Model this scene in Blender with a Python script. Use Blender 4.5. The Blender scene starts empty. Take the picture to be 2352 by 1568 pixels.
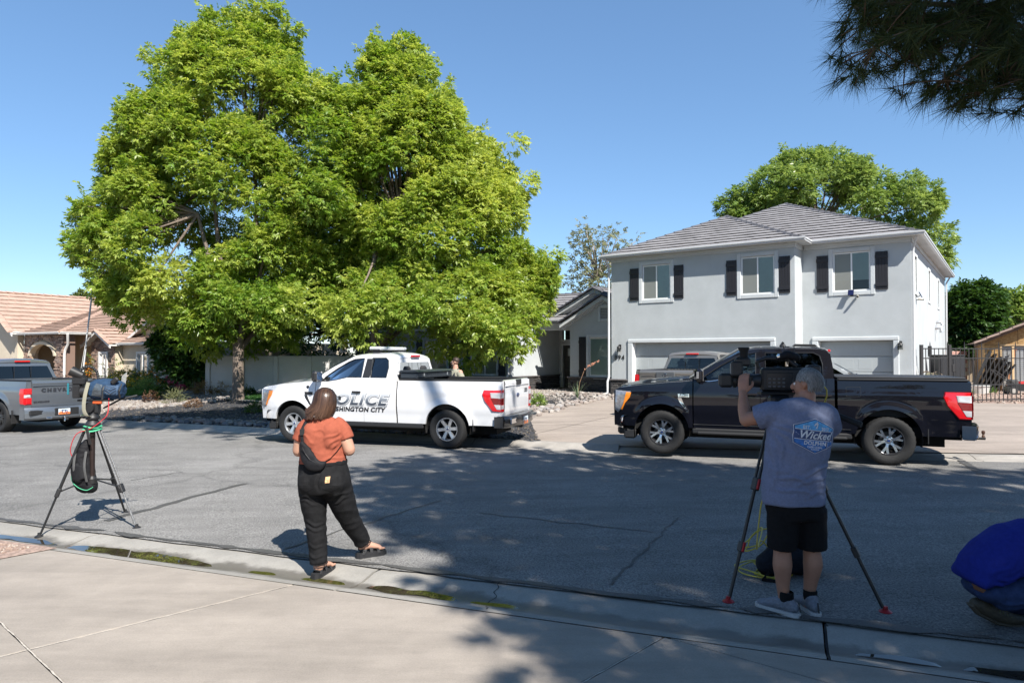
import bpy, math, random
import numpy as np
from mathutils import Vector, Matrix, Quaternion, noise as mnoise
from mathutils.geometry import tessellate_polygon

random.seed(7); RNG = np.random.default_rng(7)
SC = bpy.context.scene
COL = SC.collection
rad = math.radians

# camera
CAM_Z = 1.85
PITCH = math.atan(31/1568)
cd = bpy.data.cameras.new("camera"); cd.lens = 24; cd.sensor_width = 36
cd.clip_start = 0.05; cd.clip_end = 6000
cam = bpy.data.objects.new("camera", cd); COL.objects.link(cam)
cam.location = (0, 0, CAM_Z); cam.rotation_euler = (math.pi/2 + PITCH, 0, 0)
SC.camera = cam

# sky and sun
SUN_EL = rad(46); SUN_H = Vector((0.47, -0.883, 0)).normalized()      # horizontal direction towards the sun
SUN_DIR = SUN_H*math.cos(SUN_EL) + Vector((0, 0, math.sin(SUN_EL)))
w = bpy.data.worlds.new("World"); SC.world = w; w.use_nodes = True
nt = w.node_tree; bg = nt.nodes["Background"]
sky = nt.nodes.new("ShaderNodeTexSky"); sky.sky_type = 'NISHITA'; sky.sun_disc = False
sky.sun_elevation = SUN_EL; sky.sun_rotation = math.atan2(SUN_H.x, SUN_H.y)
sky.altitude = 850; sky.air_density = 1.0; sky.dust_density = 0.0; sky.ozone_density = 8.0
gam = nt.nodes.new("ShaderNodeGamma"); gam.inputs[1].default_value = 0.7          # flatter, hazier dome than the pure model, all round
hsv = nt.nodes.new("ShaderNodeHueSaturation"); hsv.inputs["Saturation"].default_value = 1.12
nt.links.new(sky.outputs[0], gam.inputs[0]); nt.links.new(gam.outputs[0], hsv.inputs["Color"]); nt.links.new(hsv.outputs[0], bg.inputs[0]); bg.inputs[1].default_value = 0.148
sl = bpy.data.lights.new("sun", 'SUN'); sl.energy = 5.0; sl.angle = rad(0.53); sl.color = (1.0, 0.955, 0.88)
sun = bpy.data.objects.new("sun", sl); COL.objects.link(sun)
sun.rotation_euler = (-SUN_DIR).to_track_quat('-Z', 'Y').to_euler(); sun.location = (20, -30, 30)
SC.view_settings.view_transform = 'Standard'; SC.view_settings.look = 'None'
SC.view_settings.exposure = 1.0; SC.view_settings.gamma = 1.0
SC.render.engine = 'CYCLES'
SC.cycles.max_bounces = 8; SC.cycles.transparent_max_bounces = 16; SC.cycles.caustics_reflective = False; SC.cycles.caustics_refractive = False
SC.cycles.use_denoising = True; SC.cycles.sample_clamp_indirect = 4.0

# plan helpers (a pixel of the 2352-wide photo at a depth -> a point)
def at(px, py, Y):
 dx = (px-1176)/1568; dy = (784-py)/1568
 c, s = math.cos(PITCH), math.sin(PITCH)
 k = Y/(c - dy*s)
 return Vector((dx*k, Y, CAM_Z + (s + dy*c)*k))
def sstep(t):
 t = min(1, max(0, t)); return t*t*(3-2*t)
FX = [-80, -11.8, -6.07, 0.04, 1.87, 5.2, 8.6, 60]
FY = [54.6, 20.0, 17.1, 14.05, 13.2, 12.2, 11.5, 1.0]
def yfar(x): return float(np.interp(x, FX, FY))
def ynear(x): return 5.745 - 0.407*x
def zroad(x): return 0.0135*max(-40, min(40, x)) - 0.07
def H(x, y):
 zr = zroad(x); yf = yfar(x); yn = ynear(x)
 if y > yf:
  d = (y-yf)*0.91
  a = sstep((-2-x)/7)
  zt = 0.25 + 0.22*a
  return zr + 0.05*min(d/0.5, 1) + (zt-zr-0.05)*sstep(d/11)
 if y < yn:
  d = (yn-y)*0.926
  if d < 0.36: return zr - 0.05*sstep(d/0.36)
  if d < 0.66: return zr - 0.05 + 0.065*sstep((d-0.36)/0.3)
  return zr + 0.015 + 0.04*(min(d, 12)-0.66)
 t = (y-yn)/max(0.1, (yf-yn))
 return zr + 0.05*4*t*(1-t)*0.6
def gp(px, py):
 """ground point seen at a pixel"""
 dx = (px-1176)/1568; dy = (784-py)/1568
 c, s = math.cos(PITCH), math.sin(PITCH)
 d = Vector((dx, c - dy*s, s + dy*c))
 t = 1.0; last = None
 while t < 120:
  p = Vector((0, 0, CAM_Z)) + d*t
  if p.z <= H(p.x, p.y): break
  t += 0.05
 lo, hi = t-0.05, t
 for _ in range(20):
  m = (lo+hi)/2; p = Vector((0, 0, CAM_Z)) + d*m
  if p.z <= H(p.x, p.y): hi = m
  else: lo = m
 return Vector((p.x, p.y, H(p.x, p.y)))
def onground(x, y, dz=0): return Vector((x, y, H(x, y)+dz))

# materials
MATS = {}
def lin(c):
 """sRGB 0-255 -> linear"""
 return tuple(((v/255)/12.92 if v/255 <= .04045 else ((v/255+.055)/1.055)**2.4) for v in c)
def mat(name, col, rough=.6, metal=0., var=.12, scale=6., bump=0., bscale=80., spec=.5, coat=0., detail=4., col2=None, emit=None, trans=None):
 if name in MATS: return MATS[name]
 m = bpy.data.materials.new(name); m.use_nodes = True; MATS[name] = m
 t = m.node_tree; b = t.nodes["Principled BSDF"]
 b.inputs["Roughness"].default_value = rough; b.inputs["Metallic"].default_value = metal
 b.inputs["Specular IOR Level"].default_value = spec
 b.inputs["Coat Weight"].default_value = coat; b.inputs["Coat Roughness"].default_value = .03
 b.inputs["Base Color"].default_value = (*col, 1)
 tc = None
 if var > 0 or bump > 0:
  tc = t.nodes.new("ShaderNodeTexCoord")
 if var > 0:
  n = t.nodes.new("ShaderNodeTexNoise"); n.inputs["Scale"].default_value = scale; n.inputs["Detail"].default_value = detail; n.inputs["Roughness"].default_value = .65
  t.links.new(tc.outputs["Object"], n.inputs["Vector"])
  r = t.nodes.new("ShaderNodeValToRGB")
  c2 = col2 or tuple(min(1, c*(1+var)) for c in col)
  r.color_ramp.elements[0].color = (*(c*(1-var) for c in col), 1); r.color_ramp.elements[0].position = .3
  r.color_ramp.elements[1].color = (*c2, 1); r.color_ramp.elements[1].position = .7
  t.links.new(n.outputs[0], r.inputs[0]); t.links.new(r.outputs[0], b.inputs["Base Color"])
 if bump > 0:
  n2 = t.nodes.new("ShaderNodeTexNoise"); n2.inputs["Scale"].default_value = bscale; n2.inputs["Detail"].default_value = 3
  t.links.new(tc.outputs["Object"], n2.inputs["Vector"])
  bp = t.nodes.new("ShaderNodeBump"); bp.inputs["Strength"].default_value = bump; bp.inputs["Distance"].default_value = .02
  t.links.new(n2.outputs[0], bp.inputs["Height"]); t.links.new(bp.outputs[0], b.inputs["Normal"])
 if emit:
  b.inputs["Emission Color"].default_value = (*emit[:3], 1); b.inputs["Emission Strength"].default_value = emit[3]
 return m
def glass(name, tint=(.6, .7, .7), refl=.9, rough=.02):
 """a thin pane: tinted see-through with a clear reflection by angle"""
 if name in MATS: return MATS[name]
 m = bpy.data.materials.new(name); m.use_nodes = True; MATS[name] = m
 t = m.node_tree; t.nodes.remove(t.nodes["Principled BSDF"]); out = t.nodes["Material Output"]
 tr = t.nodes.new("ShaderNodeBsdfTransparent"); tr.inputs[0].default_value = (*tint, 1)
 gl = t.nodes.new("ShaderNodeBsdfGlossy"); gl.inputs["Roughness"].default_value = rough; gl.inputs[0].default_value = (refl, refl, refl, 1)
 fr = t.nodes.new("ShaderNodeFresnel"); fr.inputs[0].default_value = 1.6
 mx = t.nodes.new("ShaderNodeMixShader")
 t.links.new(fr.outputs[0], mx.inputs[0]); t.links.new(tr.outputs[0], mx.inputs[1]); t.links.new(gl.outputs[0], mx.inputs[2])
 t.links.new(mx.outputs[0], out.inputs[0])
 return m
def leafmat(name, col, col2, rough=.45, transl=.45, scale=.6):
 if name in MATS: return MATS[name]
 m = bpy.data.materials.new(name); m.use_nodes = True; MATS[name] = m
 t = m.node_tree; b = t.nodes["Principled BSDF"]; out = t.nodes["Material Output"]
 b.inputs["Roughness"].default_value = rough; b.inputs["Specular IOR Level"].default_value = .35
 at_ = t.nodes.new("ShaderNodeAttribute"); at_.attribute_name = "tint"
 r = t.nodes.new("ShaderNodeValToRGB"); r.color_ramp.elements[0].color = (*col, 1); r.color_ramp.elements[1].color = (*col2, 1)
 t.links.new(at_.outputs["Fac"], r.inputs[0]); t.links.new(r.outputs[0], b.inputs["Base Color"])
 tl = t.nodes.new("ShaderNodeBsdfTranslucent")
 hs = t.nodes.new("ShaderNodeHueSaturation"); hs.inputs["Hue"].default_value = .485; hs.inputs["Saturation"].default_value = 1.1; hs.inputs["Value"].default_value = 1.5
 t.links.new(r.outputs[0], hs.inputs["Color"]); t.links.new(hs.outputs[0], tl.inputs[0])
 mx = t.nodes.new("ShaderNodeMixShader"); mx.inputs[0].default_value = transl
 t.links.new(b.outputs[0], mx.inputs[1]); t.links.new(tl.outputs[0], mx.inputs[2]); t.links.new(mx.outputs[0], out.inputs[0])
 return m

# mesh builder
class MB:
 def __init__(s): s.v = []; s.f = []
 def add(s, vs, fs, M=None):
  o = len(s.v)
  if M is not None: vs = [M @ Vector(p) for p in vs]
  s.v += [tuple(p) for p in vs]; s.f += [tuple(i+o for i in f) for f in fs]
  return s
 def box(s, x0, x1, y0, y1, z0, z1, M=None, c=0.):
  if x0 > x1: x0, x1 = x1, x0
  if y0 > y1: y0, y1 = y1, y0
  if z0 > z1: z0, z1 = z1, z0
  if c <= 0:
   vs = [(x, y, z) for z in (z0, z1) for y in (y0, y1) for x in (x0, x1)]
   return s.add(vs, [(0, 2, 3, 1), (4, 5, 7, 6), (0, 1, 5, 4), (2, 6, 7, 3), (0, 4, 6, 2), (1, 3, 7, 5)], M)
  c = min(c, .49*(x1-x0), .49*(y1-y0), .49*(z1-z0))
  vs = []; idx = {}
  for sx in (0, 1):
   for sy in (0, 1):
    for sz in (0, 1):
     X = (x0, x1)[sx]; Y = (y0, y1)[sy]; Z = (z0, z1)[sz]
     ix = X + c*(1-2*sx); iy = Y + c*(1-2*sy); iz = Z + c*(1-2*sz)
     for a, p in enumerate(((X, iy, iz), (ix, Y, iz), (ix, iy, Z))):
      idx[(sx, sy, sz, a)] = len(vs); vs.append(p)
  g = lambda sx, sy, sz, a: idx[(sx, sy, sz, a)]
  fs = []
  for k in (0, 1):
   q = [g(k, 0, 0, 0), g(k, 1, 0, 0), g(k, 1, 1, 0), g(k, 0, 1, 0)]; fs.append(q if k else q[::-1])
   q = [g(0, k, 0, 1), g(0, k, 1, 1), g(1, k, 1, 1), g(1, k, 0, 1)]; fs.append(q if k else q[::-1])
   q = [g(0, 0, k, 2), g(1, 0, k, 2), g(1, 1, k, 2), g(0, 1, k, 2)]; fs.append(q if k else q[::-1])
  for a in (0, 1):
   for b in (0, 1):
    fs += [(g(a, b, 0, 0), g(a, b, 1, 0), g(a, b, 1, 1), g(a, b, 0, 1)), (g(a, 0, b, 0), g(a, 1, b, 0), g(a, 1, b, 2), g(a, 0, b, 2)),
      (g(0, a, b, 1), g(1, a, b, 1), g(1, a, b, 2), g(0, a, b, 2))]
    for d in (0, 1): fs.append((g(a, b, d, 0), g(a, b, d, 1), g(a, b, d, 2)))
  return s.add(vs, fs, M)
 def prism(s, poly, d0, d1, ax='y', M=None):
  """extrude a 2D polygon along an axis: ax y -> poly is (x,z); x -> (y,z); z -> (x,y)"""
  mk = {'y': lambda p, d: (p[0], d, p[1]), 'x': lambda p, d: (d, p[0], p[1]), 'z': lambda p, d: (p[0], p[1], d)}[ax]
  n = len(poly)
  vs = [mk(p, d0) for p in poly] + [mk(p, d1) for p in poly]
  fs = [tuple(range(n))[::-1], tuple(range(n, 2*n))] + [(i, (i+1) % n, n+(i+1) % n, n+i) for i in range(n)]
  return s.add(vs, fs, M)
 def tube(s, pts, r, n=8, cap=True, lat=None, M=None):
  """sweep along pts; r is a number, a list, or a list of (ra, rb); ra lies along lat"""
  pts = [Vector(p) for p in pts]; k = len(pts)
  R = r if isinstance(r, (list, tuple)) else [r]*k
  vs = []; fs = []; up = None
  for i, p in enumerate(pts):
   t = (pts[min(i+1, k-1)] - pts[max(i-1, 0)])
   if t.length < 1e-9: t = Vector((0, 0, 1))
   t.normalize()
   if lat is not None:
    a = Vector(lat); a = a - t*a.dot(t)
    if a.length < 1e-4: a = t.orthogonal()
    a.normalize()
   elif up is None: a = t.orthogonal().normalized()
   else:
    a = up - t*up.dot(t); a = a.normalized() if a.length > 1e-6 else t.orthogonal().normalized()
   up = a; b = t.cross(a)
   ra, rb = R[i] if isinstance(R[i], (tuple, list)) else (R[i], R[i])
   for j in range(n):
    th = 2*math.pi*j/n
    vs.append(p + a*(ra*math.cos(th)) + b*(rb*math.sin(th)))
  for i in range(k-1):
   for j in range(n):
    fs.append((i*n+j, i*n+(j+1) % n, (i+1)*n+(j+1) % n, (i+1)*n+j))
  if cap: fs += [tuple(range(n))[::-1], tuple(range((k-1)*n, k*n))]
  return s.add(vs, fs, M)
 def lathe(s, prof, n=24, M=None, closed=False):
  """profile of (r, z) spun round z"""
  vs = [(r*math.cos(2*math.pi*j/n), r*math.sin(2*math.pi*j/n), z) for r, z in prof for j in range(n)]
  k = len(prof); fs = []
  for i in range(k if closed else k-1):
   i2 = (i+1) % k
   for j in range(n): fs.append((i*n+j, i*n+(j+1) % n, i2*n+(j+1) % n, i2*n+j))
  return s.add(vs, fs, M)
 def ball(s, c, r, n=12, m=8, M=None):
  rx, ry, rz = r if isinstance(r, (tuple, list)) else (r, r, r)
  vs = []; fs = []
  for i in range(m+1):
   th = math.pi*i/m
   for j in range(n):
    a = 2*math.pi*j/n
    vs.append((c[0]+rx*math.sin(th)*math.cos(a), c[1]+ry*math.sin(th)*math.sin(a), c[2]+rz*math.cos(th)))
  for i in range(m):
   for j in range(n): fs.append((i*n+j, (i+1)*n+j, (i+1)*n+(j+1) % n, i*n+(j+1) % n))
  return s.add(vs, fs, M)
 def grid(s, P, closed=False, flip=False):
  """P[i][j] points -> quads"""
  n, m = len(P), len(P[0]); vs = [p for row in P for p in row]; fs = []
  for i in range(n-1):
   for j in range(m if closed else m-1):
    q = (i*m+j, i*m+(j+1) % m, (i+1)*m+(j+1) % m, (i+1)*m+j); fs.append(q[::-1] if flip else q)
  return s.add(vs, fs)
 def holed(s, loops, fn):
  """a 2D polygon with holes -> triangles mapped by fn(u,v)"""
  flat = [p for l in loops for p in l]
  tris = tessellate_polygon([[Vector((a, b, 0)) for a, b in l] for l in loops])
  return s.add([fn(a, b) for a, b in flat], [tuple(t) for t in tris])
 def mesh(s, name="m", weld=False):
  me = bpy.data.meshes.new(name); me.from_pydata(s.v, [], s.f); me.validate(); me.update(); return me
 def build(s, name, m, parent=None, smooth=False, **kw):
  return mk(name, s.mesh(name), m, parent, smooth, **kw)

def shade(me, ang=None):
 me.polygons.foreach_set("use_smooth", [True]*len(me.polygons))
 if ang is not None:
  try: me.set_sharp_from_angle(angle=rad(ang))
  except Exception: pass
def mk(name, me, m=None, parent=None, smooth=False, M=None, label=None, cat=None, group=None, kind=None):
 o = bpy.data.objects.new(name, me); COL.objects.link(o)
 if m is not None and me is not None and len(me.materials) == 0: me.materials.append(m)
 if smooth and me is not None: shade(me, 38 if smooth is True else smooth)
 if M is not None: o.matrix_basis = M
 if parent is not None: o.parent = parent
 tag(o, label, cat, group, kind)
 return o
def tag(o, label=None, cat=None, group=None, kind=None):
 if label: o["label"] = label
 if cat: o["category"] = cat
 if group: o["group"] = group
 if kind: o["kind"] = kind
 return o
def empty(name, loc=(0, 0, 0), rz=0., label=None, cat=None, group=None):
 o = bpy.data.objects.new(name, None); COL.objects.link(o); o.empty_display_size = .1
 o.location = loc; o.rotation_euler = (0, 0, rz)
 return tag(o, label, cat, group)
def copy_tree(o, parent=None):
 c = o.copy(); COL.objects.link(c); c.parent = parent
 for ch in list(o.children): copy_tree(ch, c)
 return c
def recalc(me):
 import bmesh
 b = bmesh.new(); b.from_mesh(me); bmesh.ops.remove_doubles(b, verts=b.verts, dist=1e-5); bmesh.ops.recalc_face_normals(b, faces=b.faces); b.to_mesh(me); b.free(); return me
def remesh(me, voxel, smooth=4, wr=0., wscale=8., seed=0., fac=.5):
 """join closed pieces into one continuous skin"""
 o = bpy.data.objects.new("tmp", me); COL.objects.link(o)
 r = o.modifiers.new("r", 'REMESH'); r.mode = 'VOXEL'; r.voxel_size = voxel
 if smooth:
  sm = o.modifiers.new("s", 'SMOOTH'); sm.iterations = smooth; sm.factor = fac
 dg = bpy.context.evaluated_depsgraph_get(); dg.update()
 out = bpy.data.meshes.new_from_object(o.evaluated_get(dg))
 bpy.data.objects.remove(o)
 if wr:
  n = len(out.vertices); co = np.empty(n*3); out.vertices.foreach_get("co", co); co = co.reshape(-1, 3)
  no = np.empty(n*3); out.vertices.foreach_get("normal", no); no = no.reshape(-1, 3)
  d = np.array([1-2*abs(mnoise.noise(Vector((p[0]*wscale*.8+seed, p[1]*wscale*.8, p[2]*wscale*1.5)))) for p in co])
  out.vertices.foreach_set("co", (co + no*(d*wr)[:, None]).ravel())
 shade(out); out.update()
 return out
def text_mesh(body, size=1., shear=0., bold=0., extrude=.001, spacing=1., align='CENTER', name="text", wide=1.):
 c = bpy.data.curves.new(name, 'FONT'); c.body = body; c.size = size; c.shear = shear; c.offset = bold; c.extrude = extrude
 c.align_x = align; c.align_y = 'CENTER'; c.space_character = spacing; c.resolution_u = 3
 o = bpy.data.objects.new("t", c); COL.objects.link(o)
 dg = bpy.context.evaluated_depsgraph_get(); dg.update()
 me = bpy.data.meshes.new_from_object(o.evaluated_get(dg)); bpy.data.objects.remove(o)
 if wide != 1:
  for v in me.vertices: v.co.x *= wide
 me.name = name
 return me
def map_mesh(me, fn):
 for v in me.vertices: v.co = fn(v.co)
 me.update(); return me
def spline(pts, k=4, vals=None):
 """Catmull-Rom through pts (and values carried along)"""
 P = [Vector(p) for p in pts]; n = len(P); out = []; vo = []
 for i in range(n-1):
  p0, p1, p2, p3 = P[max(0, i-1)], P[i], P[i+1], P[min(n-1, i+2)]
  for j in range(k):
   t = j/k; out.append(.5*((2*p1)+(p2-p0)*t+(2*p0-5*p1+4*p2-p3)*t*t+(3*p1-p0-3*p2+p3)*t**3))
   if vals is not None:
    a, b = vals[i], vals[i+1]; s_ = t*t*(3-2*t)*.5+t*.5
    vo.append(tuple(x+(y-x)*s_ for x, y in zip(a, b)) if isinstance(a, (tuple, list)) else a+(b-a)*s_)
 out.append(P[-1])
 if vals is not None: vo.append(vals[-1]); return out, vo
 return out
def fast_mesh(name, V, F, tint=None):
 """V (n,3) array, F (m,k) equal-sided faces"""
 me = bpy.data.meshes.new(name); V = np.asarray(V, dtype=np.float32); F = np.asarray(F, dtype=np.int32); k = F.shape[1]
 me.vertices.add(len(V)); me.vertices.foreach_set("co", V.ravel())
 me.loops.add(F.size); me.loops.foreach_set("vertex_index", F.ravel())
 me.polygons.add(len(F)); me.polygons.foreach_set("loop_start", np.arange(0, F.size, k, dtype=np.int32))
 me.polygons.foreach_set("loop_total", np.full(len(F), k, dtype=np.int32))
 if tint is not None:
  a = me.attributes.new("tint", 'FLOAT', 'FACE'); a.data.foreach_set("value", np.asarray(tint, dtype=np.float32))
 me.update(calc_edges=True); return me
# ground materials
def surf(name, base, speck=.35, sscale=120., blotch=.18, bscale=.6, rough=.85, bump=.4, crack=0., crack_scale=.3, wet=None, stain=None):
 if name in MATS: return MATS[name]
 m = bpy.data.materials.new(name); m.use_nodes = True; MATS[name] = m
 t = m.node_tree; b = t.nodes["Principled BSDF"]; N = t.nodes.new; L = t.links.new
 b.inputs["Roughness"].default_value = rough; b.inputs["Specular IOR Level"].default_value = .3
 tc = N("ShaderNodeTexCoord")
 def noise(sc, det=4, rg=.6):
  n = N("ShaderNodeTexNoise"); n.inputs["Scale"].default_value = sc; n.inputs["Detail"].default_value = det; n.inputs["Roughness"].default_value = rg
  L(tc.outputs["Object"], n.inputs["Vector"]); return n.outputs[0]
 def mrange(src, a, b_, c, d):
  n = N("ShaderNodeMapRange"); n.inputs[1].default_value = a; n.inputs[2].default_value = b_; n.inputs[3].default_value = c; n.inputs[4].default_value = d
  L(src, n.inputs[0]); return n.outputs[0]
 def mul(a, b_):
  n = N("ShaderNodeMath"); n.operation = 'MULTIPLY'; L(a, n.inputs[0])
  if isinstance(b_, float): n.inputs[1].default_value = b_
  else: L(b_, n.inputs[1])
  return n.outputs[0]
 fine = noise(sscale, 3, .8)
 v = mul(mrange(fine, .3, .7, 1-speck, 1+speck), mrange(noise(bscale, 5), .3, .7, 1-blotch, 1+blotch))
 v = mul(v, mrange(noise(bscale*9, 4), .3, .7, 1-blotch*.5, 1+blotch*.5))
 if crack > 0:
  nz = N("ShaderNodeTexNoise"); nz.inputs["Scale"].default_value = 1.3; nz.inputs["Detail"].default_value = 6
  L(tc.outputs["Object"], nz.inputs["Vector"])
  mx = N("ShaderNodeMix"); mx.data_type = 'RGBA'; mx.blend_type = 'ADD'; mx.inputs[0].default_value = 1.1
  L(tc.outputs["Object"], mx.inputs[6]); L(nz.outputs["Color"], mx.inputs[7])
  vo = N("ShaderNodeTexVoronoi"); vo.feature = 'DISTANCE_TO_EDGE'; vo.inputs["Scale"].default_value = crack_scale
  L(mx.outputs[2], vo.inputs["Vector"])
  v = mul(v, mrange(vo.outputs["Distance"], .0, .012, 1-crack, 1.0))
 if stain:   # drip, tyre and dust streaks
  mp = N("ShaderNodeMapping"); mp.inputs["Scale"].default_value = (.25, 1.6, 1); mp.inputs["Rotation"].default_value = (0, 0, .39)
  L(tc.outputs["Object"], mp.inputs[0])
  ns = N("ShaderNodeTexNoise"); ns.inputs["Scale"].default_value = 1.4; ns.inputs["Detail"].default_value = 7; ns.inputs["Roughness"].default_value = .7
  L(mp.outputs[0], ns.inputs["Vector"])
  v = mul(v, mrange(ns.outputs[0], .42, .68, 1.06, 1-stain))
 cm = N("ShaderNodeMix"); cm.data_type = 'RGBA'; cm.blend_type = 'MULTIPLY'; cm.inputs[0].default_value = 1
 cm.inputs[6].default_value = (*base, 1); L(v, cm.inputs[7])
 col = cm.outputs[2]
 if wet is not None:   # damp, dirt-stained band along the flow line (own shape: attribute across the pan + noise)
  a = N("ShaderNodeAttribute"); a.attribute_name = "across"
  ad = N("ShaderNodeMath"); ad.operation = 'ADD'; L(a.outputs["Fac"], ad.inputs[0])
  L(mrange(noise(1.2, 6, .7), .3, .7, -.16, .16), ad.inputs[1])
  rp = N("ShaderNodeValToRGB"); e = rp.color_ramp.elements
  e[0].position = .34; e[0].color = (0, 0, 0, 1); e[1].position = .80; e[1].color = (0, 0, 0, 1)
  for p, c in ((.44, .9), (.62, 1.), (.70, .6)):
   q = rp.color_ramp.elements.new(p); q.color = (c, c, c, 1)
  L(ad.outputs[0], rp.inputs[0])
  dm = N("ShaderNodeMix"); dm.data_type = 'RGBA'; dm.blend_type = 'MIX'
  L(mul(rp.outputs[0], .8), dm.inputs[0]); L(col, dm.inputs[6]); dm.inputs[7].default_value = (*wet, 1)
  col = dm.outputs[2]
  L(mrange(rp.outputs[0], 0, 1, rough, .45), b.inputs["Roughness"])
 L(col, b.inputs["Base Color"])
 bp = N("ShaderNodeBump"); bp.inputs["Strength"].default_value = bump; bp.inputs["Distance"].default_value = .01
 L(fine, bp.inputs["Height"]); L(bp.outputs[0], b.inputs["Normal"])
 return m
M_ASPH = surf("asphalt", (.182, .176, .168), speck=.75, sscale=60, blotch=.18, bscale=.30, crack=.22, crack_scale=.13, bump=.8, stain=.2)
M_TAR = surf("tar seal", (.075, .073, .07), speck=.35, sscale=60, rough=.6)
M_CONC = surf("pink concrete", (.285, .250, .215), speck=.12, sscale=90, blotch=.12, bscale=.5, bump=.15, stain=.16)
M_GUT = surf("gutter concrete", (.275, .26, .235), speck=.14, sscale=80, blotch=.16, bscale=.7, bump=.2, wet=(.085, .075, .062))
M_KERB = surf("kerb concrete", (.285, .265, .24), speck=.14, sscale=80, blotch=.16, bscale=.7, bump=.2, stain=.2)
M_FDRV = surf("driveway concrete", (.285, .240, .205), speck=.16, sscale=40, blotch=.1, bscale=.4, bump=.2, stain=.2)
M_SOIL = surf("dry soil", (.22, .175, .135), speck=.4, sscale=20, blotch=.2, bscale=.2)
M_BLK = surf("black gravel", (.042, .042, .046), speck=.75, sscale=22, blotch=.15, bscale=.5, bump=1.)
M_PALE = surf("pale gravel", (.27, .235, .205), speck=.5, sscale=16, blotch=.15, bscale=.5, bump=1.)
M_PINKG = surf("pink gravel", (.30, .215, .175), speck=.5, sscale=18, blotch=.15, bscale=.5, bump=1.)
M_TURF = surf("artificial turf", (.030, .085, .018), speck=.4, sscale=60, blotch=.15, bscale=1.2, bump=.8)
M_LAWN = surf("lawn soil", (.06, .12, .03), speck=.4, sscale=40, blotch=.2, bscale=.8, bump=.8)

# the terrain sheet, out to the horizon
def axis(lo, hi, a, b, st):
 l = [lo, lo*.4, lo*.15] if lo < a*3 else [lo]
 return l + list(np.arange(a, b+1e-6, st)) + ([hi*.15, hi*.4, hi] if hi > b*3 else [hi])
xs = axis(-2500, 2500, -60, 60, .75); ys = axis(-2500, 4000, -14, 75, .75)
XY = np.array([(x, y, (H(x, y) if abs(x) < 61 and -15 < y < 76 else H(max(-60, min(60, x)), max(-14, min(75, y))))-.15) for y in ys for x in xs])
nx = len(xs); F = [(j*nx+i, j*nx+i+1, (j+1)*nx+i+1, (j+1)*nx+i) for j in range(len(ys)-1) for i in range(nx-1)]
o = mk("ground", fast_mesh("ground", XY, F), M_SOIL, kind="structure")

def sheet(name, poly, m, dz, kind="structure", step=.6, parent=None, hf=H, jag=0., seed=1):
 """a laid surface: polygon filled with a grid that follows the ground"""
 rnd = random.Random(seed)
 xs_ = [p[0] for p in poly]; ys_ = [p[1] for p in poly]
 import bmesh
 b = bmesh.new()
 pts = []
 for i, p in enumerate(poly):          # resample the outline
  q = poly[(i+1) % len(poly)]; L_ = math.hypot(q[0]-p[0], q[1]-p[1]); n = max(1, int(L_/step))
  for k in range(n):
   t = k/n; x = p[0]+(q[0]-p[0])*t; y = p[1]+(q[1]-p[1])*t
   if jag: x += rnd.uniform(-jag, jag); y += rnd.uniform(-jag, jag)
   pts.append((x, y))
 f = b.faces.new([b.verts.new((x, y, 0)) for x, y in pts])
 bmesh.ops.triangulate(b, faces=[f])
 for ax_, lo, hi in ((0, min(xs_), max(xs_)), (1, min(ys_), max(ys_))):
  for v in np.arange(lo+step*.5, hi, step):
   co = (v, 0, 0) if ax_ == 0 else (0, v, 0); no = (1, 0, 0) if ax_ == 0 else (0, 1, 0)
   bmesh.ops.bisect_plane(b, geom=b.verts[:]+b.edges[:]+b.faces[:], plane_co=co, plane_no=no)
 for v in b.verts: v.co.z = hf(v.co.x, v.co.y)+dz
 bmesh.ops.recalc_face_normals(b, faces=b.faces[:])
 me = bpy.data.meshes.new(name); b.to_mesh(me); b.free()
 if len(me.polygons) and me.polygons[0].normal.z < 0: me.flip_normals()
 return mk(name, me, m, parent, smooth=60, kind=kind)

# road
rows = []
rx = list(np.arange(-60, 40.01, .25))
for x in rx:
 jag = .035*mnoise.noise(Vector((x*2.1, 3, 0))) + .02*mnoise.noise(Vector((x*9, 7, 0)))
 y0, y1 = ynear(x)+jag, yfar(x)+.5*jag
 rows.append([(x, y0+(y1-y0)*k/10, H(x, y0+(y1-y0)*min(.999, max(.001, k/10)))+(.012 if 0 < k < 10 else .008)) for k in range(11)])
road = MB().grid(rows, flip=True).build("road", M_ASPH, smooth=60, kind="structure")
# sealed seams and a cut line across the asphalt
def ribbon(pts, wdt, dz, wob=.0, hf=H, wv=.35):
 mb = MB(); P = []
 for i, p in enumerate(pts):
  a = Vector(pts[max(0, i-1)]); c = Vector(pts[min(len(pts)-1, i+1)]); t = (c-a).normalized(); n = Vector((-t.y, t.x))
  w_ = wdt*(1+wv*mnoise.noise(Vector((i*.7, p[0], p[1]))))/2; o_ = n*wob*mnoise.noise(Vector((i*.35+9, p[1], 0)))
  q0 = Vector(p)+o_-n*w_; q1 = Vector(p)+o_+n*w_
  P.append([(q0.x, q0.y, hf(q0.x, q0.y)+dz), (q1.x, q1.y, hf(q1.x, q1.y)+dz)])
 return mb.grid(P)
def seg(p, q, n): return [(p[0]+(q[0]-p[0])*i/n, p[1]+(q[1]-p[1])*i/n) for i in range(n+1)]
for (a, b_, wd) in (((245, 1198), (560, 1112), .10), ((655, 1262), (1010, 1152), .03), ((1400, 1345), (1480, 1265), .025), ((1480, 1265), (1560, 1190), .02),
     ((2205, 1058), (2262, 1092), .12), ((300, 1105), (420, 1085), .02), ((1100, 1180), (1500, 1225), .02)):
 p, q = gp(*a), gp(*b_)
 ribbon(seg((p.x, p.y), (q.x, q.y), 26), wd, .017, wob=.06).build("road_seam", M_TAR, road)
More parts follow.
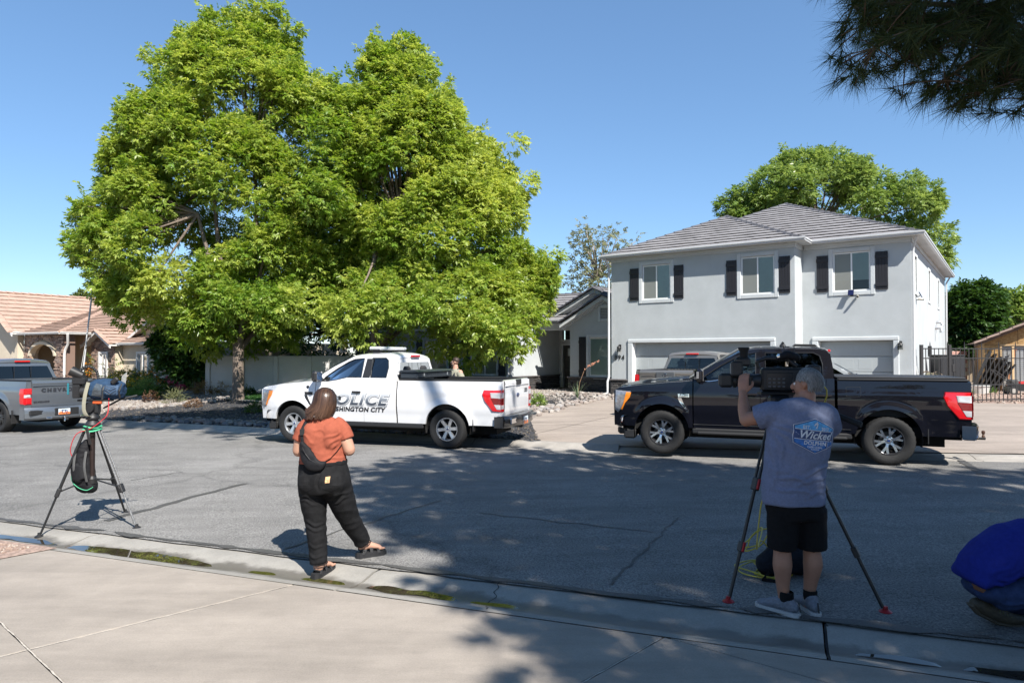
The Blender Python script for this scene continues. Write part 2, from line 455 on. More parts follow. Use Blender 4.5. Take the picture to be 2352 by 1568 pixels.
# ragged tar edge where asphalt meets the near gutter
ribbon([(x, ynear(x)+.06) for x in np.arange(-12, 8, .12)], .07, .0165, wob=.05, wv=1.6).build("road_edge_tar", M_TAR, road)

# near gutter pan: concrete segments with open joints
gut = empty("near_gutter"); tag(gut, kind="structure")
JX = [-15., -11.4, -8.0, -4.6, -1.2, 2.2, 5.6, 9.0, 12.4]
cosn = .926; nn = Vector((.377, .926))        # road-side normal of the near kerb line
def gutter_piece(x0, x1):
 n = max(4, int((x1-x0)/.2)); ds = [-.06, 0, .1, .18, .26, .36, .46, .54, .6, .66]
 P = []; ac = []
 for i in range(n+1):
  x = x0+(x1-x0)*i/n; row = []
  for k, d in enumerate(ds):
   dd = d + .012*mnoise.noise(Vector((x*3, d*4, 2)))*(k > 1 and k < 9)
   px, py = x - nn.x*dd, ynear(x) - nn.y*dd
   z = H(px, py) if d > 0 else zroad(px)-.012
   row.append((px, py, z+.006)); ac.append(max(0, d)/.66)
  P.append(row)
 mb = MB().grid(P)
 m_ = len(ds); base = len(mb.v)
 # end faces, 10 cm deep
 for e in (0, n):
  ring = P[e]; lo = [(a, b, c-.1) for a, b, c in ring]
  mb.add(list(ring)+lo, [(j, j+1, m_+j+1, m_+j) if e == 0 else (j+1, j, m_+j, m_+j+1) for j in range(m_-1)])
  ac += [max(0, d)/.66 for d in ds]*2
 o = mb.build("gutter_slab", M_GUT, gut, smooth=50)
 a = o.data.attributes.new("across", 'FLOAT', 'POINT'); a.data.foreach_set("value", ac)
 return o
for a, b_ in zip(JX[:-1], JX[1:]): gutter_piece(a+.012, b_-.012)
# near driveway: concrete slabs
drive = empty("near_driveway"); tag(drive, kind="structure")
da = Vector((.665, .747)); db = Vector((.747, -.665))
def clip(poly, p, n):
 out = []
 for i, a in enumerate(poly):
  b = poly[(i+1) % len(poly)]; da_ = (a-p).dot(n); db_ = (b-p).dot(n)
  if da_ >= 0: out.append(a)
  if da_*db_ < 0: out.append(a+(b-a)*(da_/(da_-db_)))
 return out
kp = Vector((-1.3, 6.27)) - nn*.661
def hdrive(x, y): return zroad(x)+.015+.04*(min((ynear(x)-y)*.926, 12)-.66)
for i in range(-5, 4):
 for j in range(-4, 6):
  a0 = 1.23+2.9*i; b0 = -5.21+2.9*j; g = .006
  q = [da*(a0+g)+db*(b0+g), da*(a0+2.9-g)+db*(b0+g), da*(a0+2.9-g)+db*(b0+2.9-g), da*(a0+g)+db*(b0+2.9-g)]
  q = clip(q, kp, -nn)
  q = clip(q, Vector((0, -9)), Vector((0, 1)))
  # the gravel bed left of the drive
  q = clip(q, Vector((-4.85, 6.95)), Vector((.86, -.5))) if q else q
  if len(q) < 3: continue
  c = sum(q, Vector((0, 0)))/len(q)
  ins = [p+(c-p).normalized()*.008 for p in q]
  jit = random.uniform(-.002, .002)
  top = [(p.x, p.y, hdrive(p.x, p.y)+.004+jit) for p in ins]; mid = [(p.x, p.y, hdrive(p.x, p.y)-.002+jit) for p in q]; bot = [(p.x, p.y, hdrive(p.x, p.y)-.12) for p in q]
  n = len(q); mb = MB()
  mb.add(top+mid+bot, [tuple(range(n))] + [((k+1) % n, k, n+k, n+(k+1) % n) for k in range(n)] + [(n+(k+1) % n, n+k, 2*n+k, 2*n+(k+1) % n) for k in range(n)])
  o = mb.build("slab", M_CONC, drive); recalc(o.data)
# crumbled white filler in the joints
M_FILL = mat("joint filler", (.42, .38, .33), .9, var=.3, scale=30)
for k, (p, q) in enumerate((((-5.21, -6), (-5.21, 6)), ((-2.31, -6), (-2.31, 6)))):
 pts = [da*t+db*p[0] for t in np.arange(-3, 5, .04)]
 pts = [(v.x, v.y) for v in pts if (v-kp).dot(nn) < -.02 and v.y > .4 and (v-Vector((-4.85, 6.95))).dot(Vector((.86, -.5))) > 0]
 ribbon(pts, .0075, .003, wob=.006, hf=hdrive, wv=1.2).build("joint_filler", M_FILL, drive)
pts = [da*1.23+db*t for t in np.arange(-7, 1, .04)]
pts = [(v.x, v.y) for v in pts if (v-kp).dot(nn) < -.02 and v.y > .4 and (v-Vector((-4.85, 6.95))).dot(Vector((.86, -.5))) > 0]
ribbon(pts, .0075, .003, wob=.006, hf=hdrive, wv=1.2).build("joint_filler", M_FILL, drive)
# hairline crack of the gutter, black joint sealant
M_SEAL = mat("joint sealant", (.02, .02, .02), .8, var=.2)
for xj in (2.2, -1.2):
 ribbon([(xj-nn.x*d+.01, ynear(xj)-nn.y*d) for d in np.arange(.0, .7, .03)], .022, -.004, wob=.008).build("joint_sealant", M_SEAL, gut)
cx = -.1
ribbon([(cx-nn.x*d+.2*d, ynear(cx)-nn.y*d) for d in np.arange(.0, .68, .03)], .008, .009, wob=.06).build("crack", M_SEAL, gut)
# puddles and algae along the flow line
def pmat(name, col, rough, trans=0.):
 m = mat(name, col, rough, var=.5, scale=9, spec=.5)
 return m
M_WATER = mat("gutter water", (.035, .028, .018), .015, var=.4, scale=5, spec=.6)
M_ALG = mat("green algae", (.040, .042, .014), .15, var=.6, scale=24, spec=.5, col2=(.085, .078, .022))
M_MUD = mat("brown silt", (.10, .07, .035), .25, var=.5, scale=14)
def puddle(name, x0, x1, wd, m, label, off=.37, seed=0, dz=.006):
 n = max(14, int((x1-x0)*22)); A = []; B = []
 for i in range(n+1):
  t = i/n; x = x0+(x1-x0)*t; env = (math.sin(math.pi*min(1, max(0, t))))**.45
  up = wd*env*(.55+.5*mnoise.noise(Vector((x*4.2, seed, 0)))); dn = wd*env*(.5+.5*mnoise.noise(Vector((x*4.7, seed+5, 0))))
  for arr, d in ((A, off-abs(dn)-.004), (B, off+abs(up)+.004)):
   arr.append((x-nn.x*d, ynear(x)-nn.y*d))
 z = [min(H(a[0], a[1]), H(b[0], b[1]))+dz for a, b in zip(A, B)]
 P = []
 for i, (a, b) in enumerate(zip(A, B)):
  row = []
  for k in range(7):
   x = a[0]+(b[0]-a[0])*k/6; y = a[1]+(b[1]-a[1])*k/6
   row.append((x, y, zroad(x)-.05+.006+(.019 if 'puddle' in name else .008)*math.sin(math.pi*min(1, max(0, i/n)))**.35))
  P.append(row)
 return MB().grid(P, flip=True).build(name, m, smooth=60, label=label, cat="puddle" if "puddle" in name else "algae patch")
puddle("puddle", -4.6, -2.7, .20, M_WATER, "long narrow puddle in the gutter beside the tripod with the blue covered camera", off=.37, seed=1)
puddle("puddle", -5.9, -4.7, .11, M_WATER, "thin shallow puddle in the gutter under the tripod foot by the gravel corner", off=.37, seed=2)
puddle("puddle", -1.12, -.3, .12, M_WATER, "dark puddle just past the gutter joint by the woman's sandals", off=.37, seed=3)
puddle("puddle", 2.35, 2.8, .07, M_WATER, "small blue sky puddle in the gutter past the black sealed joint", off=.37, seed=4)
puddle("puddle", 2.9, 3.6, .11, M_WATER, "wider blue sky puddle in the gutter near the crouching man", off=.37, seed=5)
puddle("algae_patch", -1.75, -1.3, .09, M_ALG, "green algae film in the gutter between the woman's sandals", off=.37, seed=6)
puddle("algae_patch", -2.3, -2.0, .07, M_ALG, "small olive algae film in the gutter beside the long puddle", off=.37, seed=7)
puddle("algae_patch", -.2, .2, .06, M_ALG, "yellow green algae streak in the gutter by the hairline crack", off=.37, seed=8)
# gravel corner by the near drive
pg = [(-4.62, 6.98), (-9, 8.74), (-14.6, 11.05), (-15, 1), (-8.4, 1)]
sheet("near_gravel_bed", pg, M_PINKG, .012, step=.5, hf=lambda x, y: hdrive(x, y))

# far kerb and gutter
fk = empty("far_kerb"); tag(fk, kind="structure")
def kerb_piece(x0, x1, raised):
 n = max(3, int((x1-x0)/.35)); P = []
 prof = [(-.02, -.01), (.0, .004), (.28, -.012), (.34, .01), (.44, .085 if raised else .03), (.56, .10 if raised else .045), (.6, .09 if raised else .04), (.62, -.05)]
 for i in range(n+1):
  x = x0+(x1-x0)*i/n; sl_ = (yfar(x+.05)-yfar(x-.05))/.1; nv = Vector((-sl_, 1)).normalized()
  P.append([(x+nv.x*d, yfar(x)+nv.y*d, zroad(x)+.012+h) for d, h in prof])
 mb = MB().grid(P, flip=True); m_ = len(prof)
 for e in (0, n):
  lo = [(a, b, c-.12) for a, b, c in P[e]]
  mb.add(list(P[e])+lo, [(j, j+1, m_+j+1, m_+j) for j in range(m_-1)])
 mb.build("kerb_stone", M_KERB, fk, smooth=40)
x = -40.
while x < 30:
 kerb_piece(x+.006, x+2.994, x < -.3); x += 3.
# far-side surfaces
HP0 = Vector((3.94, 27.0)); HD = Vector((math.cos(rad(36)), -math.sin(rad(36)))); HN = Vector((math.sin(rad(36)), math.cos(rad(36))))
HZ = .25
def hp(t, n, z=0):
 p = HP0+HD*t+HN*n; return Vector((p.x, p.y, HZ+z))
def xy(px, py): p = gp(px, py); return (p.x, p.y)
def offk(x, d):   # a point d metres behind the far kerb line
 return (x+.42*d, yfar(x)+.9*d)
# driveway: slabs on a grid parallel to the house
fdrv = empty("far_driveway"); tag(fdrv, kind="structure")
bound_l = [xy(1216, 958), xy(1250, 940), xy(1330, 921), xy(1425, 907.5)]
outline = [offk(.3, .64), bound_l[0], bound_l[1], bound_l[2], bound_l[3], tuple(hp(-.2, -.2)[:2]), tuple(hp(0, .06)[:2]), tuple(hp(6.9, .06)[:2]), tuple(hp(6.9, 1.1)[:2]), tuple(hp(10.2, 1.1)[:2]),
   tuple(hp(11.2, 1.1)[:2]), xy(2200, 925), xy(2352, 928), (25.0, 15.5), offk(24., .64)] + [offk(x, .64) for x in (16., 12., 8.6, 5.2, 1.87)]
def clip_convexless(poly, cell):
 # clip an arbitrary outline (subject) by a convex cell
 s_ = [Vector(p) for p in poly]
 for i in range(4):
  a = cell[i]; b = cell[(i+1) % 4]; e = (b-a); n = Vector((-e.y, e.x))
  s_ = clip(s_, a, n)
  if not s_: return []
 return s_
for i in range(-5, 9):
 for j in range(-6, 3):
  s0 = 3.4*i+.35; n0 = 3.05*j; g = .008
  cell = [HP0+HD*a+HN*b for a, b in ((s0+g, n0+g), (s0+3.4-g, n0+g), (s0+3.4-g, n0+3.05-g), (s0+g, n0+3.05-g))]
  q = clip_convexless(outline, cell)
  if len(q) < 3: continue
  ar = abs(sum(q[k].x*q[(k+1) % len(q)].y-q[(k+1) % len(q)].x*q[k].y for k in range(len(q))))/2
  if ar < .05: continue
  sheet("slab", [(p.x, p.y) for p in q], M_FDRV, .012+random.uniform(0, .003), step=.8, parent=fdrv, kind=None)
# walkway to the door
sheet("walkway", [tuple(hp(-6.8, -1.4)[:2]), tuple(hp(-.15, -.9)[:2]), tuple(hp(-.05, 1.4)[:2]), tuple(hp(-2.7, 1.5)[:2]), tuple(hp(-2.8, 4.2)[:2]), tuple(hp(-4.8, 4.2)[:2]), tuple(hp(-4.85, -.05)[:2]), tuple(hp(-7, -.05)[:2])], M_CONC, .016, step=.8)
# right-hand rock bed between drive and walkway
bed = [offk(.32, .655), bound_l[0], bound_l[1], bound_l[2], bound_l[3], tuple(hp(-.3, -1.0)[:2]), tuple(hp(-6.8, -1.5)[:2]), tuple(hp(-7.2, -1.2)[:2]), offk(-2.2, 8.), offk(-2.6, .66)]
sheet("gravel_bed", bed, M_BLK, .010, step=.7)
# left yard: black gravel with pale band behind
blk = [offk(-13.4, .65), offk(-11.8, .65), offk(-9, .65), offk(-6.07, .65), offk(-3, .65), offk(-2.4, .65), offk(-2.3, 9.5), xy(700, 902), xy(540, 912), xy(430, 929), xy(330, 938), xy(262, 936), xy(215, 960)]
sheet("gravel_bed", blk, M_BLK, .014, step=.7)
pale = [xy(200, 962), xy(262, 936), xy(330, 938), xy(430, 929), xy(540, 912), xy(700, 902), offk(-2.3, 9.6), offk(-2.4, 19), offk(-16, 18), xy(215, 922)]
sheet("pale_gravel_bed", pale, M_PALE, .010, step=.8)
turf = [xy(513, 916), xy(560, 909), xy(640, 902.5), xy(760, 900), xy(760, 925), xy(640, 926), xy(560, 921)]
tf = sheet("artificial_turf", turf, M_TURF, .05, step=.5)
rim = [xy(509, 917), xy(560, 922.5), xy(640, 928), xy(760, 927)]
ribbon([p for a, b_ in zip(rim[:-1], rim[1:]) for p in seg(a, b_, 6)][:], .2, .06, wv=.05).build("turf_edging", M_KERB, tf)
lawn = [xy(228, 911), xy(318, 910), xy(352, 907), xy(352, 892), xy(215, 890)]
lw = sheet("lawn", lawn, M_LAWN, .02, step=.5)
ed = [xy(226, 913), xy(318, 912), xy(356, 908), xy(420, 902)]
ribbon([p for a, b_ in zip(ed[:-1], ed[1:]) for p in seg(a, b_, 6)], .16, .05, wv=.05).build("lawn_edging", M_FDRV, lw)
yard2 = [xy(2195, 925), xy(2352, 928), (25.2, 15.6), (34, 24), tuple(hp(12, 26)[:2]), tuple(hp(10.2, 13)[:2]), tuple(hp(10.3, 1.2)[:2]), tuple(hp(11.2, 1.1)[:2])]
sheet("side_yard_gravel", yard2, M_PINKG, .012, step=.9)

# stones
def stone_mesh(seed, n=8, m=6, flat=.62):
 r = random.Random(seed); mb = MB().ball((0, 0, 0), 1, n, m)
 off = Vector((r.uniform(0, 50), r.uniform(0, 50), 0))
 ax_ = (r.uniform(.85, 1.2), r.uniform(.7, 1), flat*r.uniform(.8, 1.15))
 V = []
 for p in mb.v:
  k = 1+.22*mnoise.noise(Vector(p)*1.3+off); V.append((p[0]*k*ax_[0], p[1]*k*ax_[1], p[2]*k*ax_[2]))
 return V, mb.f
STV = [stone_mesh(i) for i in range(7)]
M_COB = [mat("river stone %s" % n, c, .75, var=.25, scale=3, bump=.2, bscale=30) for n, c in (("grey", (.13, .128, .13)), ("pale", (.20, .18, .168)), ("pink", (.18, .135, .118)), ("brown", (.135, .108, .088)), ("dark", (.07, .07, .078)))]  # stone colours darkened to stand in for missing tree shade
M_STMIX = None
def stone_stuff(name, spots, m, parent=None):
 V = []; Fq = []
 for (x, y, z, s, rz, k) in spots:
  vs, fs = SMALL[k % len(SMALL)]; o_ = len(V); c, sn = math.cos(rz)*s, math.sin(rz)*s
  V += [(x+p[0]*c-p[1]*sn, y+p[0]*sn+p[1]*c, z+p[2]*s) for p in vs]; Fq += [tuple(i+o_ for i in f) for f in fs]
 me = bpy.data.meshes.new(name); me.from_pydata(V, [], Fq); me.update()
 t = me.attributes.new("tint", 'FLOAT', 'FACE')
 nf = len(SMALL[0][1]); vals = np.repeat(RNG.random(len(spots)), nf)
 t.data.foreach_set("value", vals.astype(np.float32))
 return mk(name, me, m, parent, kind="stuff")
SMALL = [stone_mesh(100+i, 5, 3) for i in range(5)]
def tintmat(name, cols, rough=.8):
 m = bpy.data.materials.new(name); m.use_nodes = True; t = m.node_tree; b = t.nodes["Principled BSDF"]; b.inputs["Roughness"].default_value = rough
 a = t.nodes.new("ShaderNodeAttribute"); a.attribute_name = "tint"; r = t.nodes.new("ShaderNodeValToRGB")
 r.color_ramp.interpolation = 'CONSTANT' if len(cols) > 2 else 'LINEAR'
 el = r.color_ramp.elements
 for i, c in enumerate(cols):
  e = el[i] if i < 2 else el.new(i/len(cols))
  e.position = i/len(cols) if len(cols) > 2 else i; e.color = (*c, 1)
 t.links.new(a.outputs["Fac"], r.inputs[0]); t.links.new(r.outputs[0], b.inputs[0]); MATS[name] = m; return m
M_BLKS = tintmat("black gravel stones", [(.03, .03, .034), (.05, .05, .055), (.075, .072, .072), (.04, .038, .04), (.12, .10, .08)])
M_PALES = tintmat("pale gravel stones", [(.28, .24, .21), (.36, .33, .30), (.22, .18, .16), (.28, .26, .25), (.20, .17, .15)])
M_PINKS = tintmat("pink gravel stones", [(.33, .24, .19), (.28, .20, .16), (.38, .32, .27), (.23, .16, .13)])
def inside(p, poly):
 x, y = p; c = False; j = len(poly)-1
 for i in range(len(poly)):
  if (poly[i][1] > y) != (poly[j][1] > y) and x < (poly[j][0]-poly[i][0])*(y-poly[i][1])/(poly[j][1]-poly[i][1]+1e-12)+poly[i][0]: c = not c
  j = i
 return c
def scatter(poly, n, s0, s1, hf=H, seed=0, dz=.0, avoid=()):
 r = random.Random(seed); xs_ = [p[0] for p in poly]; ys_ = [p[1] for p in poly]; out = []
 k = 0
 while len(out) < n and k < n*8:
  k += 1; p = (r.uniform(min(xs_), max(xs_)), r.uniform(min(ys_), max(ys_)))
  if not inside(p, poly) or any(inside(p, a) for a in avoid): continue
  s_ = r.uniform(s0, s1); out.append((p[0], p[1], hf(*p)+dz+s_*.25, s_, r.uniform(0, 6.28), r.randrange(50)))
 return out
stone_stuff("gravel", scatter(blk, 7000, .018, .04, seed=1, dz=.014), M_BLKS)
stone_stuff("gravel", scatter(bed, 3500, .018, .04, seed=2, dz=.01), M_BLKS)
stone_stuff("pale_gravel", scatter(pale, 7000, .025, .06, seed=3, dz=.01, avoid=(turf, lawn)), M_PALES)
stone_stuff("pink_gravel", scatter(yard2, 5000, .025, .06, seed=4, dz=.012), M_PINKS)
stone_stuff("near_gravel", scatter([(-4.9, 6.98), (-7.5, 8.05), (-7.5, 6.0), (-5.6, 5.7)], 2500, .008, .022, hf=hdrive, seed=5, dz=.012), M_PINKS)
# cobbles: the row along the kerb as single stones, the farther bands as one mass
cob = empty("cobble_border"); tag(cob, kind="structure")
CM = []
for i, (vs, fs) in enumerate(STV):
 for mm in M_COB:
  me = bpy.data.meshes.new("stone"); me.from_pydata(vs, [], fs); me.materials.append(mm); shade(me); CM.append(me)
rr = random.Random(5); nst = 0
for x in np.arange(-12.3, -2.2, .036):
 d = .74+abs(rr.gauss(0, .42));
 if d > 1.6 or nst >= 296: continue
 px, py = offk(x, d); s_ = rr.uniform(.06, .115)*(1.1 if rr.random() < .1 else 1)
 o = mk("stone", rr.choice(CM), parent=cob); nst += 1
 o.location = (px, py, H(px, py)+.014+s_*.38+(.04 if d < 1.1 and rr.random() < .35 else 0)); o.scale = (s_, s_, s_); o.rotation_euler = (rr.uniform(-.4, .4), rr.uniform(-.4, .4), rr.uniform(0, 6.3))
band = []
for (a, b_) in ((xy(225, 945), xy(430, 929)), (xy(430, 929), xy(545, 912)), (xy(1232, 946), xy(1330, 925)), (xy(1330, 925), xy(1420, 909)), (xy(1222, 955), xy(1236, 930)), (xy(1225, 912), xy(1330, 905)), (xy(1330, 905), xy(1410, 908))):
 for _ in range(90):
  t = rr.random(); px = a[0]+(b_[0]-a[0])*t+rr.gauss(0, .25); py = a[1]+(b_[1]-a[1])*t+rr.gauss(0, .28)
  s_ = rr.uniform(.05, .11); band.append((px, py, H(px, py)+.014+s_*.35, s_, rr.uniform(0, 6.3), rr.randrange(50)))
stone_stuff("cobbles", band, M_PALES)
more = []
for x in np.arange(-12.6, -2.2, .03):
 d = .7+rr.random()*.95; px, py = offk(x, d); s_ = rr.uniform(.045, .09); more.append((px, py, H(px, py)+.014+s_*.3, s_, rr.uniform(0, 6.3), rr.randrange(50)))
stone_stuff("cobbles", more, tintmat("cobble mix", [(.12, .118, .12), (.19, .17, .155), (.17, .13, .11), (.09, .09, .095), (.14, .135, .13)]), cob)  # cobble tones kept darker in place of tree shade
# fallen leaves and blossom specks
sp = []
# building helpers (local frame: x along the front, y into the house, z up)
def stucco(name, col, bump=.3):
 return mat(name, col, .9, var=.085, scale=.9, bump=bump, bscale=90, spec=.2)
M_STUC = stucco("grey stucco", (.425, .45, .46))
M_TRIM = stucco("pale grey trim stucco", (.50, .525, .535))
M_GUTW = mat("painted gutter", (.50, .51, .52), .4, var=.05)
M_SHUT = mat("black shutter paint", (.012, .012, .016), .55, var=.2, scale=30, bump=.1)
M_VINYL = mat("white vinyl frame", (.78, .78, .76), .35, var=.03)
M_BLIND = mat("closed blind", (.72, .76, .72), .6, var=.05)
M_GAR = mat("garage door paint", (.355, .385, .395), .5, var=.04, scale=2, bump=.05, bscale=200)
M_PANE = glass("window pane", (.86, .95, .91), .9)
M_SCREEN = mat("insect screen", (.36, .37, .34), .8, var=.05)
M_LEDGE = tintmat("dark ledgestone", [(.045, .043, .045), (.062, .058, .058), (.034, .034, .036), (.08, .075, .072), (.05, .045, .043)], .75)
M_CAPST = mat("stone cap", (.11, .10, .10), .8, var=.2, scale=8, bump=.3)
M_TILE = mat("grey roof tile", (.265, .255, .26), .85, var=.16, scale=1.4, bump=.2, bscale=60)
M_CAPT = mat("dark ridge tile", (.075, .075, .085), .75, var=.15, scale=3, bump=.2)
M_UNDER = mat("tile underside", (.10, .095, .09), .9, var=.1)
M_DARK = mat("dark void", (.01, .01, .01), .9, var=0)
M_BLKMET = mat("black metal", (.015, .015, .016), .45, var=.1, scale=20)
M_LAMPG = glass("lantern glass", (.75, .75, .72), .8)
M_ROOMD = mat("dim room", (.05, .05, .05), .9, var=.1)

def wall(parent, name, u0, u1, z0, z1, holes, m, y=0., depth=.2, side=None, top=None):
 """front wall with real openings and reveals; side=x makes a wall across x (u is y)"""
 fn = (lambda a, b: (a, y, b)) if side is None else (lambda a, b: (side, a, b))
 outer = top or [(u0, z0), (u1, z0), (u1, z1), (u0, z1)]
 mb = MB()
 hs = []
 for h in holes:
  a, b, c, d = h; hs.append([(a, c), (a, d), (b, d), (b, c)])
 mb.holed([outer]+hs, fn)
 s_ = 1 if side is None else -1
 for a, b, c, d in holes:
  q = [(a, c), (b, c), (b, d), (a, d)]
  for k in range(4):
   p0, p1 = q[k], q[(k+1) % 4]
   if side is None: mb.add([(p0[0], y, p0[1]), (p1[0], y, p1[1]), (p1[0], y+depth, p1[1]), (p0[0], y+depth, p0[1])], [(0, 1, 2, 3)])
   else: mb.add([(side, p0[0], p0[1]), (side, p1[0], p1[1]), (side-depth, p1[0], p1[1]), (side-depth, p0[0], p0[1])], [(0, 1, 2, 3)])
 return mb.build(name, m, parent)
def frame_ring(mb, a, b, c, d, w, y0, y1, cbev=.0, sides="tblr"):
 if "l" in sides: mb.box(a, a+w, y0, y1, c, d, c=cbev)
 if "r" in sides: mb.box(b-w, b, y0, y1, c, d, c=cbev)
 i0 = a+w-.002 if "l" in sides else a; i1 = b-w+.002 if "r" in sides else b
 if "t" in sides: mb.box(i0, i1, y0+.002, y1-.002, d-w, d-.002, c=cbev)
 if "b" in sides: mb.box(i0, i1, y0+.002, y1-.002, c+.002, c+w, c=cbev)
 return mb
def window(parent, a, b, c, d, trim=.14, y=0., M=None, m_trim=None, blind=1., screen=True, slats=30, split=True, name="window", m_blind=None, m_frame=None, pane=None, tilt=0.):
 """a sliding window; trim outer a..b x c..d on the wall face y; parts under one window frame"""
 mf = m_frame or M_VINYL
 mb = MB(); A, B, C, D = a+trim, b-trim, c+trim, d-trim
 frame_ring(mb, A, B, C, D, .05, y+.03, y+.10)
 if split: mid = (A+B)/2; mb.box(mid-.025, mid+.025, y+.028, y+.098, C+.05, D-.05)
 w_ = mb.build(name, mf, parent, M=M)
 frame_ring(MB(), a, b, c, d, trim, y-.03, y+.05, cbev=.012).build("trim", m_trim or M_TRIM, w_)
 xs_ = [(A+.05, (A+B)/2-.025), ((A+B)/2+.025, B-.05)] if split else [(A+.05, B-.05)]
 for k, (p, q) in enumerate(xs_):
  MB().add([(p, y+.042, C+.05), (q, y+.042, C+.05), (q, y+.042, D-.05), (p, y+.042, D-.05)], [(0, 1, 2, 3)]).build("pane", pane or M_PANE, w_)
 zb = D-.05-(D-C-.1)*blind
 mb = MB(); n = max(4, int(slats*blind)); h = (D-.05-zb)/n
 for k in range(n):
  z = zb+h*k
  mb.add([(A+.05, y+.052, z), (B-.05, y+.052, z), (B-.05, y+.052+h*.45, z+h*1.06), (A+.05, y+.052+h*.45, z+h*1.06)], [(0, 1, 2, 3)])
 mb.build("blind", m_blind or M_BLIND, w_, kind="stuff")
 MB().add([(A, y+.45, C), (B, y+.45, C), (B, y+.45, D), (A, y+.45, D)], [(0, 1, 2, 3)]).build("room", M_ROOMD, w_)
 if screen and split:
  p, q = xs_[0]
  MB().add([(p, y+.034, C+.05), (q, y+.034, C+.05), (q, y+.034, D-.05), (p, y+.034, D-.05)], [(0, 1, 2, 3)]).build("screen", M_SCRN, w_)
 return w_
def mesh_screen():
 m = bpy.data.materials.new("fine screen"); m.use_nodes = True; t = m.node_tree; b = t.nodes["Principled BSDF"]; out = t.nodes["Material Output"]
 b.inputs["Base Color"].default_value = (.33, .34, .31, 1); b.inputs["Roughness"].default_value = .8
 tr = t.nodes.new("ShaderNodeBsdfTransparent"); mx = t.nodes.new("ShaderNodeMixShader"); mx.inputs[0].default_value = .55
 t.links.new(tr.outputs[0], mx.inputs[1]); t.links.new(b.outputs[0], mx.inputs[2]); t.links.new(mx.outputs[0], out.inputs[0]); MATS["fine screen"] = m; return m
M_SCRN = mesh_screen()
def shutter(parent, a, b, c, d, y=0., n=4):
 s_ = MB().box(a, b, y-.018, y-.003, c, d).build("shutter", M_SHUT, parent)
 wd = (b-a)/n
 for k in range(n): MB().box(a+wd*k+.004, a+wd*(k+1)-.004, y-.036, y-.018, c-.002, d+.002, c=.004).build("plank", M_SHUT, s_)
 for z in (c+.13*(d-c), d-.13*(d-c)): MB().box(a-.006, b+.006, y-.058, y-.036, z-.06, z+.06, c=.005).build("batten", M_SHUT, s_)
 return s_
def ledgestone(parent, a, b, c, d, y, m, rows=.075, seed=0, side=None, budget=None, lmin=.16, lmax=.42, mask=None):
 """stacked stones as single pieces on a wall face; side = x puts them on a wall across x"""
 r = random.Random(seed); z = c; stf = MB(); ti = []
 while z < d-.02:
  h = min(rows*r.uniform(.75, 1.3), d-z); u = a-r.uniform(0, .2)
  while u < b-.01:
   L_ = r.uniform(lmin, lmax); p, q = max(a, u), min(b, u+L_); u += L_
   if q-p < .03: continue
   if mask and not mask((p+q)/2, z+h/2): continue
   dp = r.uniform(.018, .06)
   mb = MB()
   box = (p+.004, q-.004, y-dp, y+.01, z+.003, z+h-.003)
   if side is not None: box = (side-.01, side+dp, p+.004, q-.004, z+.003, z+h-.003)
   if budget is not None and budget[0] <= 0:
    stf.box(*box, c=.009); ti += [r.random()]*26; continue
   mb.box(*box, c=.009)
   o = mb.build("stone", m, parent);
   t_ = o.data.attributes.new("tint", 'FLOAT', 'FACE'); t_.data.foreach_set("value", [r.random()]*len(o.data.polygons))
   if budget is not None: budget[0] -= 1
  z += h
 if stf.v:
  o = stf.build("stones", m, parent, kind="stuff"); nf = len(o.data.polygons)
  t_ = o.data.attributes.new("tint", 'FLOAT', 'FACE'); t_.data.foreach_set("value", [ti[min(len(ti)-1, i)] for i in range(nf)])
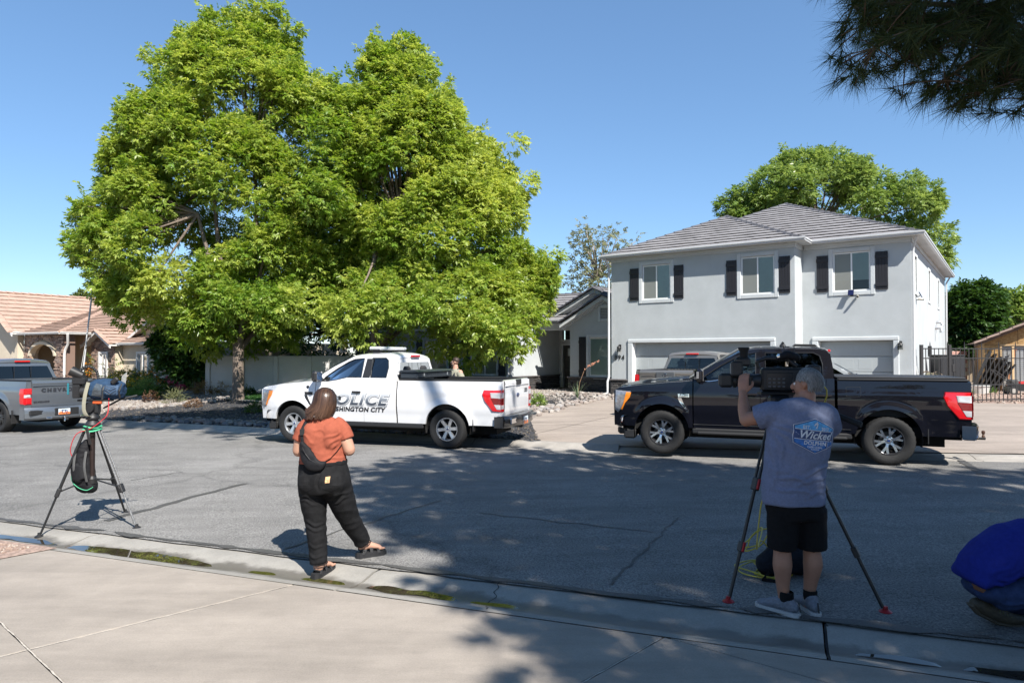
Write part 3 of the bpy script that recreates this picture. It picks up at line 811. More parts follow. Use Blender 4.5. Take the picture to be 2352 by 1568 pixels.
class Roof:
 """flat concrete tiles, laid course by course; the nearest ones are single pieces"""
 def __init__(s, parent, m_tile, m_cap, name="roof"):
  s.tiles = []; s.mt = m_tile; s.mc = m_cap; s.deck = MB(); s.caps = []; s.parent = parent; s.name = name
 def plane(s, poly, e0, up, z0, pitch, course=.30, wid=.33, seed=0, thick=.05):
  """poly in plan; e0 a point on the eave, up the unit upslope direction, z0 eave height"""
  r = random.Random(seed); up = Vector(up).normalized(); ea = Vector((up.y, -up.x)); e0 = Vector(e0)
  P = [Vector(p) for p in poly]
  ar = sum(P[i].x*P[(i+1) % len(P)].y-P[(i+1) % len(P)].x*P[i].y for i in range(len(P)))
  if ar < 0: P = P[::-1]
  zf = lambda p: z0+pitch*(p-e0).dot(up)
  s.deck.add([(p.x, p.y, zf(p)) for p in P], [tuple(range(len(P)))])
  ss = [(p-e0).dot(up) for p in P]; us = [(p-e0).dot(ea) for p in P]
  k = 0; sv = min(ss)
  while sv < max(ss)-.01:
   u = min(us)-wid*(.5 if k % 2 else 1.)
   while u < max(us):
    q = [e0+ea*a+up*b for a, b in ((u+.004, sv), (u+wid-.004, sv), (u+wid-.004, sv+course*1.12), (u+.004, sv+course*1.12))]
    q0 = len(q)
    for i in range(len(P)):
     a = P[i]; b = P[(i+1) % len(P)]; e = b-a
     if e.length < 1e-6: continue
     q = clip(q, a, Vector((-e.y, e.x)).normalized())
     if len(q) < 3: break
    u += wid
    if len(q) < 3: continue
    jit = r.uniform(-.004, .004)
    lk = [((p-e0).dot(up)-sv)/course for p in q]; top = [(p.x, p.y, zf(p)+thick+.022+jit-.056*k_) for p, k_ in zip(q, lk)]; bot = [(p.x, p.y, zf(p)+max(.002, thick+.022+jit-.056*k_-.024)) for p, k_ in zip(q, lk)]
    s.tiles.append((top, bot))
   sv += course; k += 1
 def cap(s, a, b, w=.13, n=None, rise=.07):
  a, b = Vector(a), Vector(b); L_ = (b-a).length; n = n or max(1, int(L_/.38)); t = (b-a)/n
  sd = Vector((t.y, -t.x, 0)).normalized()
  for i in range(n):
   p = a+t*i; q = p+t*1.06; mb = MB(); u0 = Vector((0, 0, .085)); u1 = Vector((0, 0, .055))
   ring = lambda c, u, w_: [c-sd*w_+u-Vector((0, 0, rise)), c-sd*w_*.5+u, c+sd*w_*.5+u, c+sd*w_+u-Vector((0, 0, rise)), c+sd*(w_-.02)+u-Vector((0, 0, rise+.03)), c-sd*(w_-.02)+u-Vector((0, 0, rise+.03))]
   r0, r1 = ring(p, u0, w), ring(q, u1, w*.93)
   mb.add(r0+r1, [(0, 1, 2, 3, 4, 5), (11, 10, 9, 8, 7, 6)]+[(j, (j+1) % 6+0, (j+1) % 6+6, j+6) for j in range(6)])
   s.caps.append(mb)
 def done(s, M, most=300):
  d = s.deck.build(s.name, M_UNDER, s.parent)
  campos = M.inverted() @ Vector((0, 0, CAM_Z))
  s.tiles.sort(key=lambda tb: (Vector(tb[0][0])-campos).length)
  rest = MB()
  for k, (top, bot) in enumerate(s.tiles):
   n = len(top)
   mb = MB() if k < most else rest
   mb.add(top+bot, [tuple(range(n))]+[((j+1) % n, j, n+j, n+(j+1) % n) for j in range(n)])
   if k < most: mb.build("roof_tile", s.mt, d)
  if rest.v: rest.build("roof_tiles", s.mt, d, kind="stuff")
  for mb in s.caps: o = mb.build("ridge_cap", s.mc, d); recalc(o.data)
  return d
def gutter_run(parent, a, b, m=None, w=.12, h=.11, name="rain_gutter"):
 a, b = Vector(a), Vector(b); t = (b-a).normalized(); out = Vector((t.y, -t.x, 0))   # outward on the right of travel
 prof = [(0, 0), (w*.75, 0), (w*.8, h*.35), (w, h*.55), (w, h), (w-.012, h), (w-.012, h*.6), (0, h*.12)]
 mb = MB(); n = len(prof)
 vs = [a+out*p+Vector((0, 0, q)) for p, q in prof]+[b+out*p+Vector((0, 0, q)) for p, q in prof]
 mb.add(vs, [tuple(range(n)), tuple(range(2*n-1, n-1, -1))]+[((i+1) % n, i, n+i, n+(i+1) % n) for i in range(n)])
 o = mb.build(name, m or M_GUTW, parent); recalc(o.data); return o
def downspout(parent, pts, m=None, w=.075, name="downspout"):
 o = MB().tube(pts, [(w/2*1.2, w/2*1.0)]*len(pts), 6).build(name, m or M_GUTW, parent, smooth=50); return o
def lantern(parent, x, y, z):
 """coach lantern on a wall: back plate, arm, cage, shade"""
 o = MB().box(x-.045, x+.045, y-.02, y-.001, z-.02, z+.17, c=.006).build("wall_lantern", M_BLKMET, parent)
 MB().tube([(x, y-.02, z+.12), (x, y-.09, z+.17), (x, y-.13, z+.13)], .012, 8).build("arm", M_BLKMET, o, smooth=True)
 mb = MB().lathe([(0, .125), (.03, .12), (.085, .06), (.09, .045), (.03, .05)], 12, Matrix.Translation((x, y-.13, z)))
 mb.build("lamp_shade", M_BLKMET, o, smooth=True)
 MB().lathe([(.06, .045), (.062, -.1), (.0, -.105)], 12, Matrix.Translation((x, y-.13, z))).build("lamp_glass", M_LAMPG, o, smooth=True)
 mb = MB()
 for k in range(8):
  a = k*math.pi/4; mb.box(-.005, .005, .062, .072, -.11, .05, Matrix.Translation((x, y-.13, z)) @ Matrix.Rotation(a, 4, 'Z'))
 for zz in (-.11, -.04): mb.lathe([(.064, zz), (.076, zz), (.076, zz+.014), (.064, zz+.014)], 16, Matrix.Translation((x, y-.13, z)), closed=True)
 mb.build("cage", M_BLKMET, o)
 return o

# the two-storey grey house
house = empty("grey_house", (HP0.x, HP0.y, HZ), rad(-36), label="two-storey grey stucco house with garage doors, black shutters and low side wing", cat="house")
MH = Matrix.Translation((HP0.x, HP0.y, HZ)) @ Matrix.Rotation(rad(-36), 4, 'Z')
W1, W2 = (1.19, 2.61, 3.57, 5.17), (4.96, 6.38, 3.57, 5.17)
W3 = (7.75, 9.17, 3.60, 5.20)
G1, G2 = (.92, 6.09, 0, 2.06), (7.41, 9.67, 0, 2.07)
sh = lambda w_: (w_[0]+.14, w_[1]-.14, w_[2]+.14, w_[3]-.14)
EZ = 5.40
wall(house, "front_wall", 0, 6.9, -.4, EZ, [sh(W1), sh(W2), (G1[0], G1[1], -.3, G1[3])], M_STUC, y=0, depth=.22)
wall(house, "front_wall", 6.9, 10.2, -.4, EZ, [sh(W3), (G2[0], G2[1], -.3, G2[3])], M_STUC, y=1.03, depth=.22)
wall(house, "return_wall", 0, 1.03, -.4, EZ, [], M_STUC, side=6.9)
SD = 15.5
SW = [(1.75, 2.75, 3.6, 5.0), (6.6, 7.6, 3.6, 5.0), (11.0, 12.0, 3.6, 5.0)]
wall(house, "side_wall", 1.03, SD, -.4, EZ, [(a+.12, b-.12, c+.12, d-.12) for a, b, c, d in SW], M_STUC, side=10.2)
wall(house, "side_wall", 0, SD, -.4, EZ, [], M_STUC, side=0.)
MB().add([(0, SD, -.4), (10.2, SD, -.4), (10.2, SD, EZ), (0, SD, EZ)], [(0, 1, 2, 3)]).build("back_wall", M_STUC, house)
# corner bead and frieze boards under the eaves
mb = MB(); mb.box(.0, 6.93, -.035, .0, EZ-.16, EZ-.002, c=.008).box(-.03, 6.95, -.07, .0, EZ-.07, EZ-.004, c=.008)
mb.box(6.96, 10.2, .995, 1.03, EZ-.16, EZ-.002, c=.008).box(6.97, 10.25, .96, 1.03, EZ-.07, EZ-.004, c=.008)
mb.box(10.2, 10.235, 1.03, SD, EZ-.16, EZ-.002, c=.008).box(6.9, 6.935, .0, .995, EZ-.16, EZ-.002, c=.008)
mb.build("frieze", M_TRIM, house)
for k, w_ in enumerate((W1, W2, W3)):
 yy = 1.03 if k == 2 else 0
 window(house, *w_, y=yy, blind=(1, 1, .74)[k])
for a, b, yy, z in ((.81, 1.175, 0, 3.70), (2.625, 2.985, 0, 3.70), (4.585, 4.945, 0, 3.71), (6.395, 6.755, 0, 3.71), (7.375, 7.735, 1.03, 3.75), (9.185, 9.545, 1.03, 3.75)):
 shutter(house, a, b, z, z+1.24, y=yy)
for a, b, c, d in SW:
 window(house, a, b, c, d, trim=.12, M=Matrix.Translation((10.2, 0, 0)) @ Matrix.Rotation(math.pi/2, 4, 'Z'), slats=26)
# garage doors
for k, (a, b, c, d) in enumerate((G1, G2)):
 y = 0 if k == 0 else 1.03
 g = MB().box(a-.02, b+.02, y+.235, y+.25, -.05, d+.03).build("garage_door", M_GAR, house)
 n = 4; hh = d/n
 for i in range(n):
  p = MB().box(a, b, y+.19, y+.23, i*hh+.006, (i+1)*hh-.006, c=.012).build("door_panel", M_GAR, g)
  m2 = MB(); nn_ = 8 if k == 0 else 4; wv = (b-a)/nn_
  for j in range(nn_): m2.box(a+wv*j+.08, a+wv*(j+1)-.08, y+.187, y+.192, i*hh+.09, (i+1)*hh-.09, c=.002)
  m2.build("pressed_field", M_GAR, g)
 tr = MB(); tr.box(a-.2, a, y-.05, y+.02, -.25, d+.005, c=.015); tr.box(b, b+.17, y-.05, y+.02, -.25, d+.005, c=.015); tr.box(a-.2, b+.17, y-.056, y+.02, d+.004, d+.14, c=.02)
 tr.build("garage_trim", M_TRIM, house)
 MB().box(a+.0, a+.03, y+.02, y+.19, 0, d-.01).build("door_seal", M_VINYL, house)
# stone pier at the left corner, caps
def capstone(a, b, y, z, p=house): MB().box(a, b, y-.085, y+.0, z, z+.06, c=.012).build("stone_cap", M_CAPST, p)
ledgestone(house, -.04, .69, -.2, .60, 0, M_LEDGE, seed=3); capstone(-.05, .71, 0, .60)
# gutters, fascia and spouts
mb = MB()
mb.add([(-.3, -.3, EZ), (7.2, -.3, EZ), (7.2, .73, EZ), (10.5, .73, EZ), (10.5, SD+.3, EZ), (10.2, SD, EZ), (10.2, 1.03, EZ), (6.9, 1.03, EZ), (6.9, 0, EZ), (0, 0, EZ)], [tuple(range(10))])
mb.add([(-.3, -.3, EZ), (0, 0, EZ), (0, SD, EZ), (-.3, SD+.3, EZ)], [(0, 1, 2, 3)])
mb.build("soffit", M_TRIM, house)
gutter_run(house, (-.33, -.3, EZ+.0), (7.32, -.3, EZ+.0)); gutter_run(house, (7.2, -.3, EZ), (7.2, .73, EZ)); gutter_run(house, (7.32, .73, EZ), (10.62, .73, EZ)); gutter_run(house, (10.5, .73, EZ), (10.5, SD+.3, EZ))
gutter_run(house, (-.3, SD+.3, EZ), (-.3, -.3, EZ))
downspout(house, [(-.12, -.33, EZ+.02), (-.10, -.30, EZ-.08), (-.09, -.06, EZ-.32), (-.09, -.05, EZ-.5), (-.09, -.05, .75), (-.10, -.16, .55), (-.10, -.16, .12), (-.22, -.3, .0)])
downspout(house, [(10.42, .9, EZ+.02), (10.36, .95, EZ-.1), (10.27, 1.1, EZ-.3), (10.25, 1.12, EZ-.5), (10.25, 1.12, -.1)])
downspout(house, [(10.45, SD-.2, EZ+.02), (10.28, SD-.2, EZ-.3), (10.25, SD-.2, -.1)])
# roof
PT = .47
R = Roof(house, M_TILE, M_CAPT)
ez = EZ+.06
R.plane([(-.3, -.3), (7.2, -.3), (3.45, 3.45)], (0, -.3), (0, 1), ez, PT, seed=1)
R.plane([(7.2, -.3), (7.2, .73), (3.45, 4.48), (3.45, 3.45)], (7.2, 0), (-1, 0), ez, PT, seed=2)
R.plane([(10.5, .73), (7.2, .73), (3.45, 4.48), (5.1, 6.13)], (8, .73), (0, 1), ez, PT, seed=3)
yb = SD+.3
R.plane([(10.5, .73), (5.1, 6.13), (5.1, yb-5.4), (10.5, yb)], (10.5, 1), (-1, 0), ez, PT, seed=4)
R.plane([(-.3, -.3), (3.45, 3.45), (3.45, 4.48), (-.3, 4.48)], (-.3, 0), (1, 0), ez, PT, seed=5)
R.plane([(-.3, 4.48), (3.45, 4.48), (5.1, 6.13), (5.1, yb-5.4), (-.3, yb)], (-.3, 0), (1, 0), ez, PT, seed=6)
R.plane([(-.3, yb), (5.1, yb-5.4), (10.5, yb)], (0, yb), (0, -1), ez, PT, seed=7)
zz = lambda h: ez+PT*h
R.cap((-.3, -.3, ez), (3.45, 3.45, zz(3.75))); R.cap((7.2, -.3, ez), (3.45, 3.45, zz(3.75))); R.cap((3.45, 3.45, zz(3.75)), (3.45, 4.48, zz(3.75)), n=3)
R.cap((10.5, .73, ez), (5.1, 6.13, zz(5.4))); R.cap((3.45, 4.48, zz(3.75)), (5.1, 6.13, zz(5.4))); R.cap((5.1, 6.13, zz(5.4)), (5.1, yb-5.4, zz(5.4)))
R.done(MH, 300)
# lanterns, house number, cameras with solar panels
for x, y, z in ((.38, 0, 1.84), (6.5, 0, 1.86), (9.88, 1.03, 1.88)): lantern(house, x, y, z)
for k, ch in enumerate("894"):
 me = text_mesh(ch, .26, bold=.001, extrude=.006, name="house_number")
 o = mk("house_number", me, M_BLKMET, house, M=Matrix.Translation((.2+.155*k, -.02, 1.50)) @ Matrix.Rotation(math.pi/2, 4, 'X'))
M_SOLAR = mat("solar cells", (.01, .013, .05), .15, var=.2, scale=30)
M_CAMW = mat("camera shell", (.45, .43, .38), .4, var=.05)
def seccam(parent, M):
 o = MB().box(-.09, .09, -.012, .012, -.10, .10, Matrix.Translation((0, -.14, .06)) @ Matrix.Rotation(rad(-25), 4, 'X'), c=.004).build("security_camera", M_SOLAR, parent, M=M)
 mb = MB().tube([(0, 0, 0), (0, -.08, 0), (0, -.13, .05)], .012, 8).box(-.04, .04, -.01, 0, -.05, .05)
 mb.tube([(.12, 0, -.1), (.17, -.05, -.1), (.19, -.09, -.07)], .012, 8); mb.build("bracket", M_BLKMET, o)
 MB().tube([(.19, -.04, -.06), (.21, -.2, -.09)], [.04, .038], 12).build("camera_body", M_CAMW, o, smooth=True)
 MB().tube([(.21, -.2, -.09), (.212, -.215, -.093)], [.034, .032], 12).build("lens", M_DARK, o)
seccam(house, Matrix.Translation((8.46, 1.03, 3.62)))
seccam(house, Matrix.Translation((10.2, 2.3, 3.55)) @ Matrix.Rotation(math.pi/2, 4, 'Z'))
# vent hoods and meter box on the side wall
mb = MB(); mb.tube([(10.2, 9.6, 2.75), (10.42, 9.6, 2.75), (10.45, 9.6, 2.55)], .09, 10); mb.tube([(10.2, 10.2, 3.0), (10.4, 10.2, 3.0), (10.43, 10.2, 2.85)], .07, 10)
mb.build("vent_hood", mat("galvanised sheet", (.55, .56, .57), .35, .7, var=.1), house, smooth=True)
lantern_side = MB().box(10.2, 10.32, 6.3, 6.5, 1.55, 1.95, c=.02).build("meter_box", M_BLKMET, house)
# low wing: projecting room on the left, recessed door, gabled room beside the garage
WZ = 2.72
LW = [(-7.21, -5.59, .56, 2.42), (-10.2, -8.52, .56, 2.42)]
wall(house, "wing_wall", -15, -4.95, -.4, WZ, [sh(w_) for w_ in LW], M_STUC, y=0.)
for w_ in LW:
 window(house, *w_, y=0., slats=26, m_blind=mat("white blind", (.75, .75, .73), .5, var=.04), screen=False, m_trim=M_TRIM)
for a in (-7.62, -5.60, -10.6, -8.5): shutter(house, a, a+.36, .68, 2.3, y=0.)
wall(house, "wing_wall", 0, 4.3, -.4, 3.05, [], M_STUC, side=-4.95)
wall(house, "door_wall", -4.95, -2.6, -.4, 3.1, [(-4.72, -3.75, -.1, 2.06), (-4.78, -3.7, 2.33, 2.78)], M_STUC, y=4.)
dm = MB().box(-4.72, -3.75, 4.09, 4.14, .02, 2.06).build("front_door", mat("dark olive door", (.045, .045, .040), .45, var=.1), house)
mb = MB()
for (a, b, c, d) in ((-4.62, -4.27, .15, .95), (-4.2, -3.85, .15, .95), (-4.62, -4.27, 1.05, 1.5)): mb.box(a, b, 4.08, 4.095, c, d, c=.006)
mb.build("door_field", MATS["dark olive door"], dm)
MB().box(-4.5, -3.97, 4.08, 4.095, 1.55, 1.92).build("door_glass", mat("bright door glass", (.5, .55, .55), .2, var=.1), dm)
frame_ring(MB(), -4.82, -3.65, -.1, 2.16, .10, 3.95, 4.06, sides="tlr").build("door_frame", M_TRIM, house)
frame_ring(MB(), -4.82, -3.65, 2.28, 2.84, .06, 3.97, 4.06).build("transom_frame", M_TRIM, house)
MB().add([(-4.78, 4.05, 2.33), (-3.7, 4.05, 2.33), (-3.7, 4.05, 2.78), (-4.78, 4.05, 2.78)], [(0, 1, 2, 3)]).build("transom_glass", M_PANE, house)
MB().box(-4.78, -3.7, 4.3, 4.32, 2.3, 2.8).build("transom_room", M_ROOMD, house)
# gabled room
GW = (-2.01, -.42, .56, 2.48)
wall(house, "gable_wall", -2.82, 0, -.4, 0, [sh(GW)], M_STUC, y=1.5, top=[(-2.82, -.4), (-.02, -.4), (-.02, 3.7), (-1.07, 4.02), (-2.82, 3.0)])
window(house, *GW, y=1.5, split=False, slats=42, m_trim=M_TRIM)
shutter(house, -2.36, -2.02, .68, 2.38, y=1.5)
wall(house, "gable_side", 1.5, 4.1, -.4, 3.02, [], M_STUC, side=-2.82)
v = frame_ring(MB(), -1.42, -.68, 3.02, 3.72, .12, 1.455, 1.51, cbev=.01).build("gable_vent", M_TRIM, house)
for k in range(7): MB().box(-1.3, -.8, 1.48, 1.51, 3.15+k*.065, 3.165+k*.065, Matrix.Identity(4)).build("vent_slat", mat("brown louvre", (.12, .09, .08), .7), v)
MB().box(-1.3, -.8, 1.515, 1.53, 3.14, 3.6).build("vent_backing", M_DARK, v)
ledgestone(house, -2.90, -.12, -.2, .60, 1.5, M_LEDGE, seed=4); capstone(-2.93, -.1, 1.5, .60)
ledgestone(house, 1.5, 4.0, -.2, .60, 0, M_LEDGE, seed=5, side=-2.82) if False else None
ledgestone(house, -9.0, -4.9, -.2, .60, 0, M_LEDGE, seed=6); capstone(-14, -4.86, 0, .60)
ledgestone(house, -.03, 4.0, -.2, .60, 0, M_LEDGE, seed=7, side=-4.95)
MB().box(-4.95, -4.865, -.085, 4.0, .60, .66, c=.012).build("stone_cap", M_CAPST, house)
downspout(house, [(-5.02, -.3, WZ), (-5.03, -.06, WZ-.3), (-5.03, -.05, .8), (-5.05, -.14, .6), (-5.05, -.14, 0)])
# porch header and wing roofs
MB().box(-4.95, -2.8, 2.0, 2.25, 2.72, 3.06, c=.01).build("porch_beam", M_STUC, house)
MB().add([(-4.95, 2, 3.06), (-2.82, 2, 3.06), (-2.82, 4, 3.06), (-4.95, 4, 3.06)], [(0, 1, 2, 3)]).build("porch_ceiling", M_TRIM, house)
mb = MB().box(-15, -4.9, -.06, 0, WZ-.16, WZ-.01, c=.01).box(-4.95, -4.86, -.06, 2.0, WZ-.14, WZ-.01, c=.01); mb.build("cornice", M_TRIM, house)
R2 = Roof(house, M_TILE, M_CAPT, "wing_roof")
R2.plane([(-16, 1.7), (-.02, 1.7), (-.02, 4.9), (-16, 4.9)], (0, 1.7), (0, 1), 3.14, .45, seed=11)
R2.plane([(-16, 4.9), (-.02, 4.9), (-.02, 8.4), (-16, 8.4)], (0, 8.4), (0, -1), 3.0, .45, seed=12)
R2.plane([(-16, -.35), (-4.6, -.35), (-4.6, 1.75), (-16, 4.2)], (0, -.35), (0, 1), WZ+.06, .30, seed=13)
R2.plane([(-3.2, 1.2), (-1.07, 1.2), (-1.07, 4.6), (-3.2, 3.3)], (-3.2, 0), (1, 0), 3.0, .54, seed=14)
R2.plane([(.03, 1.2), (-1.07, 1.2), (-1.07, 4.6), (.03, 4.6)], (1.06, 0), (-1, 0), 3.0, .54, seed=15)
R2.plane([(-4.4, 2.05), (-1.94, 2.05), (-1.94, 4.9), (-4.4, 3.0)], (-4.4, 0), (1, 0), 3.32, .50, seed=16)
R2.plane([(-1.2, 2.05), (-1.94, 2.05), (-1.94, 4.9), (-1.2, 4.9)], (.5, 0), (-1, 0), 3.32, .50, seed=17)
R2.cap((-3.25, 1.22, 3.0), (-1.07, 1.22, 4.15)); R2.cap((-.03, 1.22, 3.6), (-1.07, 1.22, 4.15)); R2.cap((-1.07, 1.25, 4.15), (-1.07, 4.6, 4.15))
R2.cap((-4.4, 2.05, 3.34), (-1.94, 2.05, 4.55)); R2.cap((-.6, 2.05, 3.9), (-1.94, 2.05, 4.55)); R2.cap((-1.94, 2.05, 4.55), (-1.94, 4.9, 4.55)); R2.cap((-14, 4.9, 4.6), (-.1, 4.9, 4.6))
R2.done(MH, 300)
wall(house, "gable_wall", -4.3, -.6, 2.9, 3, [], M_STUC, y=2.35, top=[(-4.2, 3.25), (-.6, 3.25), (-.6, 3.8), (-1.94, 4.48)])
for (a, za, b, zb_, y) in ((-3.18, 2.94, -1.07, 4.09, 1.44), (-1.07, 4.09, -.02, 3.52, 1.44), (-4.35, 3.3, -1.94, 4.5, 2.29), (-1.94, 4.5, -.6, 3.85, 2.29)):
 mb = MB().prism([(a, za-.16), (b, zb_-.16), (b, zb_), (a, za)], y-.24, y+.06); mb.prism([(a, za-.24), (b, zb_-.24), (b, zb_-.14), (a, za-.14)], y-.02, y+.06); mb.build("rake_trim", M_TRIM, house)
gutter_run(house, (-16, 1.7, 3.08), (-3.2, 1.7, 3.08)); gutter_run(house, (-15, -.35, WZ), (-4.5, -.35, WZ))
# the tan house with the clay roof (local x = into the lot, y = to the left along the street front)
BZ = .30; BC = (-22.3, 34.0)
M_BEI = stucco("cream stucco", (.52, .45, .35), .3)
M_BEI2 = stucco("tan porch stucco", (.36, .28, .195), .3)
M_CLAY = mat("pink clay tile", (.36, .245, .19), .85, var=.14, scale=2.0, bump=.15)
M_WHT = mat("white trim paint", (.6, .585, .56), .5, var=.05)
M_FIELD = tintmat("brown fieldstone", [(.20, .13, .10), (.30, .20, .15), (.16, .11, .09), (.36, .26, .20), (.24, .18, .15)], .8)
tan = empty("tan_house", (BC[0], BC[1], BZ), rad(60), label="single-storey cream house with pink clay tile roof, stone arch porch and white gutters", cat="house")
MT = Matrix.Translation((BC[0], BC[1], BZ)) @ Matrix.Rotation(rad(60), 4, 'Z')
# street-facing walls lie across local x; u = local y
def fwall(name, y0, y1, z1, x, m, holes=(), top=None):
 mb = MB(); outer = top or [(y0, -.4), (y1, -.4), (y1, z1), (y0, z1)]
 mb.holed([outer]+[list(h) for h in holes], lambda a, b: (x, a, b))
 for h in holes:
  for k in range(len(h)):
   p, q = h[k], h[(k+1) % len(h)]; mb.add([(x, p[0], p[1]), (x, q[0], q[1]), (x+.35, q[0], q[1]), (x+.35, p[0], p[1])], [(0, 1, 2, 3)])
 return mb.build(name, m, tan)
# gable-ended garage wing, at the left
rk = lambda y: 2.84+.69*(y-3.9)
fwall("gable_wall", 3.9, 10.2, 0, -.3, M_BEI, [[(6.2, -.3), (6.2, 1.55), (9.6, 1.55), (9.6, -.3)]], top=[(3.95, -.4), (10.2, -.4), (10.2, rk(3.9)), (7.05, rk(7.05)), (3.95, rk(3.95))])
MB().box(-.1, -.05, 6.2, 9.6, -.1, 1.55).build("garage_door", mat("brown garage door", (.16, .12, .10), .5), tan)
mb = MB(); mb.box(-.36, -.3, 6.05, 6.2, -.3, 1.68, c=.01); mb.box(-.36, -.3, 6.2, 9.7, 1.55, 1.68, c=.01); mb.build("garage_trim", M_WHT, tan)
MB().box(-.33, -.28, 6.35, 7.2, 2.9, 3.9, c=.005).build("gable_window", M_VINYL, tan)
MB().box(-.345, -.33, 6.43, 7.12, 2.98, 3.82).build("gable_pane", mat("pale glass", (.35, .42, .42), .1, var=.2), tan)
bud = [120]
def fstone(y0, y1, z0, z1, x, mask=None, seed=0, rows=.085, lmax=.34):
 r = random.Random(seed); z = z0; stf = MB(); ti = []
 while z < z1-.02:
  h = min(rows*r.uniform(.7, 1.35), z1-z); u = y0-r.uniform(0, .2)
  while u < y1-.01:
   L_ = r.uniform(.12, lmax); p, q = max(y0, u), min(y1, u+L_); u += L_
   if q-p < .03 or (mask and not mask((p+q)/2, z+h/2)): continue
   dp = r.uniform(.02, .07); bx = (x-dp, x+.01, p+.005, q-.005, z+.004, z+h-.004)
   if FB[0] > 0:
    FB[0] -= 1; o = MB().box(*bx, c=.01).build("stone", M_FIELD, tan)
    a = o.data.attributes.new("tint", 'FLOAT', 'FACE'); a.data.foreach_set("value", [r.random()]*len(o.data.polygons))
   else: stf.box(*bx, c=.01); ti += [r.random()]*26
  z += h
 if stf.v:
  o = stf.build("stones", M_FIELD, tan, kind="stuff"); a = o.data.attributes.new("tint", 'FLOAT', 'FACE'); a.data.foreach_set("value", ti[:len(o.data.polygons)]+[0]*max(0, len(o.data.polygons)-len(ti)))
FB = [290]
# arch porch
arch = [(.85, -.3), (.85, 1.55)] + [(2.05-1.2*math.cos(t), 1.55+.62*math.sin(t)) for t in np.linspace(.15, math.pi-.15, 11)] + [(3.25, 1.55), (3.25, -.3)]
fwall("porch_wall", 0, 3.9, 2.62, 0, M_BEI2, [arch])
inarch = lambda y, z: .95 < y < 3.15 and z < 1.6 or ((y-2.05)/1.42)**2+((z-1.5)/.85)**2 < 1 and z > 1.5
fstone(0, 3.9, 0, 2.58, 0, lambda y, z: not (inarch(y, z) or (.85 < y < 3.25 and z < 1.6)), seed=1)
mb = MB(); A_ = [(2.05-1.32*math.cos(t), 1.5+.74*math.sin(t)) for t in np.linspace(.0, math.pi, 15)]; B_ = [(2.05-1.18*math.cos(t), 1.5+.60*math.sin(t)) for t in np.linspace(.0, math.pi, 15)]
for i in range(14):
 mb.add([(-.09, *A_[i]), (-.09, *A_[i+1]), (-.09, *B_[i+1]), (-.09, *B_[i]), (.03, *A_[i]), (.03, *A_[i+1]), (.2, *B_[i+1]), (.2, *B_[i])], [(0, 3, 2, 1), (0, 1, 5, 4), (3, 7, 6, 2)])
mb.build("arch_trim", M_BEI, tan)
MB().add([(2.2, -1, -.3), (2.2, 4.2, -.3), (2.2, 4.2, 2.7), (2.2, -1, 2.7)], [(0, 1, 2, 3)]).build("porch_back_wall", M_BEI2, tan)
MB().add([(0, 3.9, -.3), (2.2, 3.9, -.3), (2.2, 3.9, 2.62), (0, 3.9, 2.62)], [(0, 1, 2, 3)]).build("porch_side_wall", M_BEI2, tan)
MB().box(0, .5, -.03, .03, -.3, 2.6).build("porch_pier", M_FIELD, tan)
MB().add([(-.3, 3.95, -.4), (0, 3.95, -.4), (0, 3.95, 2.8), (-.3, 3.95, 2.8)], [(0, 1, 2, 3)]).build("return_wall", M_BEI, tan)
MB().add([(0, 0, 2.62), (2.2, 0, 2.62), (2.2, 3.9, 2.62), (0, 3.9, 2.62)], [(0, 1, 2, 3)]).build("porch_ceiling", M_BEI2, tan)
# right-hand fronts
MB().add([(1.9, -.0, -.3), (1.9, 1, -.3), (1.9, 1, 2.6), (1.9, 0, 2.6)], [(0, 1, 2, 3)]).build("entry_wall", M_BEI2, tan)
MB().box(1.86, 1.9, .2, .75, 0, 1.9).build("entry_door", mat("grey entry door", (.22, .22, .2), .5), tan)
gk = lambda y: 2.16+.52*(1.1-abs(y+.75))
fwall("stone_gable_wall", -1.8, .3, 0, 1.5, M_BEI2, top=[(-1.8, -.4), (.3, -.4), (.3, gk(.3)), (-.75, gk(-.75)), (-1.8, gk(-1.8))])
fstone(-1.8, .3, 0, 2.75, 1.5, lambda y, z: z < gk(y)-.06 and not (-1.28 < y < -.42 and .35 < z < 1.72), seed=2)
def fwin(y0, y1, z0, z1, x, trim=.12):
 w_ = MB();
 for a, b, c, d in ((y0, y0+.05, z0, z1), (y1-.05, y1, z0, z1), (y0, y1, z0, z0+.05), (y0, y1, z1-.05, z1), ((y0+y1)/2-.025, (y0+y1)/2+.025, z0, z1)): w_.box(x-.03, x+.05, a, b, c, d)
 w_ = w_.build("window", M_VINYL, tan)
 t_ = MB()
 for a, b, c, d in ((y0-trim, y0, z0-trim, z1+trim), (y1, y1+trim, z0-trim, z1+trim), (y0, y1, z0-trim, z0), (y0, y1, z1, z1+trim)): t_.box(x-.10, x-.02, a, b, c, d, c=.01)
 t_.build("trim", M_WHT, w_)
 MB().add([(x-.01, y0, z0), (x-.01, y1, z0), (x-.01, y1, z1), (x-.01, y0, z1)], [(0, 1, 2, 3)]).build("pane", M_PANE, w_)
 mb = MB()
 for k in range(10):
  a = y0+(y1-y0)*k/10; mb.add([(x+.09, a, z0), (x+.06, a+(y1-y0)/20, z0), (x+.09, a+(y1-y0)/10, z0), (x+.09, a+(y1-y0)/10, z1), (x+.06, a+(y1-y0)/20, z1), (x+.09, a, z1)], [(0, 1, 4, 5), (1, 2, 3, 4)])
 mb.build("curtain", mat("pale curtain", (.5, .6, .56), .8, var=.1), w_)
fwin(-1.15, -.55, .48, 1.6, 1.5)
fwall("front_wall", -7.5, -1.8, 2.12, 1.9, M_BEI, [[(-3.9, .4), (-3.9, 1.6), (-3.1, 1.6), (-3.1, .4)]])
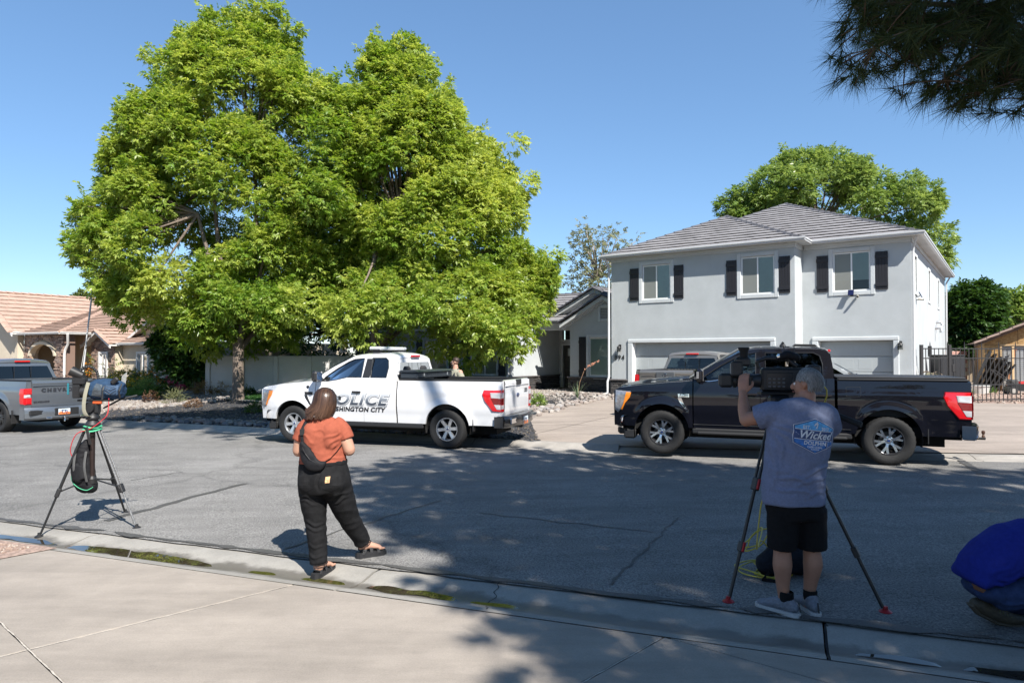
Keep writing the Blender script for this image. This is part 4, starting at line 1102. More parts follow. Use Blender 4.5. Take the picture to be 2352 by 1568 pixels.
MB().add([(1.5, -1.8, -.4), (1.9, -1.8, -.4), (1.9, -1.8, 2.1), (1.5, -1.8, 2.1)], [(0, 1, 2, 3)]).build("return_wall", M_BEI, tan)
fwin(-3.9, -3.1, .4, 1.6, 1.95)
fwall("gable_wall", -6, -2, 0, 2.6, M_BEI, top=[(-6.5, 2.0), (-1.9, 2.0), (-1.9, 2.4), (-4.0, 3.55), (-6.5, 2.3)])
MB().box(2.55, 2.6, -4.3, -3.7, 2.5, 2.95).build("gable_vent", mat("grey louvre", (.3, .3, .3), .6), tan)
MB().box(1.9, 12, -7.5, -7.48, -.4, 2.2).build("end_wall", M_BEI, tan)
# roofs
RB = Roof(tan, M_CLAY, M_CLAY)
ZB = BZ
RB.plane([(-.7, 3.7), (.17, 3.7), (6.95, 6.95), (-.7, 7.05)], (0, 3.9), (0, 1), 2.84, .69, seed=21, course=.33, wid=.36)
RB.plane([(-.7, 7.05), (12, 7.05), (12, 10.3), (-.7, 10.3)], (0, 10.2), (0, -1), 2.84, .69, seed=22)
RB.plane([(-.4, -.4), (6.95, 6.95), (.17, 3.9), (-.4, 3.66)], (-.4, 0), (1, 0), 2.66, .31, seed=23, course=.33, wid=.36)
RB.plane([(-.4, -.4), (14, -.4), (14, 7.05), (6.95, 6.95)], (0, -.4), (0, 1), 2.66, .31, seed=24, course=.33, wid=.36)
RB.plane([(1.1, -.75), (1.1, .55), (3.6, .55), (3.6, -.75)], (0, .55), (0, -1), 2.08, .56, seed=25)
RB.plane([(1.1, -.75), (1.1, -2.05), (3.6, -2.05), (3.6, -.75)], (0, -2.05), (0, 1), 2.08, .56, seed=26)
RB.plane([(1.5, -2.0), (1.5, -7.8), (6, -7.8), (6, -.4), (3.2, -.4)], (1.5, 0), (1, 0), 2.12, .36, seed=27)
RB.plane([(2.2, -4.0), (2.2, -1.6), (6, -1.6), (6, -4.0)], (0, -1.6), (0, -1), 2.35, .52, seed=28)
RB.plane([(2.2, -4.0), (2.2, -6.6), (6, -6.6), (6, -4.0)], (0, -6.6), (0, 1), 2.3, .50, seed=29)
RB.cap((-.7, 7.05, 5.02), (12, 7.05, 5.02)); RB.cap((-.4, -.4, 2.68), (6.95, 6.95, 4.94)); RB.cap((-.7, 3.7, 2.72), (-.7, 7.05, 5.02), w=.2)
RB.cap((1.1, .55, 2.1), (1.1, -.75, 2.82), w=.12); RB.cap((1.1, -2.05, 2.1), (1.1, -.75, 2.82), w=.12); RB.cap((1.1, -.75, 2.82), (3.6, -.75, 2.82))
RB.done(MT, 300)
# rake boards, gutters, spout
for (ya, za, yb_, zb_, x) in ((3.6, 2.60, 7.05, 4.98, -.72), (.6, 1.98, -.75, 2.74, 1.08), (-2.1, 1.98, -.75, 2.74, 1.08), (-1.5, 2.28, -4, 3.55, 2.16)):
 MB().prism([(ya, za-.1), (yb_, zb_-.1), (yb_, zb_+.04), (ya, za+.04)], x-.02, x+.02, 'x').build("rake_board", M_WHT, tan)
 MB().prism([(ya, za+.02), (yb_, zb_+.02), (yb_, zb_+.035), (ya, za+.035)], x, x+.45, 'x').build("rake_soffit", M_WHT, tan)
gutter_run(tan, (-.4, 3.9, 2.58), (-.4, -.45, 2.58), M_WHT); gutter_run(tan, (-.45, -.4, 2.58), (6, -.4, 2.58), M_WHT)
gutter_run(tan, (-.7, 3.7, 2.66), (1.0, 3.7, 2.66), M_WHT); gutter_run(tan, (1.5, -2.0, 2.04), (1.5, -7.8, 2.04), M_WHT)
gutter_run(tan, (1.45, 1.2, 2.04), (1.45, .5, 2.04), M_WHT)
downspout(tan, [(-.1, -.5, 2.6), (0, -.35, 2.1), (0, -.12, 1.85), (-.03, -.1, 1.6), (-.03, -.1, 0)], M_WHT, w=.12)
# flag pole standing in the front garden
p = onground(*xy(185, 905)); pb = at(183, 890, 26.5); pb.z = H(pb.x, pb.y)
fp = MB().tube([(pb.x, pb.y, pb.z), (pb.x+.22, pb.y+.15, pb.z+3.2), (pb.x+.42, pb.y+.3, pb.z+6.0)], [.032, .029, .024], 12).build("flag_pole", mat("galvanised pole", (.46, .47, .48), .5, .0, var=.1), smooth=True, label="tall galvanised flag pole rising in front of the tan house", cat="flag pole")
MB().tube([(pb.x+.04, pb.y-.12, pb.z+.9), (pb.x+.34, pb.y+.05, pb.z+3.4), (pb.x+.46, pb.y+.25, pb.z+5.95)], .008, 5).build("halyard", M_WHT, fp)
MB().ball((pb.x+.42, pb.y+.3, pb.z+6.04), .05).build("finial", mat("brass", (.5, .4, .15), .3, .8), fp, smooth=True)
MB().tube([(pb.x-.02, pb.y, pb.z+.0), (pb.x, pb.y, pb.z+.08)], [.11, .08], 12).build("base_collar", M_KERB, fp, smooth=True)

# white garden wall with posts
gw = empty("garden_wall", label="white plastered garden wall with square posts behind the big trees", cat="wall")
M_WALLW = stucco("white plaster", (.52, .51, .50), .3)
A = at(478, 890, 27.6); B = at(1010, 890, 28.6); A.z = B.z = .44
n = 7
for i in range(n):
 p = A+(B-A)*(i/n); q = A+(B-A)*((i+1)/n); t = (q-p).normalized(); a = math.atan2(t.y, t.x)
 Mx = Matrix.Translation(p) @ Matrix.Rotation(a, 4, 'Z'); L_ = (q-p).length
 MB().box(.09, L_-.09, -.04, .04, -.2, 1.32, Mx, c=.01).build("wall_panel", M_WALLW, gw)
 MB().box(-.09, .09, -.09, .09, -.2, 1.36, Mx, c=.012).build("post", M_WALLW, gw)
 MB().box(.092, L_-.092, -.07, .07, 1.32, 1.375, Mx, c=.01).build("coping", M_WALLW, gw)

# right side: iron fence, shed, yard things
M_IRON = mat("fence iron", (.022, .020, .020), .5, var=.15, scale=30)
fence = empty("iron_fence", label="dark wrought iron fence with spear tops beside the grey house", cat="fence")
fa = Vector((13.55, 22.6)); fb = Vector((26.5, 24.0)); fd = (fb-fa).normalized(); FL = (fb-fa).length; fang = math.atan2(fd.y, fd.x)
MF = Matrix.Translation((fa.x, fa.y, .24)) @ Matrix.Rotation(fang, 4, 'Z')
for z in (.12, .62, 1.50, 1.82): MB().box(0, FL, -.018, .018, z-.018, z+.018, MF).build("rail", M_IRON, fence)
k = 0; x = .0
while x < FL:
 tall = (k % 4 == 2)
 mb = MB().box(x-.010, x+.010, -.010, .010, .05, 1.84 if not tall else 1.95, MF)
 if tall: mb.add([MF @ Vector(p) for p in ((x-.022, 0, 1.95), (x, -.022, 1.95), (x+.022, 0, 1.95), (x, .022, 1.95), (x, 0, 2.08))], [(0, 1, 4), (1, 2, 4), (2, 3, 4), (3, 0, 4)])
 mb.build("picket", M_IRON, fence); x += .155; k += 1
for x in (0., 1.0, 5.5, 10.0): MB().box(x-.045, x+.045, -.045, .045, -.1, 1.95, MF, c=.006).build("post", M_IRON, fence)
MB().box(1.08, 1.2, -.03, .03, 1.05, 1.3, MF, c=.01).build("gate_lock", M_IRON, fence)
# shed of bare board with roller door
M_OSB = None
def osb():
 m = bpy.data.materials.new("strand board"); m.use_nodes = True; t = m.node_tree; b = t.nodes["Principled BSDF"]; b.inputs["Roughness"].default_value = .85
 tc = t.nodes.new("ShaderNodeTexCoord"); vo = t.nodes.new("ShaderNodeTexVoronoi"); vo.inputs["Scale"].default_value = 14; mp = t.nodes.new("ShaderNodeMapping"); mp.inputs["Scale"].default_value = (1, 1, 2.2)
 r = t.nodes.new("ShaderNodeValToRGB"); r.color_ramp.elements[0].color = (.26, .14, .05, 1); r.color_ramp.elements[1].color = (.44, .28, .12, 1)
 sx = t.nodes.new("ShaderNodeSeparateColor")
 t.links.new(tc.outputs["Object"], mp.inputs[0]); t.links.new(mp.outputs[0], vo.inputs["Vector"]); t.links.new(vo.outputs["Color"], sx.inputs[0]); t.links.new(sx.outputs[0], r.inputs[0]); t.links.new(r.outputs[0], b.inputs[0]); MATS["strand board"] = m; return m
M_OSB = osb()
M_SHT = mat("brown shed tile", (.24, .17, .14), .85, var=.15, scale=3)
shed = empty("board_shed", (20.9, 30.2, .22), rad(-30), label="unfinished strand board shed with grey roller door behind the iron fence", cat="shed")
MS = Matrix.Translation((20.9, 30.2, .22)) @ Matrix.Rotation(rad(-30), 4, 'Z')
top = [(0, -.3), (6.6, -.3), (6.6, 2.2), (3.3, 3.75), (0, 2.2)]
wall(shed, "front_wall", 0, 6.6, 0, 0, [(.62, 4.6, -.2, 2.02)], M_OSB, y=0, depth=.12, top=top)
MB().add([(0, 0, -.3), (0, 5, -.3), (0, 5, 2.2), (0, 0, 2.2)], [(0, 1, 2, 3)]).build("side_wall", M_OSB, shed)
for xx, z0, z1 in ((1.2, 2.1, 2.78), (2.42, 2.1, 3.33), (3.64, 2.1, 3.6)): MB().box(xx-.006, xx+.006, -.006, 0, z0, z1).build("board_joint", M_DARK, shed)
for z in (1.25, 2.05): MB().box(0 if z < 2 else 0, .6 if z < 2 else 6.6, -.006, 0, z+.02, z+.032).build("board_joint", M_DARK, shed)
rd = MB().box(.6, 4.62, .12, .14, -.1, 2.05).build("roller_door", mat("roller steel", (.42, .43, .43), .45, .3, var=.06), shed)
for k in range(24): MB().tube([(.63, .11, .02+k*.084), (4.59, .11, .02+k*.084)], [(.02, .036)]*2, 6, lat=(0, 1, 0)).build("door_slat", MATS["roller steel"], rd, smooth=True)
frame_ring(MB(), .56, 4.68, -.2, 2.1, .07, -.02, .1, sides="tlr").build("door_jamb", mat("raw timber", (.45, .31, .17), .8, var=.2), shed)
RS = Roof(shed, M_SHT, M_SHT)
RS.plane([(-.35, -.35), (3.3, -.35), (3.3, 5.3), (-.35, 5.3)], (-.35, 0), (1, 0), 2.10, .47, seed=31)
RS.plane([(6.95, -.35), (3.3, -.35), (3.3, 5.3), (6.95, 5.3)], (6.95, 0), (-1, 0), 2.10, .47, seed=32)
RS.cap((-.4, -.36, 2.12), (3.3, -.36, 3.84), w=.14, n=8); RS.cap((7, -.36, 2.12), (3.3, -.36, 3.84), w=.14, n=8); RS.cap((3.3, -.3, 3.84), (3.3, 5.3, 3.84))
RS.done(MS, 60)
MB().prism([(-.4, 1.98), (3.3, 3.70), (3.3, 3.80), (-.4, 2.08)], -.33, -.28).build("rake_board", mat("brown rake board", (.12, .08, .06), .7), shed)
# neighbouring low roof behind the shed
nb = empty("far_house", (29.8, 45, .2), rad(-30), label="distant house with pale brown roof behind the strand board shed", cat="house")
MB().box(0, 9, 0, 7, -.3, 2.7).build("wall", M_BEI2, nb)
o = MB().prism([(-.5, 2.6), (9.5, 2.6), (6, 4.6), (3, 4.6)], -.5, 7.5).build("roof", mat("weathered shingle", (.30, .23, .20), .9, var=.2, scale=2), nb)
# far block wall
bw = empty("block_wall", (17.0, 34, .2), rad(3), label="pink block wall far behind the iron fence", cat="wall")
M_PBLK = mat("pink block", (.42, .24, .20), .9, var=.12, scale=5)
for r_ in range(9):
 for c_ in range(14):
  MB().box(c_*.42-(.21 if r_ % 2 else 0)+.005, c_*.42+.41-(.21 if r_ % 2 else 0), 0, .18, r_*.205, r_*.205+.198, c=.006).build("block", M_PBLK, bw)
# black cabinet, propped dark boards, planter, ladder, reel, mower
def yard(name, label, cat, x, y, rz=0.): return empty(name, (x, y, H(x, y)+.012), rz, label=label, cat=cat)
t = yard("storage_cabinet", "tall black storage cabinet standing behind the iron fence", "cabinet", 15.6, 24.9, rad(4))
MB().box(0, .95, 0, .6, 0, 1.55, c=.02).build("body", mat("black plastic", (.018, .018, .02), .5, var=.1), t); MB().box(-.02, .97, -.02, .62, 1.55, 1.6, c=.015).build("lid", MATS["black plastic"], t)
for x in (.03, .50): MB().box(x, x+.43, -.02, 0, .05, 1.5, c=.008).build("door", MATS["black plastic"], t)
t = yard("board_pile", "dark sheets and boards leaning against the strand board shed", "boards", 19.9, 29.6, rad(-30))
for k in range(6): MB().box(0, .05, 0, 1.0, 0, 1.9-.1*k, Matrix.Translation((k*.17, .1*k, 0)) @ Matrix.Rotation(rad(22+2*k), 4, 'Y')).build("board", mat("dark board", (.02, .018, .018), .7), t)
for k, (x, rz_) in enumerate(((21.35, 12), (21.5, 8))):
 t = yard("timber_plank", "long brown timber plank propped against the shed beside the roller door" if k == 0 else "pale timber post upright at the roller door edge", "plank", x-.05+.12*k, 29.55-.1*k, 0)
 MB().box(0, .09, 0, .04, 0, 1.9, Matrix.Rotation(rad(14 if k == 0 else 0), 4, 'Y'), c=.004).build("shaft", mat("reddish timber", (.30, .14, .07), .8) if k == 0 else MATS["raw timber"], t)
 MB().box(-.005, .095, -.005, .045, 1.9, 1.95, Matrix.Rotation(rad(14 if k == 0 else 0), 4, 'Y')).build("end", mat("paint end", (.35, .05, .03), .6) if k == 0 else MATS["raw timber"], t)
M_ALU = mat("weathered aluminium", (.62, .62, .60), .45, .3, var=.1)
t = yard("ladder", "white aluminium ladder leaning against the side wall of the grey house", "ladder", 13.35, 22.4, rad(-36))
for s_ in (-.2, .2): MB().box(s_-.02, s_+.02, -.035, .035, 0, 1.6, Matrix.Rotation(rad(-14), 4, 'Y') @ Matrix.Identity(4)).build("rail", M_ALU, t)
for k in range(6): MB().box(-.2, .2, -.02, .02, .15+.25*k, .19+.25*k, Matrix.Rotation(rad(-14), 4, 'Y')).build("rung", M_ALU, t)
t = yard("hose_reel", "wheeled hose reel with coiled hose beside the grey house wall", "hose reel", 14.5, 23.6, rad(20))
for s_ in (-.2, .2): MB().lathe([(.25, -.012), (.29, -.012), (.29, .012), (.25, .012)], 20, Matrix.Translation((0, s_, .75)) @ Matrix.Rotation(math.pi/2, 4, 'X'), closed=True).build("flange", mat("brown reel", (.14, .11, .08), .6), t)
for k in range(5): MB().lathe([(.2+.02*math.cos(a), .02*math.sin(a)) for a in np.linspace(0, 5.2, 6)], 18, Matrix.Translation((0, -.15+.075*k, .75)) @ Matrix.Rotation(math.pi/2, 4, 'X'), closed=True).build("hose_coil", mat("olive hose", (.16, .15, .09), .5), t, smooth=True)
MB().tube([(-.2, -.2, 0), (0, -.2, .75), (.2, -.2, 0)], .016).tube([(-.2, .2, 0), (0, .2, .75), (.2, .2, 0)], .016).build("stand", M_IRON, t)
t = yard("lawn_mower", "black and red push lawn mower in front of the roller door", "lawn mower", 20.6, 27.6, rad(-14))
mdk = MB(); mdk.prism([(-.55, .16), (.5, .16), (.52, .30), (.3, .36), (-.3, .38), (-.55, .32)], -.26, .26); mdk.build("deck", mat("mower black", (.02, .02, .02), .4), t)
MB().box(-.18, .32, -.18, .18, .36, .52, c=.06).build("engine_cover", mat("mower red", (.5, .02, .015), .35), t)
MB().box(-.5, -.18, -.2, .2, .36, .6, c=.05).build("grass_bag", mat("mower bag", (.05, .05, .05), .7), t)
for x, r_ in ((-.42, .15), (.38, .13)):
 for s_ in (-.29, .29):
  wh = MB().lathe([(.03, -.03), (r_, -.03), (r_, .03), (.03, .03)], 16, Matrix.Translation((x, s_, r_)) @ Matrix.Rotation(math.pi/2, 4, 'X'), closed=True).build("wheel", mat("mower tyre", (.03, .03, .03), .7), t)
  MB().lathe([(.0, -.034), (r_*.6, -.034), (r_*.6, .034), (0, .034)], 12, Matrix.Translation((x, s_, r_)) @ Matrix.Rotation(math.pi/2, 4, 'X')).build("hub", mat("mower hub", (.35, .33, .3), .5), wh)
for s_ in (-.2, .2): MB().tube([(-.3, s_, .4), (-1.0, s_, .95), (-1.05, s_, 1.0)], .014).build("handle_bar", M_IRON, t)
MB().tube([(-1.04, -.2, .99), (-1.04, .2, .99)], .016).build("grip", M_IRON, t)
t = yard("workbench_cart", "dark steel cart with grey panel by the roller door", "cart", 22.6, 27.9, rad(-20))
for x in (.02, 1.3):
 for y in (.02, .6): MB().box(x, x+.05, y, y+.05, 0, 1.1).build("leg", M_IRON, t)
MB().box(0, 1.37, 0, .67, 1.1, 1.14).build("top", M_IRON, t); MB().box(.07, 1.3, .0, .02, .5, 1.08).build("panel", mat("grey sheet", (.35, .37, .38), .4, .5), t)
MB().box(.07, 1.3, .0, .64, .1, .45, c=.02).build("box", mat("brown box", (.2, .15, .11), .7), t)
t = yard("wash_tub", "galvanised wash tub on the ground before the strand board shed", "tub", 19.3, 28.2)
MB().lathe([(0, .01), (.3, .0), (.36, .32), (.38, .33), (.34, .32), (.29, .03), (0, .03)], 20).build("tub", M_ALU, t, smooth=True); MB().lathe([(.365, .31), (.395, .31), (.395, .34), (.365, .34)], 20, closed=True).build("rim", M_ALU, t)
# water bottles by the wall
M_BOT = glass("blue bottle plastic", (.42, .62, .78), .6)
M_BOT = mat("blue bottle plastic solid", (.10, .22, .34), .1, var=.15, scale=8)
for k, (px, py) in enumerate(((1157, 899), (1163, 902), (1169, 897), (1174, 896))):
 px = [1232, 1240, 1245, 1252][k]; q = hp(-5.75+.35*k, -.42 if k % 2 else -.62)
 t = empty("water_bottle", (q.x, q.y, H(q.x, q.y)+.018), label=["blue water bottle at the driveway-gate end of the bottle group by the stone base", "blue water bottle set back against the dark stone base", "blue water bottle between two others in front of the stone base", "blue water bottle of the group closest to the recessed front door"][k], cat="bottle", group="water bottles by the stone base")
 MB().lathe([(0, 0), (.125, 0), (.135, .02), (.135, .10), (.127, .115), (.135, .13), (.135, .22), (.127, .235), (.135, .25), (.135, .33), (.11, .39), (.04, .42), (.03, .45), (.0, .45)], 20).build("body", M_BOT, t, smooth=True)
 MB().lathe([(0, .49), (.032, .49), (.034, .44), (.0, .44)], 12).build("cap", mat("white cap", (.7, .72, .75), .5), t, smooth=True)
# doormat
MB().box(0, .9, 0, .5, 0, .015, Matrix.Translation(hp(-4.7, 3.3)+Vector((0, 0, .03))) @ Matrix.Rotation(rad(-36), 4, 'Z')).build("door_mat", mat("black mat", (.015, .015, .015), .95), label="black mat in front of the recessed front door", cat="mat")
# foliage
def unit(a): return a/np.maximum(np.linalg.norm(a, axis=1, keepdims=True), 1e-9)
def sprays(P, AX, L, W, nl=8, gap=.045, rng=None, tint=None, droop=.35, spread=.85):
 """pinnate sprays: P (n,3) start points, AX (n,3) axes; nl leaflets each, one bent blade per leaflet"""
 rng = rng or RNG; n = len(P); UP = np.array([[0, 0, 1.]])
 sd = unit(np.cross(AX, UP+rng.normal(0, .35, (n, 3)))); nr = unit(np.cross(sd, AX))
 V = []; T = []
 for j in range(nl):
  sg = (1 if j % 2 else -1) if j < nl-1 else 0
  b = P + AX*(gap*(j//2+.5))
  d = unit(AX*(.55 if sg else 1.) + sd*sg*spread + rng.normal(0, .22, (n, 3)) - UP*droop*rng.random((n, 1)))
  w_ = unit(np.cross(d, nr + rng.normal(0, .45, (n, 3))))
  l = (L*rng.uniform(.75, 1.2, (n, 1))); ww = W*rng.uniform(.8, 1.2, (n, 1))
  sag = -UP*l*.12
  V.append(np.stack([b, b+d*l*.45+w_*ww*.5, b+d*l+sag, b+d*l*.45-w_*ww*.5], 1)); T.append(tint if tint is not None else rng.random(n))
 V = np.concatenate(V).reshape(-1, 3); m = len(V)//4
 F = np.arange(m*4).reshape(-1, 4); T = np.concatenate(T)
 return V, F, np.clip(T + rng.normal(0, .08, len(T)), 0, 1)
M_BARK = mat("grey brown bark", (.16, .125, .10), .95, var=.35, scale=9, bump=.9, bscale=24)
def limb(mb, a, b, r0, r1, rnd, n=7, sag=.0, wob=.12):
 a, b = Vector(a), Vector(b); L_ = (b-a).length; pts = [];
 ph = Vector((rnd.uniform(-1, 1), rnd.uniform(-1, 1), rnd.uniform(-.5, .5)))
 for i in range(n+1):
  t = i/n; p = a.lerp(b, t) + ph*(wob*L_*math.sin(math.pi*t)*.5) + Vector((0, 0, -sag*L_*t*t))
  pts.append(p)
 mb.tube(pts, [r0+(r1-r0)*i/n for i in range(n+1)], 7 if r0 < .1 else 12)
def tree(name, label, base, prof, Yc, depth, m_leaf, seed, nclump=90, nspray=120, L=.16, W=.065, cr=(.6, 1.1), trunk_r=.22, fork=1.6, group=None, inner=.35, tinthi=None, bark=None, droop=.35, gap=.045, limbs=26, nl=8, extra=(), zmin=None, mg=.12, boughs=0, bough_r=(.9, 1.6)):
 """prof: (py, pxl, pxr) of the crown outline seen at depth Yc -> a crown of that width and height there"""
 rng = np.random.default_rng(seed); rnd = random.Random(seed)
 zs = []; xl = []; xr = []
 for py, a, b in prof:
  A, B = at(a, py, Yc), at(b, py, Yc); zs.append(A.z); xl.append(A.x); xr.append(B.x)
 zs = np.array(zs[::-1]); xl = np.array(xl[::-1]); xr = np.array(xr[::-1])
 wgt = np.interp(np.linspace(zs[0], zs[-1], 60), zs, (xr-xl)); zz_ = np.linspace(zs[0], zs[-1], 60)
 cdf = np.cumsum(wgt+.3); cdf /= cdf[-1]
 C = []; Rr = []; Out = []; SH = []
 for k in range(boughs):          # heavy boughs: lumps of leaf clumps with gaps between them
  z = np.interp(rng.random(), cdf, zz_); a, b = np.interp(z, zs, xl), np.interp(z, zs, xr); rx = (b-a)/2; th = rng.uniform(0, 2*math.pi)
  R_ = min(rng.uniform(*bough_r), max(.4, rx*.62)); q = 1-.22*rng.random()**2
  c = np.array(((a+b)/2+max(.05, rx-R_*.95-mg)*q*math.cos(th), Yc+max(.05, rx*depth-R_*.8)*q*math.sin(th), z-(R_*.6 if z > zs[-1]-R_ else 0)))
  o_ = np.array((math.cos(th), math.sin(th), .45)); o_ /= np.linalg.norm(o_)
  for j in range(7):
   dv = rng.normal(0, 1, 3)+o_*1.1; dv /= np.linalg.norm(dv); r = R_*rng.uniform(.30, .48)
   C.append(tuple(c+dv*(R_-r)*np.array((1, 1, .8)))); Rr.append(r); Out.append(tuple(dv*.6+o_*.4))
  for j in range(2):
   dv = rng.normal(0, .45, 3)+o_*.8+np.array((0, 0, .55)); dv /= np.linalg.norm(dv); SH.append((c+dv*R_*.8, dv, rng.uniform(.35, .75)*min(1, R_)))
 for k in range(nclump):
  z = np.interp(rng.random(), cdf, zz_); a, b = np.interp(z, zs, xl), np.interp(z, zs, xr)
  rx = (b-a)/2; th = rng.uniform(0, 2*math.pi); r = rng.uniform(cr[0], cr[1]); r = min(r, max(.28, rx*.55))
  q = 1-inner*rng.random()**1.6
  ex, ey = max(.05, rx-r*.9-mg)*q, max(.05, rx*depth-r*.75)*q
  # fuller edges left and right so the outline holds
  C.append(((a+b)/2+ex*math.cos(th), Yc+ey*math.sin(th), z - (r*.4 if z > zs[-1]-r else 0))); Rr.append(r); Out.append((math.cos(th), math.sin(th)/max(depth, .5), .25+.5*(z-zs[0])/(zs[-1]-zs[0])))
 for (px, py, Y, r) in extra:
  p = at(px, py, Y); C.append(tuple(p)); Rr.append(r); Out.append(tuple(Vector((p.x-(xl.mean()+xr.mean())/2, p.y-Yc, 0)).normalized()))
 C = np.array(C); Rr = np.array(Rr); Out = unit(np.array(Out))
 per = (nspray*(Rr/Rr.mean())**2).astype(int); idx = np.repeat(np.arange(len(C)), per); n = len(idx)
 d = unit(rng.normal(0, 1, (n, 3)) + Out[idx]*.55 + np.array([[0, 0, .12]]))
 rad_ = Rr[idx][:, None]*(.35+.65*rng.random((n, 1))**.6)
 P = C[idx] + d*rad_*np.array([[1, 1, .8]])
 if zmin is not None: P[:, 2] = np.maximum(P[:, 2], zmin+rng.random(n)*.5)
 AX = unit(d*.8 + Out[idx]*.35 + rng.normal(0, .4, (n, 3)) + np.array([[0, 0, -.25]]))
 if SH:      # leafy shoots standing out of the outline
  sp_ = []; sa_ = []
  for c_, dv, l_ in SH:
   for t in np.arange(0, 1, .12): sp_.append(c_+dv*l_*t+rng.normal(0, .02, 3)); sa_.append(dv*.5+rng.normal(0, .6, 3))
  P = np.concatenate([P, np.array(sp_)]); AX = np.concatenate([AX, unit(np.array(sa_))]); idx = np.concatenate([idx, rng.integers(0, len(C), len(sp_))]); n = len(idx)
 ti = np.clip(.35 + .25*rng.normal(0, 1, len(C))[idx]*.6 + rng.normal(0, .18, n), 0, 1)
 if tinthi is not None: ti = np.clip(ti + tinthi(P), 0, 1)
 V, F, T = sprays(P, AX, L, W, nl, gap, rng, ti, droop)
 o = empty(name, base, label=label, cat="tree", group=group)
 V = V - np.array([base])
 mk("crown", fast_mesh("crown", V, F, T), m_leaf, o)
 mb = MB(); f = Vector((rnd.uniform(-.15, .15), rnd.uniform(-.15, .15), fork))
 mb.tube([(0, 0, -.2), (0, 0, .05), (f.x*.3, f.y*.3, fork*.4), (f.x, f.y, fork)], [trunk_r*1.45, trunk_r*1.15, trunk_r, trunk_r*.95], 14)
 mb.build("trunk", bark or M_BARK, o, smooth=True)
 mb = MB(); order = list(range(len(C))); rnd.shuffle(order)
 main = []
 for k in range(6):
  j = order[k]; e = Vector(C[j])-Vector(base); e = f.lerp(e, .55); main.append(e); limb(mb, f-Vector((0, 0, .15)), e, trunk_r*.62, trunk_r*.28, rnd, 8)
 for j in order[:limbs]:
  e = Vector(C[j])-Vector(base); s_ = min(main, key=lambda q: (q-e).length) if main else f; limb(mb, s_, e, trunk_r*.28, .018, rnd, 7)
 mb.build("limbs", bark or M_BARK, o, smooth=True)
 return o
LEAF_ASH = leafmat("ash leaf", (.150, .255, .034), (.450, .500, .120), .34, .5)
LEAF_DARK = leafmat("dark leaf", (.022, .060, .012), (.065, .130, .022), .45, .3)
LEAF_FAR = leafmat("mid green leaf", (.125, .205, .045), (.310, .390, .115), .35, .45)
LEAF_GREY = leafmat("grey green leaf", (.14, .16, .075), (.27, .27, .13), .5, .35)
LEAF_OLIVE = leafmat("olive leaf", (.08, .12, .03), (.19, .22, .07), .5, .35)
b1 = at(547, 893, 25.2); b1.z = H(b1.x, b1.y)
T1P = [(0, 552, 600), (40, 480, 668), (85, 395, 690), (120, 335, 705), (170, 320, 732), (230, 300, 765), (290, 262, 785), (350, 240, 772), (420, 222, 800), (480, 195, 810), (540, 155, 820), (590, 158, 820), (640, 185, 810), (690, 235, 800), (730, 290, 770), (775, 340, 720)]
tree("ash_tree", "tall broad ash tree of bright green leaves in front of the white garden wall", tuple(b1), T1P, 26.4, .62, LEAF_ASH, 11, bough_r=(1.05, 1.95), nclump=70, boughs=78, nspray=74, trunk_r=.20, fork=2.0, limbs=70, cr=(.5, 1.15), L=.155, W=.062, mg=.22,
  extra=[(725, 205, 25.3, 0.60), (740, 250, 25.3, 0.96), (745, 310, 24.8, 1.08), (742, 380, 24.3, 1.08), (735, 450, 23.8, 1.08), (563, 22, 26.1, 0.50), (628, 28, 26.1, 0.48), (440, 85, 26.1, 0.60), (352, 128, 26.1, 0.42), (665, 70, 26.1, 0.48), (205, 562, 25.6, 0.60), (180, 590, 25.8, 0.42), (725, 215, 24.8, 0.72), (760, 245, 24.8, 0.84), (755, 300, 24.3, 0.96), (240, 620, 29.6, 0.78), (250, 655, 29.6, 0.72), (290, 690, 29.6, 0.84), (335, 730, 29.6, 0.72), (390, 745, 29.6, 0.72), (440, 755, 29.6, 0.72), (700, 700, 22.3, 0.96), (610, 690, 22.3, 0.84), (520, 690, 22.8, 0.84), (450, 690, 29.6, 0.84), (380, 690, 29.6, 0.72)])
b2 = at(846, 888, 25.6); b2.z = H(b2.x, b2.y)
T2P = [(85, 865, 960), (130, 840, 1012), (175, 800, 1035), (230, 745, 1065), (290, 735, 1100), (340, 748, 1175), (400, 745, 1212), (460, 742, 1225), (520, 742, 1228), (560, 742, 1240), (600, 742, 1285), (650, 745, 1292), (700, 760, 1275), (740, 790, 1262), (780, 830, 1240)]
yel = lambda P: .35*np.exp(-((P[:, 0]+.3)**2/8+(P[:, 2]-8.8)**2/9))
